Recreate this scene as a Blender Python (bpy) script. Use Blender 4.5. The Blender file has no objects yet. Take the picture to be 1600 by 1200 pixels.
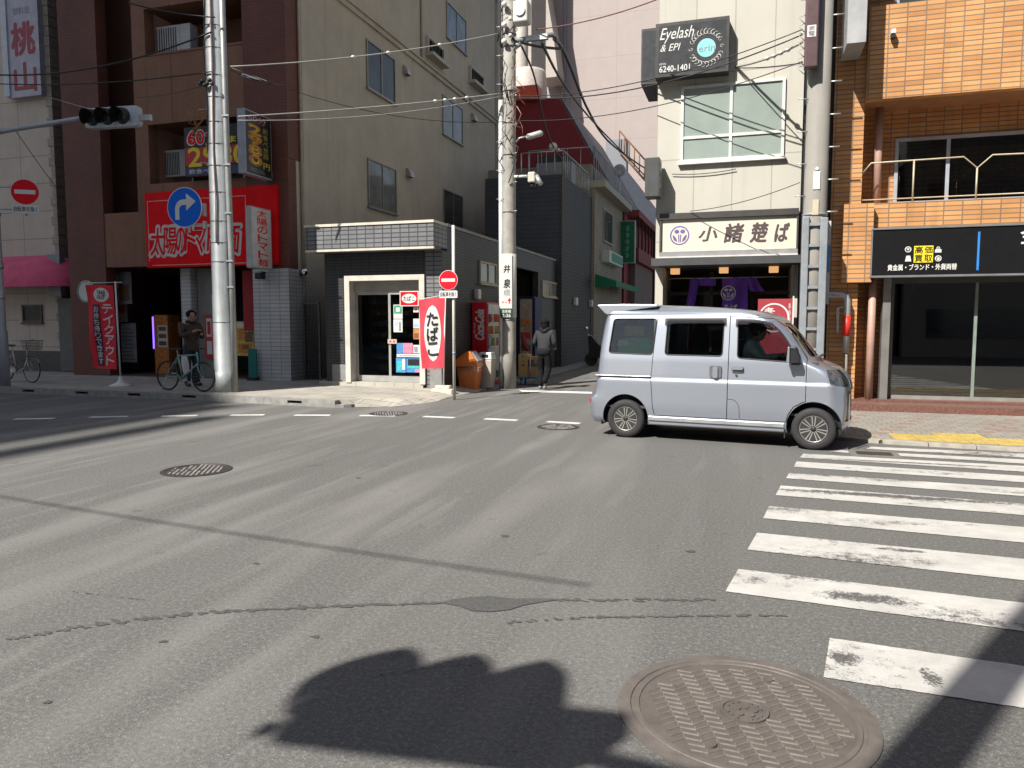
import bpy, bmesh, math, random
from mathutils import Vector, Matrix
R = math.radians
random.seed(7)
# ------------------------------------------------------------------ camera, sky, sun, exposure
scene = bpy.context.scene
COL = scene.collection
FPX, CAMH = 1170.0, 1.6                     # focal length in photo pixels (1600 wide), eye height
PITCH = math.atan(95 / FPX)
GRID = R(17.5)                              # street grid turned 17.5 deg clockwise from the view
cg, sg = math.cos(GRID), math.sin(GRID)
cam = bpy.data.cameras.new('camera')
cam.sensor_width = 36.0
cam.lens = FPX / 1600 * 36.0
cam.clip_start, cam.clip_end = 0.05, 1000
camo = bpy.data.objects.new('camera', cam)
camo.location = (0, 0, CAMH)
camo.rotation_euler = (R(90) - PITCH, 0, 0)
COL.objects.link(camo)
scene.camera = camo
SUN_H, SUN_E = R(28.0), R(46.0)             # heading of the light in grid terms, elevation
SUN_W = SUN_H + GRID                        # world heading, clockwise from +Y
world = bpy.data.worlds.new('World')
scene.world = world
world.use_nodes = True
wn = world.node_tree
sky = wn.nodes.new('ShaderNodeTexSky')
sky.sky_type = 'NISHITA'
sky.sun_disc = False
sky.sun_elevation = SUN_E
sky.sun_rotation = SUN_W + math.pi
wn.nodes['Background'].inputs['Strength'].default_value = 0.068
hs = wn.nodes.new('ShaderNodeHueSaturation')
hs.inputs['Saturation'].default_value = 0.72
wn.links.new(sky.outputs[0], hs.inputs['Color'])
wn.links.new(hs.outputs[0], wn.nodes['Background'].inputs[0])
sl = bpy.data.lights.new('sun', 'SUN')
sl.energy, sl.angle, sl.color = 4.8, R(0.55), (1.0, 0.95, 0.87)
slo = bpy.data.objects.new('sun', sl)
sd = Vector((math.sin(SUN_W) * math.cos(SUN_E), math.cos(SUN_W) * math.cos(SUN_E), -math.sin(SUN_E)))
slo.rotation_euler = sd.to_track_quat('-Z', 'Y').to_euler()
slo.location = (-20, -20, 40)
COL.objects.link(slo)
scene.view_settings.view_transform = 'Standard'
scene.view_settings.look = 'None'
scene.view_settings.exposure = 0.85
scene.view_settings.gamma = 1.0
scene.render.engine = 'CYCLES'
scene.cycles.use_denoising = True
scene.cycles.max_bounces = 8
scene.cycles.transparent_max_bounces = 12
scene.cycles.caustics_reflective = False
scene.cycles.caustics_refractive = False

# ------------------------------------------------------------------ measuring: photo pixel -> real point
# Grid coordinates: a runs along the main road to the right, b into the side street, z up.
def W(a, b, z=0.0):
    return Vector((cg * a + sg * b, -sg * a + cg * b, z))
def ray(px, py):
    u, v = (px - 800) / FPX, (600 - py) / FPX
    x, y, z = u, math.cos(PITCH) + v * math.sin(PITCH), -math.sin(PITCH) + v * math.cos(PITCH)
    return cg * x - sg * y, sg * x + cg * y, z
def PG(px, py, z=0.0):                      # on a level plane -> (a, b)
    a, b, c = ray(px, py); t = (z - CAMH) / c
    return a * t, b * t
def PB(px, py, b0):                         # on a wall b = b0 -> (a, z)
    a, b, c = ray(px, py); t = b0 / b
    return a * t, CAMH + c * t
def PA(px, py, a0):                         # on a wall a = a0 -> (b, z)
    a, b, c = ray(px, py); t = a0 / a
    return b * t, CAMH + c * t
def RB(x0, y0, x1, y1, b):                  # rectangle on a wall b -> a0, a1, z0, z1
    xm, ym = (x0 + x1) / 2, (y0 + y1) / 2
    return PB(x0, ym, b)[0], PB(x1, ym, b)[0], PB(xm, y1, b)[1], PB(xm, y0, b)[1]
def RA(x0, y0, x1, y1, a):                  # rectangle on a wall a -> b0, b1, z0, z1
    xm, ym = (x0 + x1) / 2, (y0 + y1) / 2
    return PA(x0, ym, a)[0], PA(x1, ym, a)[0], PA(xm, y1, a)[1], PA(xm, y0, a)[1]

# ------------------------------------------------------------------ materials
MAT = {}
def nodes(name):
    m = bpy.data.materials.new(name); m.use_nodes = True
    nt = m.node_tree
    return m, nt, nt.nodes['Principled BSDF']
def N(nt, t, **kw):
    n = nt.nodes.new(t)
    for k, v in kw.items():
        if k in n.inputs.keys(): n.inputs[k].default_value = v
        else: setattr(n, k, v)
    return n
def math_n(nt, op, a, b=None, clamp=False):
    n = nt.nodes.new('ShaderNodeMath'); n.operation = op; n.use_clamp = clamp
    for i, v in enumerate((a, b)):
        if v is None: continue
        if isinstance(v, (int, float)): n.inputs[i].default_value = v
        else: nt.links.new(v, n.inputs[i])
    return n.outputs[0]
def mixc(nt, fac, a, b):
    n = nt.nodes.new('ShaderNodeMix'); n.data_type = 'RGBA'
    for sock, v in ((n.inputs[0], fac), (n.inputs[6], a), (n.inputs[7], b)):
        if isinstance(v, (int, float)): sock.default_value = v
        elif isinstance(v, tuple): sock.default_value = (v[0], v[1], v[2], 1)
        else: nt.links.new(v, sock)
    return n.outputs[2]
def ramp(nt, v, a, b):
    n = nt.nodes.new('ShaderNodeMapRange'); n.inputs[1].default_value = a; n.inputs[2].default_value = b
    nt.links.new(v, n.inputs[0]); return n.outputs[0]
def objco(nt):
    return nt.nodes.new('ShaderNodeTexCoord').outputs['Object']
def noise(nt, vec, scale, detail=4, rough=0.55):
    n = N(nt, 'ShaderNodeTexNoise', Scale=scale, Detail=detail, Roughness=rough)
    nt.links.new(vec, n.inputs['Vector']); return n.outputs['Fac']
def mapped(nt, vec, sc=(1, 1, 1), rot=(0, 0, 0), loc=(0, 0, 0)):
    n = nt.nodes.new('ShaderNodeMapping'); nt.links.new(vec, n.inputs[0])
    n.inputs['Scale'].default_value = sc; n.inputs['Rotation'].default_value = rot; n.inputs['Location'].default_value = loc
    return n.outputs[0]
def scale_c(c, k): return tuple(min(1, x * k) for x in c)
def bump(nt, bs, h, strength=0.3, dist=0.01):
    n = N(nt, 'ShaderNodeBump', Strength=strength, Distance=dist)
    nt.links.new(h, n.inputs['Height']); nt.links.new(n.outputs[0], bs.inputs['Normal'])
def plain(name, c, rough=0.6, metal=0.0, var=0.18, scale=4.0, bmp=0.0, spec=0.5, streak=0.0, coat=0.0):
    """painted / cast / cloth surface: blotchy tone, optional rain streaks and fine bump"""
    if name in MAT: return MAT[name]
    m, nt, bs = nodes(name)
    co = objco(nt)
    f = noise(nt, co, scale, 5)
    col = mixc(nt, ramp(nt, f, 0.3, 0.7), scale_c(c, 1 - var), scale_c(c, 1 + var * 0.6))
    if streak:
        s = noise(nt, mapped(nt, co, (7, 7, 0.35)), 1.0, 4)
        col = mixc(nt, math_n(nt, 'MULTIPLY', ramp(nt, s, 0.52, 0.75), streak), col, scale_c(c, 0.35))
    nt.links.new(col, bs.inputs['Base Color'])
    bs.inputs['Roughness'].default_value = rough
    bs.inputs['Metallic'].default_value = metal
    bs.inputs['Specular IOR Level'].default_value = spec
    if coat: bs.inputs['Coat Weight'].default_value = coat; bs.inputs['Coat Roughness'].default_value = 0.05
    if rough > 0.15:
        r = ramp(nt, noise(nt, co, scale * 3, 3), 0, 1)
        nt.links.new(math_n(nt, 'ADD', math_n(nt, 'MULTIPLY', r, 0.25), rough - 0.12), bs.inputs['Roughness'])
    if bmp: bump(nt, bs, noise(nt, co, 60, 3), bmp, 0.01)
    MAT[name] = m
    return m
def tiled(name, c1, c2, mortar, w, h, gap=0.008, offset=0.0, rough=0.5, bmp=0.5, var=0.25, spec=0.4, rot=False, ground=False, streak=0.25, freq=2):
    if name in MAT: return MAT[name]
    m, nt, bs = nodes(name)
    co = objco(nt)
    sp = nt.nodes.new('ShaderNodeSeparateXYZ'); nt.links.new(co, sp.inputs[0])
    cb = nt.nodes.new('ShaderNodeCombineXYZ')
    if ground:
        nt.links.new(sp.outputs[0], cb.inputs[0]); nt.links.new(sp.outputs[1], cb.inputs[1])
    else:
        nt.links.new(math_n(nt, 'ADD', sp.outputs[0], sp.outputs[1]), cb.inputs[0]); nt.links.new(sp.outputs[2], cb.inputs[1])
    b = N(nt, 'ShaderNodeTexBrick', offset=offset, offset_frequency=freq)
    for k, v in (('Scale', 1.0), ('Mortar Size', gap), ('Mortar Smooth', 0.15), ('Bias', 0.0), ('Brick Width', w), ('Row Height', h)):
        b.inputs[k].default_value = v
    for k, v in (('Color1', c1), ('Color2', c2), ('Mortar', mortar)): b.inputs[k].default_value = (*v, 1)
    nt.links.new(cb.outputs[0], b.inputs['Vector'])
    f = noise(nt, co, 1.3, 5)
    dark = nt.nodes.new('ShaderNodeMix'); dark.data_type = 'RGBA'; dark.blend_type = 'MULTIPLY'
    nt.links.new(b.outputs['Color'], dark.inputs[6])
    nt.links.new(mixc(nt, ramp(nt, f, 0.3, 0.7), (1 - var,) * 3, (1.0, 1.0, 1.0)), dark.inputs[7])
    dark.inputs[0].default_value = 1.0
    col = dark.outputs[2]
    if streak and not ground:
        s = noise(nt, mapped(nt, co, (5, 5, 0.3)), 1.0, 4)
        col = mixc(nt, math_n(nt, 'MULTIPLY', ramp(nt, s, 0.55, 0.8), streak), col, scale_c(c1, 0.3))
    nt.links.new(col, bs.inputs['Base Color'])
    bs.inputs['Roughness'].default_value = rough
    bs.inputs['Specular IOR Level'].default_value = spec
    h = math_n(nt, 'SUBTRACT', math_n(nt, 'MULTIPLY', noise(nt, co, 30, 3), 0.3), b.outputs['Fac'])
    bump(nt, bs, h, bmp, 0.006)
    MAT[name] = m
    return m
def glass(name, tint, rough=0.02, refl=1.0):
    """thin pane: see-through tint plus mirror-like Fresnel reflection"""
    if name in MAT: return MAT[name]
    m, nt, bs = nodes(name)
    nt.nodes.remove(bs)
    tr = nt.nodes.new('ShaderNodeBsdfTransparent'); tr.inputs[0].default_value = (*tint, 1)
    gl = nt.nodes.new('ShaderNodeBsdfGlossy'); gl.inputs['Roughness'].default_value = rough
    fr = nt.nodes.new('ShaderNodeFresnel'); fr.inputs[0].default_value = 1.55
    mx = nt.nodes.new('ShaderNodeMixShader')
    nt.links.new(math_n(nt, 'MULTIPLY', fr.outputs[0], refl, True), mx.inputs[0])
    nt.links.new(tr.outputs[0], mx.inputs[1]); nt.links.new(gl.outputs[0], mx.inputs[2])
    nt.links.new(mx.outputs[0], nt.nodes['Material Output'].inputs[0])
    MAT[name] = m
    return m
def lamp_mat(name, c, strength):
    if name in MAT: return MAT[name]
    m, nt, bs = nodes(name)
    bs.inputs['Base Color'].default_value = (*c, 1)
    bs.inputs['Emission Color'].default_value = (*c, 1)
    bs.inputs['Emission Strength'].default_value = strength
    MAT[name] = m
    return m
def asphalt():
    m, nt, bs = nodes('asphalt')
    co = objco(nt)
    med = noise(nt, co, 0.9, 5)
    big = noise(nt, mapped(nt, co, (0.55, 0.07, 1), (0, 0, R(-4))), 1.0, 3)        # reflected window light along the cross street, painted as tone bands
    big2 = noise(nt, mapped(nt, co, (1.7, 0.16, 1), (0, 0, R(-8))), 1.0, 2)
    grit = noise(nt, co, 130, 3, 0.75)
    v = N(nt, 'ShaderNodeTexVoronoi', Scale=210.0); nt.links.new(co, v.inputs['Vector'])
    col = mixc(nt, ramp(nt, big, 0.35, 0.65), (0.064, 0.065, 0.064), (0.096, 0.096, 0.094))
    spx = nt.nodes.new('ShaderNodeSeparateXYZ'); nt.links.new(co, spx.inputs[0])
    west = ramp(nt, math_n(nt, 'ADD', spx.outputs[0], math_n(nt, 'MULTIPLY', med, 2.0)), 2.0, -2.2)      # keeps the painted light bands to the left side
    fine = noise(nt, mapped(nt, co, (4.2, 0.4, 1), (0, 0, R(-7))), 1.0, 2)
    lane = math_n(nt, 'MULTIPLY', math_n(nt, 'MAXIMUM', ramp(nt, big2, 0.49, 0.64), math_n(nt, 'MULTIPLY', ramp(nt, fine, 0.56, 0.68), 0.7)), west)  # mask of the painted window-light streaks
    col = mixc(nt, math_n(nt, 'MULTIPLY', lane, 0.85), col, (0.190, 0.187, 0.180))  # pale streaks: sunlight thrown back by windows, painted into the asphalt
    col = mixc(nt, math_n(nt, 'MULTIPLY', ramp(nt, med, 0.35, 0.7), 0.4), col, (0.092, 0.088, 0.083))
    col = mixc(nt, math_n(nt, 'MULTIPLY', ramp(nt, grit, 0.35, 0.72), 0.7), col, (0.19, 0.182, 0.17))
    col = mixc(nt, math_n(nt, 'MULTIPLY', ramp(nt, grit, 0.5, 0.2), 0.75), col, (0.045, 0.044, 0.043))
    spk = N(nt, 'ShaderNodeTexVoronoi', Scale=52.0); nt.links.new(co, spk.inputs['Vector'])
    col = mixc(nt, math_n(nt, 'MULTIPLY', math_n(nt, 'MULTIPLY', math_n(nt, 'LESS_THAN', spk.outputs['Distance'], 0.17), math_n(nt, 'GREATER_THAN', spk.outputs['Color'], 0.6)), 0.6), col, (0.36, 0.34, 0.31))
    g2 = noise(nt, co, 42, 4, 0.8)
    col = mixc(nt, math_n(nt, 'MULTIPLY', ramp(nt, g2, 0.50, 0.68), 0.7), col, (0.222, 0.221, 0.214))
    g3 = noise(nt, co, 17, 3, 0.8)
    col = mixc(nt, math_n(nt, 'MULTIPLY', ramp(nt, g3, 0.42, 0.25), 0.3), col, (0.05, 0.049, 0.047))
    col = mixc(nt, math_n(nt, 'MULTIPLY', ramp(nt, g2, 0.45, 0.28), 0.55), col, (0.04, 0.039, 0.038))
    blot = noise(nt, co, 2.7, 2)
    col = mixc(nt, math_n(nt, 'MULTIPLY', ramp(nt, blot, 0.69, 0.76), 0.4), col, (0.05, 0.048, 0.046))
    nt.links.new(col, bs.inputs['Base Color'])
    bs.inputs['Roughness'].default_value = 0.82
    bs.inputs['Specular IOR Level'].default_value = 0.3
    bump(nt, bs, math_n(nt, 'ADD', v.outputs['Distance'], math_n(nt, 'MULTIPLY', grit, 0.9)), 0.3, 0.003)
    return m
def road_paint(name, c, wear=0.5, holes=()):
    """thermoplastic marking worn through to the asphalt; holes = (a, b, ra, rb) bald spots"""
    m, nt, bs = nodes(name)
    co = objco(nt)
    f = math_n(nt, 'ADD', math_n(nt, 'MULTIPLY', noise(nt, co, 9, 8, 0.72), 0.55), math_n(nt, 'MULTIPLY', noise(nt, co, 70, 3, 0.8), 0.45))
    g = noise(nt, mapped(nt, co, (0.5, 1.6, 1)), 1.6, 3)
    val = math_n(nt, 'ADD', math_n(nt, 'MULTIPLY', f, 0.6), math_n(nt, 'MULTIPLY', g, 0.5))
    mask = ramp(nt, val, 0.66 - 0.1 * wear, 0.73 - 0.1 * wear)
    sp = nt.nodes.new('ShaderNodeSeparateXYZ'); nt.links.new(co, sp.inputs[0])
    for (ha, hb, ra, rb) in holes:
        dx = math_n(nt, 'DIVIDE', math_n(nt, 'SUBTRACT', sp.outputs[0], ha), ra)
        dy = math_n(nt, 'DIVIDE', math_n(nt, 'SUBTRACT', sp.outputs[1], hb), rb)
        d = math_n(nt, 'ADD', math_n(nt, 'MULTIPLY', dx, dx), math_n(nt, 'MULTIPLY', dy, dy))
        d = math_n(nt, 'ADD', d, math_n(nt, 'MULTIPLY', math_n(nt, 'ADD', math_n(nt, 'MULTIPLY', noise(nt, co, 14, 8, 0.78), 0.6), math_n(nt, 'MULTIPLY', noise(nt, co, 75, 3, 0.8), 0.4)), 5.6))
        mask = math_n(nt, 'MAXIMUM', mask, ramp(nt, d, 3.4, 3.15))
    grime = ramp(nt, noise(nt, co, 3.2, 6, 0.7), 0.35, 0.75)
    paint = mixc(nt, grime, c, scale_c(c, 0.68))
    paint = mixc(nt, math_n(nt, 'MULTIPLY', ramp(nt, noise(nt, co, 120, 2), 0.5, 0.75), 0.35), paint, scale_c(c, 0.55))
    col = mixc(nt, mask, paint, mixc(nt, ramp(nt, noise(nt, co, 95, 2), 0.3, 0.7), (0.05, 0.05, 0.048), (0.14, 0.135, 0.13)))
    nt.links.new(col, bs.inputs['Base Color'])
    bs.inputs['Roughness'].default_value = 0.6
    bump(nt, bs, math_n(nt, 'SUBTRACT', math_n(nt, 'MULTIPLY', noise(nt, co, 110, 2), 0.4), mask), 0.5, 0.004)
    return m

# ------------------------------------------------------------------ mesh building
class MB:
    """collects shapes; build() links them as one mesh object"""
    def __init__(s): s.v, s.f, s.sm = [], [], []
    def add(s, vs, fs, smooth=False):
        n = len(s.v); s.v += [tuple(p) for p in vs]
        for f in fs: s.f.append(tuple(i + n for i in f)); s.sm.append(smooth)
    def box(s, x0, x1, y0, y1, z0, z1):
        if x0 > x1: x0, x1 = x1, x0
        if y0 > y1: y0, y1 = y1, y0
        if z0 > z1: z0, z1 = z1, z0
        s.add([(x0, y0, z0), (x1, y0, z0), (x1, y1, z0), (x0, y1, z0), (x0, y0, z1), (x1, y0, z1), (x1, y1, z1), (x0, y1, z1)],
              [(3, 2, 1, 0), (4, 5, 6, 7), (0, 1, 5, 4), (1, 2, 6, 5), (2, 3, 7, 6), (3, 0, 4, 7)])
        return s
    def prism(s, pts, d0, d1, axis='y', smooth=False):
        """polygon pts extruded; axis y: pts are (x,z); x: (y,z); z: (x,y)"""
        def P(p, d): return {'y': (p[0], d, p[1]), 'x': (d, p[0], p[1]), 'z': (p[0], p[1], d)}[axis]
        ar = sum(pts[i][0] * pts[(i + 1) % len(pts)][1] - pts[(i + 1) % len(pts)][0] * pts[i][1] for i in range(len(pts)))
        if ar < 0: pts = pts[::-1]
        if axis == 'y': d0, d1 = max(d0, d1), min(d0, d1)
        else: d0, d1 = min(d0, d1), max(d0, d1)
        n = len(pts)
        s.add([P(p, d0) for p in pts] + [P(p, d1) for p in pts],
              [tuple(range(n))[::-1], tuple(range(n, 2 * n))])
        k = len(s.v) - 2 * n
        for i in range(n):
            j = (i + 1) % n
            s.f.append((k + i, k + j, k + n + j, k + n + i)); s.sm.append(smooth)
        return s
    def tube(s, path, r, n=10, closed=False, cap=True):
        path = [Vector(p) for p in path]
        rs = r if isinstance(r, (list, tuple)) else [r] * len(path)
        rings, up = [], None
        m = len(path)
        for i, p in enumerate(path):
            if closed: t = path[(i + 1) % m] - path[i - 1]
            else: t = path[min(i + 1, m - 1)] - path[max(i - 1, 0)]
            t.normalize()
            if up is None:
                up = Vector((0, 0, 1)) if abs(t.z) < 0.9 else Vector((1, 0, 0))
            up = (up - t * up.dot(t)).normalized()
            sd_ = t.cross(up)
            rings.append([p + (up * math.cos(2 * math.pi * k / n) + sd_ * math.sin(2 * math.pi * k / n)) * rs[i] for k in range(n)])
        vs = [q for ring in rings for q in ring]
        fs = []
        for i in range(m if closed else m - 1):
            i2 = (i + 1) % m
            for k in range(n):
                k2 = (k + 1) % n
                fs.append((i * n + k, i * n + k2, i2 * n + k2, i2 * n + k))
        s.add(vs, fs, True)
        if cap and not closed:
            b = len(s.v) - len(vs)
            s.f.append(tuple(b + k for k in range(n))[::-1]); s.sm.append(False)
            s.f.append(tuple(b + (m - 1) * n + k for k in range(n))); s.sm.append(False)
        return s
    def lathe(s, prof, c=(0, 0, 0), axis='z', n=32, smooth=True, cap=True):
        """prof: list of (radius, height)"""
        vs = []
        for (r, h) in prof:
            for k in range(n):
                t = 2 * math.pi * k / n
                x, y = r * math.cos(t), r * math.sin(t)
                q = {'z': (x, y, h), 'y': (x, h, -y), 'x': (h, x, y)}[axis]
                vs.append((q[0] + c[0], q[1] + c[1], q[2] + c[2]))
        fs = [(i * n + k, i * n + (k + 1) % n, (i + 1) * n + (k + 1) % n, (i + 1) * n + k) for i in range(len(prof) - 1) for k in range(n)]
        s.add(vs, fs, smooth)
        if cap:
            b = len(s.v) - len(vs)
            s.f.append(tuple(b + k for k in range(n))[::-1]); s.sm.append(False)
            s.f.append(tuple(b + (len(prof) - 1) * n + k for k in range(n))); s.sm.append(False)
        return s
    def ball(s, c, r, n=16, m=10):
        rr = r if isinstance(r, (tuple, list)) else (r, r, r)
        vs, fs = [], []
        for i in range(m + 1):
            p = math.pi * i / m
            for k in range(n):
                t = 2 * math.pi * k / n
                vs.append((c[0] + rr[0] * math.sin(p) * math.cos(t), c[1] + rr[1] * math.sin(p) * math.sin(t), c[2] - rr[2] * math.cos(p)))
        for i in range(m):
            for k in range(n): fs.append((i * n + k, i * n + (k + 1) % n, (i + 1) * n + (k + 1) % n, (i + 1) * n + k))
        s.add(vs, fs, True); return s
    def sheet(s, fn, nu, nv, thick=0.0):
        """surface fn(u, v) -> point, u, v in 0..1, doubled when thick"""
        vs = [fn(i / nu, j / nv) for j in range(nv + 1) for i in range(nu + 1)]
        fs = [(j * (nu + 1) + i, j * (nu + 1) + i + 1, (j + 1) * (nu + 1) + i + 1, (j + 1) * (nu + 1) + i) for j in range(nv) for i in range(nu)]
        s.add(vs, fs, True); return s
    def text(s, body, x0, x1, z0, z1, d, face='b', vertical=False, shear=0.0, bold=0.0, ext=0.003, spin=0, keep=False):
        """lettering fitted to a rectangle. face b: read from the road (x=a); face a: read from +a (x=b);
           face z: lying flat. d = coordinate of the face"""
        chars = list(body) if vertical else [body]
        n = len(chars)
        for i, ch in enumerate(chars):
            tv, tf = text_mesh(ch, shear, 0.0)
            if not tv: continue
            ring = [(0, 0)] + ([(bold * math.cos(q * .785), bold * math.sin(q * .785)) for q in range(8)] if bold else [])
            xs = [p[0] for p in tv]; ys = [p[1] for p in tv]
            bx0, bx1, by0, by1 = min(xs), max(xs), min(ys), max(ys)
            if spin:
                tv = [(-(p[1] - by0), p[0] - bx0) for p in tv] if spin == 1 else [((p[1] - by0), -(p[0] - bx0)) for p in tv]
                xs = [p[0] for p in tv]; ys = [p[1] for p in tv]
                bx0, bx1, by0, by1 = min(xs), max(xs), min(ys), max(ys)
            else: tv = [(p[0], p[1]) for p in tv]
            X0, X1, Z0, Z1 = x0, x1, z0, z1
            if vertical:
                st = (z1 - z0) / n; Z1 = z1 - i * st - st * 0.06; Z0 = z1 - (i + 1) * st + st * 0.06
                if ch == 'ー' : X0, X1 = x0 + (x1 - x0) * 0.42, x1 - (x1 - x0) * 0.42
            kx = (X1 - X0) / max(1e-6, bx1 - bx0); kz = (Z1 - Z0) / max(1e-6, by1 - by0)
            if keep:
                k = min(kx, kz)
                X0 = (X0 + X1) / 2 - k * (bx1 - bx0) / 2; Z0 = (Z0 + Z1) / 2 - k * (by1 - by0) / 2; kx = kz = k
            pts2 = [(X0 + (p[0] - bx0) * kx, Z0 + (p[1] - by0) * kz) for p in tv]
            m = len(pts2)
            def P(q, dd):
                if face == 'b': return (q[0], d - dd, q[1])
                if face == 'a': return (d + dd, q[0], q[1])
                return (q[0], q[1], d + dd)
            edges = {}
            for f in tf:
                for k in range(len(f)): edges[(f[k], f[(k + 1) % len(f)])] = 1
            rim = [(p, q, m + q, m + p) for (p, q) in edges if (q, p) not in edges]
            hh = (Z1 - Z0)
            for i_, (ox, oz) in enumerate(ring):          # a heavier stroke: the same glyph laid down a few times, nudged
                pp = [(q[0] + ox * hh, q[1] + oz * hh) for q in pts2]; e_ = ext - 0.00012 * i_
                s.add([P(q, 0) for q in pp] + [P(q, e_) for q in pp], [tuple(m + k for k in f) for f in tf] + (rim if i_ == 0 else []))
        return s
    def build(s, name, mat, parent=None, o=(0, 0, 0), bevel=0.0, weld=False):
        me = bpy.data.meshes.new(name)
        par_o = parent.get('_o', None) if parent is not None else None
        oo = ORG.get(parent.name, (0, 0, 0)) if parent is not None else o
        me.from_pydata([(p[0] - oo[0], p[1] - oo[1], p[2] - oo[2]) for p in s.v], [], s.f)
        me.polygons.foreach_set('use_smooth', s.sm)
        me.materials.append(mat)
        if weld:
            bm = bmesh.new(); bm.from_mesh(me); bmesh.ops.remove_doubles(bm, verts=bm.verts, dist=1e-5)
            bmesh.ops.recalc_face_normals(bm, faces=bm.faces); bm.to_mesh(me); bm.free()
        me.update()
        ob = bpy.data.objects.new(name, me); COL.objects.link(ob)
        if parent is not None: ob.parent = parent; ORG[ob.name] = oo
        elif o != (0, 0, 0) or True:
            ob.location = W(*oo); ob.rotation_euler = (0, 0, -GRID); ORG[ob.name] = oo
        if bevel:
            md = ob.modifiers.new('bevel', 'BEVEL'); md.width = bevel; md.segments = 2; md.limit_method = 'ANGLE'; md.angle_limit = R(40)
        return ob
ORG = {}
TXT = {}
def text_mesh(body, shear=0.0, bold=0.0):
    key = (body, round(shear, 3), round(bold, 4))
    if key in TXT: return TXT[key]
    cu = bpy.data.curves.new('lettering', 'FONT'); cu.body = body; cu.size = 1; cu.shear = shear; cu.offset = bold; cu.resolution_u = 3
    ob = bpy.data.objects.new('lettering', cu); COL.objects.link(ob)
    dg = bpy.context.evaluated_depsgraph_get()
    me = bpy.data.meshes.new_from_object(ob.evaluated_get(dg))
    tv = [(p.co.x, p.co.y) for p in me.vertices]
    tf = []
    for p in me.polygons:
        vv = list(p.vertices)
        ar = sum(tv[vv[i]][0] * tv[vv[(i + 1) % len(vv)]][1] - tv[vv[(i + 1) % len(vv)]][0] * tv[vv[i]][1] for i in range(len(vv)))
        tf.append(tuple(vv if ar > 0 else vv[::-1]))
    bpy.data.objects.remove(ob); bpy.data.meshes.remove(me); bpy.data.curves.remove(cu)
    TXT[key] = (tv, tf)
    return TXT[key]
def tag(o, label=None, cat=None, group=None, kind=None):
    if label: o['label'] = label
    if cat: o['category'] = cat
    if group: o['group'] = group
    if kind: o['kind'] = kind
    return o
def thing(name, label, cat, o=(0, 0, 0), group=None, rot=0.0):
    """an Empty at the base of a thing; its parts are built in grid coordinates (rot=0) around o"""
    e = bpy.data.objects.new(name, None); COL.objects.link(e)
    e.empty_display_size = 0.3
    e.location = W(*o); e.rotation_euler = (0, 0, -GRID + rot)
    ORG[e.name] = o if rot == 0.0 else (0, 0, 0)
    return tag(e, label, cat, group)
def local_thing(name, label, cat, o, rot, group=None):
    """as thing(), but its parts are built in the thing's own coordinates; rot is counter-clockwise in the grid"""
    e = thing(name, label, cat, o, group, 0.0)
    e.rotation_euler = (0, 0, -GRID + rot); ORG[e.name] = (0, 0, 0)
    return e
def copy_tree(src, parent=None):
    c = src.copy(); COL.objects.link(c)
    if parent is not None: c.parent = parent
    ORG[c.name] = ORG.get(src.name, (0, 0, 0))
    for ch in src.children: copy_tree(ch, c)
    return c
def part(name, mat, parent, *boxes, bevel=0.0, label=None):
    m = MB()
    for b in boxes: m.box(*b)
    o = m.build(name, mat, parent, bevel=bevel)
    if label: o['label'] = label
    return o
def rrect(x0, x1, z0, z1, r, n=5):
    pts = []
    for (cx, cz, t0) in ((x1 - r, z0 + r, -90), (x1 - r, z1 - r, 0), (x0 + r, z1 - r, 90), (x0 + r, z0 + r, 180)):
        for k in range(n + 1):
            t = R(t0 + 90 * k / n); pts.append((cx + r * math.cos(t), cz + r * math.sin(t)))
    return pts
def circle(cx, cz, rx, rz=None, n=32):
    rz = rz or rx
    return [(cx + rx * math.cos(2 * math.pi * k / n), cz + rz * math.sin(2 * math.pi * k / n)) for k in range(n)]

M_BLACK = plain('black paint', (0.012, 0.012, 0.014), 0.45)
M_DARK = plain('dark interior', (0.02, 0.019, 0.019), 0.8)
M_WHITE = plain('white enamel', (0.62, 0.62, 0.60), 0.4)
M_STEEL = plain('galvanised steel', (0.42, 0.44, 0.45), 0.42, 0.55, 0.2, 6, streak=0.15)
M_ALU = plain('aluminium frame', (0.50, 0.51, 0.50), 0.38, 0.5, 0.1)
M_CONC = plain('pole concrete', (0.33, 0.315, 0.285), 0.85, 0, 0.22, 5, 0.3, streak=0.3)
M_RED = plain('sign red', (0.78, 0.008, 0.014), 0.7, 0, 0.12, spec=0.12)
M_RUBBER = plain('rubber', (0.022, 0.022, 0.023), 0.75, 0, 0.2)
M_CHROME = plain('polished metal', (0.7, 0.7, 0.7), 0.16, 1.0, 0.05)
M_CABLE = plain('cable sheath', (0.02, 0.02, 0.022), 0.5)
M_CABLE_L = plain('sunlit cable', (0.30, 0.29, 0.28), 0.5)  # pale sheath tone stands for cables lit by the sun
M_YEL = plain('sign yellow', (0.80, 0.60, 0.02), 0.5, 0, 0.08)
M_SHOPGLASS = glass('shop glass', (0.55, 0.60, 0.58))
M_WINGLASS = plain('window glass', (0.065, 0.07, 0.07), 0.08, 0, 0.3, 1.5, spec=0.35)
M_WINGLASS2 = plain('curtained window glass', (0.19, 0.20, 0.195), 0.08, 0, 0.3, 2.5, spec=0.4)
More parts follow.
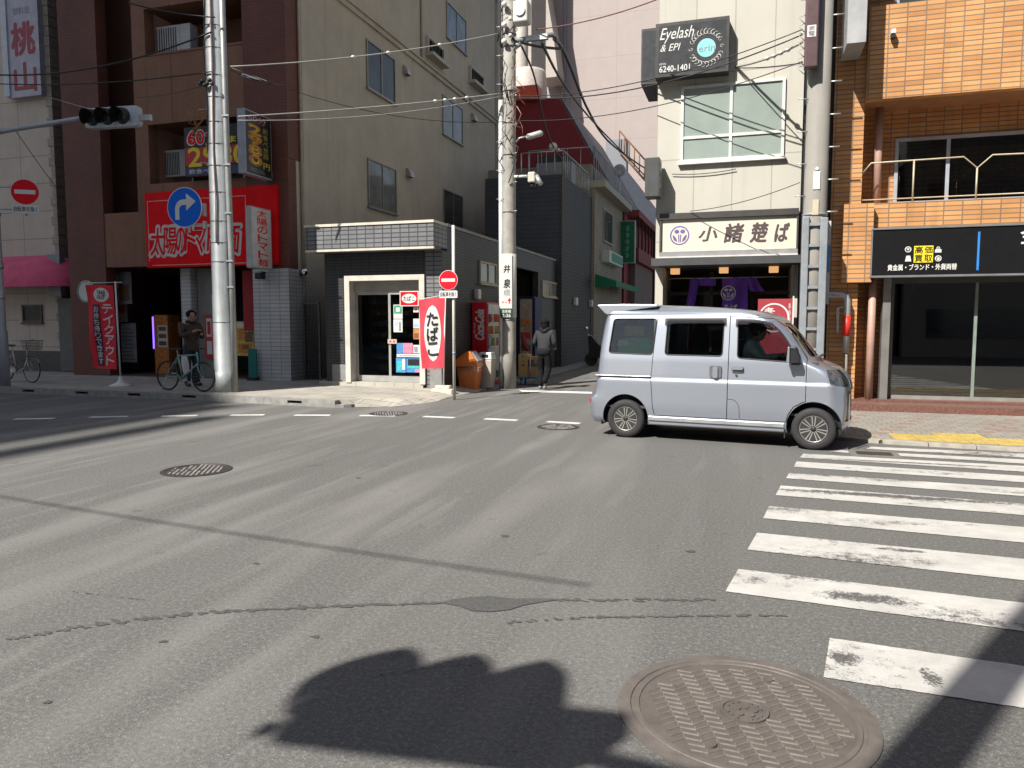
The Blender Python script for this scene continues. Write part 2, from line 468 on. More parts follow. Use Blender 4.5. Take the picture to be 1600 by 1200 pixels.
# ------------------------------------------------------------------ ground, road, pavements, markings
def struct(name, mb, mat, **kw):
    return tag(mb.build(name, mat, **kw), kind='structure')
m = MB(); m.add([(-90, -60, 0), (70, -60, 0), (70, 110, 0), (-90, 110, 0)], [(0, 1, 2, 3)])
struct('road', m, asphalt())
EDGE = [(-60, 13.05), (-11, 12.98), (-7.5, 12.62), (-7.1, 12.66), (-6.5, 12.95), (-6.2, 13.5), (-6.07, 14.1), (-6.02, 15.5), (-5.98, 17.5)]
def edge(a):
    for (x0, y0), (x1, y1) in zip(EDGE, EDGE[1:]):
        if a <= x1: return y0 + (y1 - y0) * (a - x0) / (x1 - x0)
    return EDGE[-1][1]
def pz(a): return 0.12 if a < -7.7 else (0.10 + 0.02 * (-6.5 - a) / 1.2 if a < -6.5 else 0.02 + 0.08 * max(0, (-6.0 - a) / 0.5))
av = [-60, -30, -20, -15, -11, -9, -8.2, -7.7, -7.5, -7.3, -7.1, -6.8, -6.5, -6.35, -6.2, -6.12, -6.07, -6.04, -6.02, -5.98]
m = MB(); vs, fs = [], []
for i, a in enumerate(av):
    e = edge(a); z = pz(a)
    vs += [(a, e, 0.004 if a > -7.4 else z), (a, e + (0.6 if a > -7.4 else 0.10), z * (1 if a < -6.3 else 1)), (a, 17.6, z)]
    if i: k = 3 * i; fs += [(k - 3, k, k + 1, k - 2), (k - 2, k + 1, k + 2, k - 1)]
m.add(vs, fs)
M_PAVE = tiled('pavement stone', (0.37, 0.345, 0.30), (0.43, 0.40, 0.345), (0.13, 0.122, 0.11), 0.6, 0.3, 0.008, 0.5, 0.8, 0.5, 0.3, ground=True)
struct('pavement', m, M_PAVE)
M_KERB = plain('kerb granite', (0.25, 0.245, 0.23), 0.85, 0, 0.25, 7, 0.4)
m = MB(); slots = MB()
sl_a = [PG(x, y, 0.05)[0] for x, y in ((-60, 600), (32, 604), (88, 608), (158, 612), (228, 616), (305, 620), (465, 629))]
cuts = [-40.0] + [q for s_ in sl_a for q in (s_ - 0.17, s_ + 0.17)] + [-7.45]
def kq(a0, a1, d0, d1, z0, z1, mb):
    mb.prism([(a0, edge(a0) + d0), (a1, edge(a1) + d0), (a1, edge(a1) + d1), (a0, edge(a0) + d1)], z0, z1, 'z')
for i in range(0, len(cuts), 2):
    a0, a1 = cuts[i], cuts[i + 1]
    n = max(1, round((a1 - a0) / 0.6))
    for k in range(n):
        kq(a0 + (a1 - a0) * k / n + 0.003, a0 + (a1 - a0) * (k + 1) / n - 0.003, -0.16, 0.02, 0, 0.135, m)
for s_ in sl_a:
    kq(s_ - 0.17, s_ + 0.17, -0.16, 0.02, 0, 0.045, m); kq(s_ - 0.17, s_ + 0.17, -0.16, 0.02, 0.10, 0.135, m)
    kq(s_ - 0.17, s_ + 0.17, -0.05, 0.018, 0.045, 0.10, slots)
ea = -7.45
m.prism([(ea + 0.002, edge(ea) - 0.16), (ea + 0.16, edge(ea) - 0.12), (ea + 0.27, edge(ea) - 0.02), (ea + 0.28, edge(ea) + 0.08), (ea + 0.002, edge(ea) + 0.02)], 0, 0.06, 'z')
struct('kerb', m, M_KERB)
struct('kerb_drain', slots, M_DARK)
m = MB(); m.prism([(-6.55, 17.62), (-5.98, 17.62), (-6.02, 60), (-6.55, 60)], 0, 0.03, 'z'); m.prism([(-5.96, 17.0), (-5.80, 17.0), (-5.84, 60), (-6.0, 60)], 0, 0.06, 'z')
struct('side_street_kerb', m, M_KERB)
# right-hand pavement
KR = [(0.1, 16.0), (0.35, 13.4), (0.8, 11.9), (1.25, 11.25), (1.75, 11.03), (3.35, 10.85), (30, 8.2)]
m = MB(); m.prism(KR + [(30, 17), (0.1, 17)], 0, 0.034, 'z')
M_PAVER = tiled('pavement blocks', (0.30, 0.275, 0.235), (0.25, 0.232, 0.20), (0.13, 0.12, 0.105), 0.2, 0.2, 0.006, 0.5, 0.85, 0.5, 0.25, ground=True)
struct('pavement_blocks', m, M_PAVER)
m = MB()
for (p, q) in zip(KR[1:], KR[2:]):
    d = Vector((q[0] - p[0], q[1] - p[1])); n_ = Vector((d.y, -d.x)).normalized()
    c = max(1, round(d.length / 0.6))
    for k in range(c):
        s0 = Vector(p) + d * (k / c + 0.004); s1 = Vector(p) + d * ((k + 1) / c - 0.004)
        m.prism([tuple(s0 + n_ * 0.15), tuple(s1 + n_ * 0.15), tuple(s1), tuple(s0)], 0, 0.042, 'z')
struct('concrete_kerb', m, plain('kerb concrete', (0.36, 0.335, 0.29), 0.85, 0, 0.25, 7, 0.3))
m = MB(); rr = random.Random(3)
for i in range(-1, 20):
    for j in range(12):
        if (i * 3 + j * 4) % 11 == 0 or rr.random() < 0.03:
            a, b = 1.7 + i * 0.2 + 0.1 * (j % 2), 11.6 + j * 0.2
            if b > 11.3 and b < 14.1: m.box(a + 0.005, a + 0.195, b + 0.005, b + 0.195, 0.02, 0.0375)
struct('pavement_red_blocks', m, plain('red paving block', (0.25, 0.18, 0.15), 0.85, 0, 0.25, 9, 0.3))
m = MB()
M_TACT = plain('tactile yellow', (0.44, 0.325, 0.09), 0.75, 0, 0.25, 8, 0.3)
t0, t1 = PG(1399, 669.5, 0.035), PG(1399, 686.6, 0.035); u0, u1 = PG(1600, 678, 0.035), PG(1600, 697, 0.035)
def blk(a, b, s_=0.3):
    m.box(a + 0.004, a + s_ - 0.004, b + 0.004, b + s_ - 0.004, 0.02, 0.039)
    for i in range(5):
        for j in range(5): m.lathe([(0.017, 0.039), (0.011, 0.044)], (a + 0.03 + i * 0.06, b + 0.03 + j * 0.06, 0), 'z', 8)
for i in range(16):
    bb = t1[1] + (u1[1] - t1[1]) * (i * 0.3) / (u1[0] - t1[0]); bb = round(bb / 0.05) * 0.05
    blk(t1[0] + i * 0.3, bb)
    blk(t1[0] + i * 0.3, bb + 0.3)
    if i in (2, 3): blk(t1[0] + i * 0.3, bb + 0.6)
struct('tactile_paving', m, M_TACT)
# crosswalk
Z3 = lambda x, y: (1100 + 0.3125 * x, 640 + 0.3125 * y)
Z7 = lambda x, y: (1180 + x / 3.81, 600 + y / 3.81)
Z4 = lambda x, y: (900 + 0.4375 * x, 960 + 0.4375 * y)
ST = [[Z7(690, 375), Z7(660, 388), Z7(1600, 417), Z7(1600, 440)], [Z7(510, 396), Z7(440, 405), Z7(1600, 452), Z7(1600, 476)],
      [Z7(285, 417), Z7(265, 440), Z7(1600, 490), Z7(1600, 525)], [Z7(245, 463), Z7(230, 495), Z7(1600, 550), Z7(1600, 588)],
      [Z3(428, 318), Z3(410, 345), Z3(1600, 395), Z3(1600, 435)], [Z3(385, 382), Z3(358, 430), Z3(1600, 472), Z3(1600, 530)],
      [Z3(325, 485), Z3(296, 545), Z3(1600, 590), Z3(1600, 668)], [Z3(263, 618), Z3(217, 703), Z3(1600, 750), Z3(1600, 857)],
      [Z3(172, 800), Z3(107, 912), Z3(1600, 970), Z3(1600, 1112)], [Z4(905, 87), Z4(884, 228), Z4(1600, 188), Z4(1600, 338)]]
m = MB()
for q in ST:
    p = [Vector(PG(*c)) for c in q]
    for (s0, s1) in ((0, 1),):
        e0 = p[2] + (p[2] - p[0]).normalized() * 2.6; e1 = p[3] + (p[3] - p[1]).normalized() * 2.6
        n = 160
        vs = []; rj = random.Random(int(q[0][1] * 7))
        for k in range(n + 1):
            u = p[0].lerp(e0, k / n); l = p[1].lerp(e1, k / n); u.y += rj.uniform(-.003, .003); l.y += rj.uniform(-.003, .003); u.x += rj.uniform(-.003, .003)
            vs += [(u.x, u.y, 0.005), (l.x, l.y, 0.005)]
        m.add(vs, [(2 * k, 2 * k + 1, 2 * k + 3, 2 * k + 2) for k in range(n)])
h1, h2, h3, h4 = PG(*Z3(800, 945)), PG(*Z3(985, 706)), PG(*Z4(955, 160)), PG(*Z4(1270, 230))
h5 = PG(*Z3(900, 440)); h6 = PG(*Z7(900, 470))
struct('crosswalk_marking', m, road_paint('crosswalk paint', (0.51, 0.50, 0.475), 0.75,
       ((h1[0], h1[1], 0.34, 0.10), (h2[0], h2[1], 0.20, 0.05), (h3[0], h3[1], 0.10, 0.09), (h4[0], h4[1], 0.05, 0.12), (h5[0], h5[1] + 0.06, 1.5, 0.10), (h6[0], h6[1], 1.3, 0.05))))
m = MB()
for x0, y0, x1, y1 in ((22, 655, 85, 654), (140, 652, 200, 651), (252, 650.5, 308, 649.5), (360, 649, 413, 648.5), (460, 649, 516, 649), (562, 649.5, 618, 650), (662, 651, 710, 653), (757, 654.5, 808, 657), (855, 659, 906, 662), (958, 668, 985, 670)):
    p, q = Vector(PG(x0, y0)), Vector(PG(x1, y1)); d = (q - p).normalized(); n_ = Vector((-d.y, d.x)) * 0.09
    m.add([(*(p - n_), 0.004), (*(q - n_), 0.004), (*(q + n_), 0.004), (*(p + n_), 0.004)], [(0, 1, 2, 3)])
p, q = Vector(PG(810, 609.5)), Vector(PG(925, 612.5)); p2, q2 = Vector(PG(816, 612.5)), Vector(PG(925, 615.5))
m.add([(*p2, 0.004), (*q2, 0.004), (*q, 0.004), (*p, 0.004)], [(0, 1, 2, 3)])
struct('lane_marking', m, road_paint('lane paint', (0.66, 0.65, 0.62), -0.2))
# drips and tyre scuffs across the foreground
def stain(path, w, seed, blob=None):
    rs = random.Random(seed); P_ = [Vector(PG(*c)) for c in path]
    pts = []
    for i in range(len(P_) - 1):
        k = max(2, int((P_[i + 1] - P_[i]).length / 0.05))
        pts += [P_[i].lerp(P_[i + 1], t / k) for t in range(k)]
    for p in pts:
        for _ in range(2):
            if rs.random() < 0.12: continue
            q = p + Vector((rs.uniform(-.03, .03), rs.uniform(-w, w) * 0.7)); ra_, rb_ = w * rs.uniform(.8, 3.0), w * rs.uniform(.4, 1.2); n_ = 9
            an = rs.uniform(-.3, .3)
            c_ = [(math.cos(2 * math.pi * k / n_) * ra_ * rs.uniform(.7, 1.2), math.sin(2 * math.pi * k / n_) * rb_ * rs.uniform(.7, 1.2)) for k in range(n_)]
            zz_[0] += 1e-6
            m.add([(q.x + x * math.cos(an) - y * math.sin(an), q.y + x * math.sin(an) + y * math.cos(an), zz_[0]) for x, y in c_], [tuple(range(n_))])
zz_ = [0.0035]
M_STAIN = plain('damp stain', (0.074, 0.074, 0.072), 0.8, 0, 0.35, 60, 0.5)
m = MB()
stain(((18, 998), (150, 976), (330, 957), (520, 948), (700, 942), (880, 938), (1126, 937)), 0.016, 1)
pp = [PG(x, y) for x, y in ((690, 943), (706, 937), (735, 934), (765, 932), (800, 936), (840, 936), (880, 937), (850, 941), (820, 946), (795, 954), (765, 957), (735, 955), (718, 948))]
m.add([(q[0], q[1], 0.0045) for q in pp], [tuple(range(len(pp)))])
stain(((790, 973), (900, 966), (1060, 963), (1230, 962)), 0.012, 2)
stain(((120, 926), (240, 940)), 0.005, 3)
stain(((560, 1060), (760, 1035)), 0.005, 6)
struct('road_stain', m, M_STAIN)
rs = random.Random(11); m = MB()
for x, y, r_ in ((255, 1003, 0.022), (493, 996, 0.024), (400, 881, 0.025), (75, 1098, 0.02), (790, 838, 0.035), (1080, 862, 0.04), (560, 747, 0.03)):
    c = PG(x, y); pp = [(c[0] + r_ * rs.uniform(0.6, 1.3) * math.cos(t * 0.52), c[1] + r_ * rs.uniform(0.5, 1.0) * math.sin(t * 0.52)) for t in range(12)]
    m.add([(q[0], q[1], 0.0035) for q in pp], [tuple(range(12))])
struct('gum_spots', m, plain('old gum', (0.066, 0.065, 0.062), 0.8))

# ------------------------------------------------------------------ manhole covers
M_IRON = plain('cast iron', (0.108, 0.094, 0.085), 0.65, 0.1, 0.22, 9, 0.25)
M_IRON2 = plain('cast iron rim', (0.128, 0.112, 0.101), 0.6, 0.1, 0.25, 9, 0.25)
M_IRON3 = plain('dark cast iron', (0.055, 0.05, 0.048), 0.55, 0.3, 0.3, 14, 0.3)
def big_manhole(ca, cb, r):
    t = thing('manhole_cover', 'large round brown iron cover with zigzag ribs in the foreground road', 'manhole cover', (ca, cb, 0), 'manhole covers in the road')
    m = MB(); m.lathe([(r, 0.0), (r, 0.006), (r * 0.90, 0.009), (r * 0.895, 0.004), (r * 0.87, 0.004), (r * 0.865, 0.0085), (r * 0.83, 0.0085), (r * 0.825, 0.003)], (ca, cb, 0), 'z', 96, False, False)
    m.build('rim', M_IRON2, t)
    m = MB(); m.lathe([(0.0005, 0.004), (r * 0.826, 0.004)], (ca, cb, 0), 'z', 96, False, False)
    m.build('cover', M_IRON, t)
    m = MB(); rot = R(20); R2 = r * 0.81; ncol = 14; cw = 2 * R2 / ncol; pitch = 0.040
    def bar(u0, v0, u1, v1, w, h):
        d = Vector((u1 - u0, v1 - v0)).normalized(); n_ = Vector((-d.y, d.x))
        def Q(u, v, z): return (ca + u * math.cos(rot) - v * math.sin(rot), cb + u * math.sin(rot) + v * math.cos(rot), z)
        q = []
        for ww, z in ((w, 0.0035), (w * 0.55, h)):
            for (u, v, s_) in ((u0, v0, -1), (u1, v1, -1), (u1, v1, 1), (u0, v0, 1)): q.append(Q(u + n_.x * ww * s_, v + n_.y * ww * s_, z))
        m.add(q, [(4, 5, 6, 7), (0, 1, 5, 4), (1, 2, 6, 5), (2, 3, 7, 6), (3, 0, 4, 7)])
    for i in range(ncol):
        u0, u1 = -R2 + i * cw, -R2 + (i + 1) * cw; sl = 0.013 if i % 2 else -0.013
        for j in range(-22, 23):
            v0 = j * pitch
            if max(math.hypot(u0, v0 - sl), math.hypot(u1, v0 + sl)) > R2 or math.hypot((u0 + u1) / 2, v0) < r * 0.205: continue
            bar(u0, v0 - sl, u1, v0 + sl, 0.0042, 0.0085)
            if math.hypot(u1, v0 + sl + pitch) < R2: bar(u1, v0 + sl, u1, v0 + sl + pitch * 0.55, 0.0036, 0.0078)
    m.build('raised_pattern', plain('worn iron ribs', (0.165, 0.143, 0.128), 0.55, 0.15, 0.3, 14, 0.2), t)
    m = MB(); m.lathe([(r * 0.19, 0.004), (r * 0.19, 0.012), (r * 0.165, 0.012), (r * 0.16, 0.006), (0.0005, 0.006)], (ca, cb, 0), 'z', 48, False, False)
    for k in range(5):
        t_ = R(90 + 72 * k); m.prism(circle(ca + 0.036 * math.cos(t_), cb + 0.036 * math.sin(t_), 0.021, n=14), 0.006, 0.0115, 'z')
    for k in range(16):
        if k % 4 == 0: continue
        t_ = R(22.5 * k); m.prism(circle(ca + 0.07 * math.cos(t_), cb + 0.07 * math.sin(t_), 0.008, n=6), 0.006, 0.011, 'z')
    m.build('emblem', M_IRON, t)
    for (u, v) in ((-0.12, -0.30), (0.10, 0.31)):
        m = MB(); m.prism(circle(ca + u, cb + v, 0.022, n=16), 0.004, 0.0125, 'z'); m.build('lifting_eye', M_IRON, t)
    return t
big_manhole(0.02, 3.12, 0.515)
def small_manhole(px0, px1, py, label, seed, mat=M_IRON3):
    p, q = PG(px0, py), PG(px1, py); ca, cb = (p[0] + q[0]) / 2, (p[1] + q[1]) / 2; r = math.hypot(p[0] - q[0], p[1] - q[1]) / 2
    t = thing('manhole_cover', label, 'manhole cover', (ca, cb, 0), 'manhole covers in the road')
    m = MB(); m.lathe([(r, 0), (r, 0.007), (r * 0.88, 0.009), (r * 0.87, 0.003)], (ca, cb, 0), 'z', 64, False, False); m.build('rim', mat, t)
    m = MB(); m.lathe([(0.0005, 0.004), (r * 0.88, 0.004)], (ca, cb, 0), 'z', 64, False, False); m.build('cover', mat, t)
    m = MB(); rs = random.Random(seed)
    s_ = r / 6.5
    for i in range(-7, 8):
        for j in range(-7, 8):
            u, v = (i + 0.5 * (j % 2)) * s_, j * s_ * 0.9
            if math.hypot(u, v) > r * 0.8 or rs.random() < 0.22: continue
            m.prism([(ca + u + s_ * 0.30 * math.cos(R(60 * k + rs.uniform(-25, 25))), cb + v + s_ * 0.27 * math.sin(R(60 * k))) for k in range(6)], 0.004, 0.010, 'z')
    m.build('raised_pattern', plain('worn iron studs', (0.42, 0.39, 0.37), 0.45, 0.4, 0.3, 12), t)
small_manhole(255, 360, 735, 'round dark iron cover with pale worn studs, alone in the left lane', 1)
small_manhole(577, 637, 646.5, 'small flat iron cover touching a white dash near the pavement corner', 2)
small_manhole(839, 905, 667.5, 'low iron cover in the road just behind the van tail', 3)
c0, c1 = PG(*Z7(632, 403)), PG(*Z7(785, 432))
t = thing('valve_cover', 'square steel cover let into the far crosswalk stripes ahead of the van', 'manhole cover', ((c0[0] + c1[0]) / 2, (c0[1] + c1[1]) / 2, 0))
am, bm_ = (c0[0] + c1[0]) / 2, (c0[1] + c1[1]) / 2
part('frame', plain('patch concrete', (0.15, 0.145, 0.135), 0.8, 0, 0.2, 12, 0.3), t, (am - 0.28, am + 0.28, bm_ - 0.22, bm_ + 0.22, 0, 0.0085))
part('lid', M_IRON3, t, (am - 0.2, am + 0.2, bm_ - 0.13, bm_ + 0.12, 0, 0.011))

# ------------------------------------------------------------------ helpers for buildings
def win_b(parent, a0, a1, z0, z1, b, vert=(), horiz=(), fr=0.05, mat=M_ALU, gl=M_WINGLASS, dep=0.05, sill=True):
    m = MB()
    m.box(a0, a0 + fr, b - dep, b + 0.01, z0, z1); m.box(a1 - fr, a1, b - dep, b + 0.01, z0, z1)
    m.box(a0 + fr, a1 - fr, b - dep, b + 0.01, z0, z0 + fr); m.box(a0 + fr, a1 - fr, b - dep, b + 0.01, z1 - fr, z1)
    for x in vert: m.box(x - fr / 2, x + fr / 2, b - dep + 0.006, b + 0.01, z0 + fr, z1 - fr)
    xs = [a0 + fr] + [q for x in vert for q in (x - fr / 2, x + fr / 2)] + [a1 - fr]
    for z in horiz:
        for i in range(0, len(xs), 2): m.box(xs[i], xs[i + 1], b - dep + 0.006, b + 0.01, z - fr / 2, z + fr / 2)
    w = m.build('window', mat, parent)
    m = MB(); m.box(a0 + fr, a1 - fr, b - dep + 0.03, b - dep + 0.036, z0 + fr, z1 - fr); m.build('pane', gl, w)
    if sill: part('sill', mat, w, (a0 - 0.04, a1 + 0.04, b - dep - 0.04, b + 0.01, z0 - 0.045, z0 - 0.002))
    return w
def win_a(parent, b0, b1, z0, z1, a, vert=(), horiz=(), fr=0.05, mat=M_ALU, gl=M_WINGLASS, dep=0.05, sill=True):
    m = MB()
    m.box(a - 0.01, a + dep, b0, b0 + fr, z0, z1); m.box(a - 0.01, a + dep, b1 - fr, b1, z0, z1)
    m.box(a - 0.01, a + dep, b0 + fr, b1 - fr, z0, z0 + fr); m.box(a - 0.01, a + dep, b0 + fr, b1 - fr, z1 - fr, z1)
    for x in vert: m.box(a - 0.01, a + dep - 0.006, x - fr / 2, x + fr / 2, z0 + fr, z1 - fr)
    w = m.build('window', mat, parent)
    m = MB(); m.box(a + dep - 0.036, a + dep - 0.03, b0 + fr, b1 - fr, z0 + fr, z1 - fr); m.build('pane', gl, w)
    if sill: part('sill', mat, w, (a - 0.01, a + dep + 0.04, b0 - 0.04, b1 + 0.04, z0 - 0.045, z0 - 0.002))
    return w
def ac_unit(label, a0, a1, b0, b1, z0, z1, group='air conditioners on the brown balconies'):
    t = thing('air_conditioner', label, 'air conditioner', ((a0 + a1) / 2, b0, z0), group)
    part('casing', plain('ac casing', (0.46, 0.47, 0.46), 0.5, 0, 0.15, 5, streak=0.4), t, (a0, a1, b0, b1, z0, z1), bevel=0.012)
    m = MB(); n = 9
    w = (a1 - a0) * 0.62
    for i in range(n): m.box(a0 + 0.03 + w * i / n, a0 + 0.03 + w * i / n + 0.012, b0 - 0.02, b0 - 0.002, z0 + 0.05, z1 - 0.06)
    m.build('grille', M_DARK, t)
    return t
def poster(name, label, cat, a0, a1, z0, z1, b, layers, mat, group=None, thick=0.012):
    """flat printed sheet on a wall b; layers = (fa0, fa1, fz0, fz1, material) blocks of print"""
    t = thing(name, label, cat, ((a0 + a1) / 2, b, z0), group)
    part('sheet', mat, t, (a0, a1, b - thick, b, z0, z1))
    for i, (f0, f1, g0, g1, mm) in enumerate(layers):
        part('print', mm, t, (a0 + (a1 - a0) * f0, a0 + (a1 - a0) * f1, b - thick - 0.002 - 0.0007 * i, b - thick, z0 + (z1 - z0) * g0, z0 + (z1 - z0) * g1))
    return t
M_PAPER = plain('paper', (0.60, 0.60, 0.57), 0.7, 0, 0.06)
M_INKBLUE = plain('print blue', (0.06, 0.22, 0.50), 0.6, 0, 0.3, 20)
M_INKGREEN = plain('print green', (0.06, 0.28, 0.16), 0.6, 0, 0.5, 25)
M_INKORANGE = plain('print orange', (0.52, 0.19, 0.04), 0.6, 0, 0.45, 14)
M_INKYEL = plain('print yellow', (0.58, 0.42, 0.07), 0.6, 0, 0.4, 14)
M_INKBROWN = plain('print brown', (0.17, 0.08, 0.04), 0.6, 0, 0.5, 22)
M_INKPINK = plain('print pink', (0.62, 0.20, 0.30), 0.6, 0, 0.3, 14)
M_INKTEAL = plain('print teal', (0.04, 0.42, 0.42), 0.6, 0, 0.3, 14)
M_INKGREY = plain('print grey', (0.22, 0.23, 0.26), 0.6, 0, 0.5, 30)
M_INKRED = plain('print red', (0.48, 0.03, 0.04), 0.6, 0, 0.3, 18)

# ------------------------------------------------------------------ brown apartment building with the noodle shop
BB = 16.7
aL, aR = PB(107, 400, BB)[0], PB(453, 400, BB)[0]
M_BRICK = tiled('dark red brick', (0.175, 0.056, 0.036), (0.145, 0.047, 0.031), (0.085, 0.04, 0.034), 0.22, 0.075, 0.008, 0.5, 0.6, 0.6)
M_BROWN = plain('brown panel', (0.215, 0.100, 0.060), 0.7, 0, 0.12, 2, 0.1, streak=0.3)
M_BEIGE = tiled('beige render', (0.49, 0.435, 0.365), (0.47, 0.417, 0.35), (0.42, 0.37, 0.31), 0.92, 3.3, 0.008, 0.0, 0.85, 0.25, 0.16, streak=0.2)
M_WTILE = tiled('white glazed tile', (0.56, 0.57, 0.58), (0.50, 0.51, 0.53), (0.25, 0.25, 0.25), 0.3, 0.1, 0.008, 0.0, 0.35, 0.5)
bld = thing('apartment_building', 'dark red brick and brown panel apartment building above the tomato noodle shop', 'building', (aL, BB, 0))
TOP = 24
ax = lambda x, y=300: PB(x, y, BB)[0]
bz = lambda x, y: PB(x, y, BB)[1]
zs0, zs1 = bz(335, 416), bz(335, 296)      # red sign
part('core', M_BROWN, bld, (aL, aR - 0.02, BB + 1.3, 33.0, 3.2, TOP), (aL, aR - 0.02, BB + 4.2, 33.0, 0, 3.2))
part('side_wall', M_BEIGE, bld, (aR - 0.25, aR, BB + 0.36, 33.0, 0, TOP))
part('side_wall', M_BRICK, bld, (aL, aL + 0.25, BB + 0.36, BB + 4.2, 0, TOP))
part('brick_pillar', M_BRICK, bld, (aL, ax(160), BB, BB + 0.36, 0, TOP))
part('brick_pillar', M_BRICK, bld, (ax(385), aR, BB, BB + 0.36, zs0 - 0.1, TOP))
bq, zq = PA(474, 255, aR)
part('brick_return', M_BRICK, bld, (aR, aR + 0.014, BB, bq, zq, TOP))
part('tile_pillar', M_WTILE, bld, (ax(395), aR + 0.02, BB - 0.10, BB + 0.9, 0.1, zs0 - 0.11))
sp1, sp0 = bz(195, 332), bz(195, 417)
part('stair_parapet', M_BROWN, bld, (ax(160), ax(234), BB + 0.02, BB + 0.3, sp0, sp1))
part('stair_column', M_BROWN, bld, (ax(213), ax(233), BB + 0.05, BB + 0.4, sp1 + 0.002, TOP))
p1, p0 = bz(300, 78), bz(300, 188)
for dz in (0, 3.0, 6.0):
    m = MB(); m.box(ax(234), ax(385), BB + 0.03, BB + 0.2, p0 + dz, p1 + dz); m.box(ax(234), ax(385), BB + 0.2, BB + 1.28, p0 + dz, p0 + dz + 0.15)
    for x in (272, 325): m.box(ax(x) - 0.01, ax(x) + 0.01, BB + 0.022, BB + 0.03, p0 + dz, p1 + dz)
    m.box(ax(234), ax(385), BB + 0.01, BB + 0.22, p1 + dz, p1 + dz + 0.05)
    m.build('balcony_parapet', M_BROWN, bld)
q1 = bz(300, 290)
part('balcony_floor', M_BROWN, bld, (ax(234), ax(385), BB + 0.03, BB + 1.28, q1 - 0.35, q1 - 0.1), (ax(234), ax(385), BB + 0.03, BB + 0.15, q1 - 0.098, q1 + 0.12))
for zz in (q1 + 0.1, p0 + 0.2, p0 + 3.2, p0 + 6.2):
    win_b(bld, ax(250), ax(378), zz, zz + 1.9, BB + 1.29, vert=(ax(292), ax(335)), fr=0.05)
part('stair_landing', M_DARK, bld, (ax(162), ax(213), BB + 0.5, BB + 1.2, sp1 - 0.3, sp1 - 0.1), (ax(162), ax(213), BB + 0.5, BB + 1.2, sp1 + 2.7, sp1 + 2.9))
# shop front at street level
part('shop_column', M_WTILE, bld, (ax(271, 480), ax(287, 480), BB + 0.3, BB + 0.75, 0.1, zs0))
part('shop_column', plain('grey column', (0.24, 0.235, 0.22), 0.7), bld, (ax(289, 480), ax(325, 480), BB + 0.5, BB + 0.85, 0.1, zs0), label='grey rendered column')
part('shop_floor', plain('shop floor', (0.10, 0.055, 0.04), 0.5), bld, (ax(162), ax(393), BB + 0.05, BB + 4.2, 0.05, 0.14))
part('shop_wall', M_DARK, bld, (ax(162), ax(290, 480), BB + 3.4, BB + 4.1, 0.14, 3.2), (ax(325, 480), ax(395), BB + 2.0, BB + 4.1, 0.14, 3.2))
part('shop_curtain', plain('dark red curtain', (0.30, 0.02, 0.03), 0.8), bld, (ax(366, 460), ax(396, 460), BB + 0.35, BB + 0.39, 1.4, 3.0))
m = MB(); pipe_a = aR + 0.05
m.tube([(pipe_a, BB + 0.55, 0.5), (pipe_a, BB + 0.55, TOP)], 0.045, 8); m.build('downpipe', plain('beige pipe', (0.42, 0.38, 0.32), 0.6), bld)
# side wall: windows, ledge, vents, louvre boxes
wl = [((572, 573), (616, 572), 77, 150, M_WINGLASS), ((574, 0), (618, 0), 256, 329, M_WINGLASS2), ((691, 0), (722, 0), 159, 218, M_WINGLASS2), ((697, 0), (727.5, 0), 17, 72, plain('sky facing glass', (0.15, 0.19, 0.24), 0.08, 0, 0.5, 1.5, spec=0.5)), ((692, 0), (722, 0), 301, 355, M_WINGLASS)]
for (l, r_, yt, yb, gm) in wl:
    b0, b1, z0, z1 = RA(l[0], yt, r_[0], yb, aR)
    win_a(bld, b0, b1, z0, z1, aR, vert=((b0 + b1) / 2,), fr=0.045, gl=gm, mat=plain('bronze frame', (0.30, 0.28, 0.25), 0.45, 0.4))
zl = PA(634, 80, aR)[1]
m = MB(); m.box(aR, aR + 0.07, BB + 1.2, 33.0, zl - 0.10, zl + 0.05); m.box(aR, aR + 0.13, BB + 1.2, 33.0, zl + 0.052, zl + 0.12); m.build('ledge', M_BEIGE, bld)
for (x, y) in ((632, 112), (738, 185), (637, 272)):
    b, z = PA(x, y, aR)
    m = MB(); m.sheet(lambda u, v: (aR + 0.19 * math.sin(v * math.pi / 2), b - 0.15 + 0.30 * u, z - 0.12 + 0.30 * math.cos(v * math.pi / 2)), 1, 8)
    for s_ in (-0.15, 0.15): m.add([(aR, b + s_, z - 0.12)] + [(aR + 0.19 * math.sin(k * math.pi / 16), b + s_, z - 0.12 + 0.30 * math.cos(k * math.pi / 16)) for k in range(9)], [(0, k, k + 1) for k in range(1, 9)])
    m.build('vent_hood', plain('vent hood metal', (0.45, 0.43, 0.40), 0.35, 0.6), bld)
for (x0, x1, yt, yb) in ((665, 690, 67, 92), (732, 753, 112, 134)):
    b0, b1, z0, z1 = RA(x0, yt, x1, yb, aR)
    m = MB(); m.box(aR, aR + 0.12, b0, b0 + 0.06, z0, z1); m.box(aR, aR + 0.12, b1 - 0.06, b1, z0, z1); m.box(aR, aR + 0.12, b0 + 0.06, b1 - 0.06, z1 - 0.06, z1); m.box(aR, aR + 0.32, b0 - 0.05, b1 + 0.05, z0 - 0.12, z0)
    w = m.build('louvre_box', plain('louvre frame', (0.44, 0.41, 0.36), 0.6), bld)
    m = MB()
    for k in range(5): m.box(aR + 0.04, aR + 0.06, b0 + 0.1 + (b1 - b0 - 0.2) * k / 4 - 0.02, b0 + 0.1 + (b1 - b0 - 0.2) * k / 4 + 0.02, z0, z1 - 0.06)
    m.box(aR + 0.001, aR + 0.02, b0 + 0.06, b1 - 0.06, z0, z1 - 0.06)
    m.build('slat', M_DARK, w)
for y in (0.0, 0.4, 0.55):
    pass
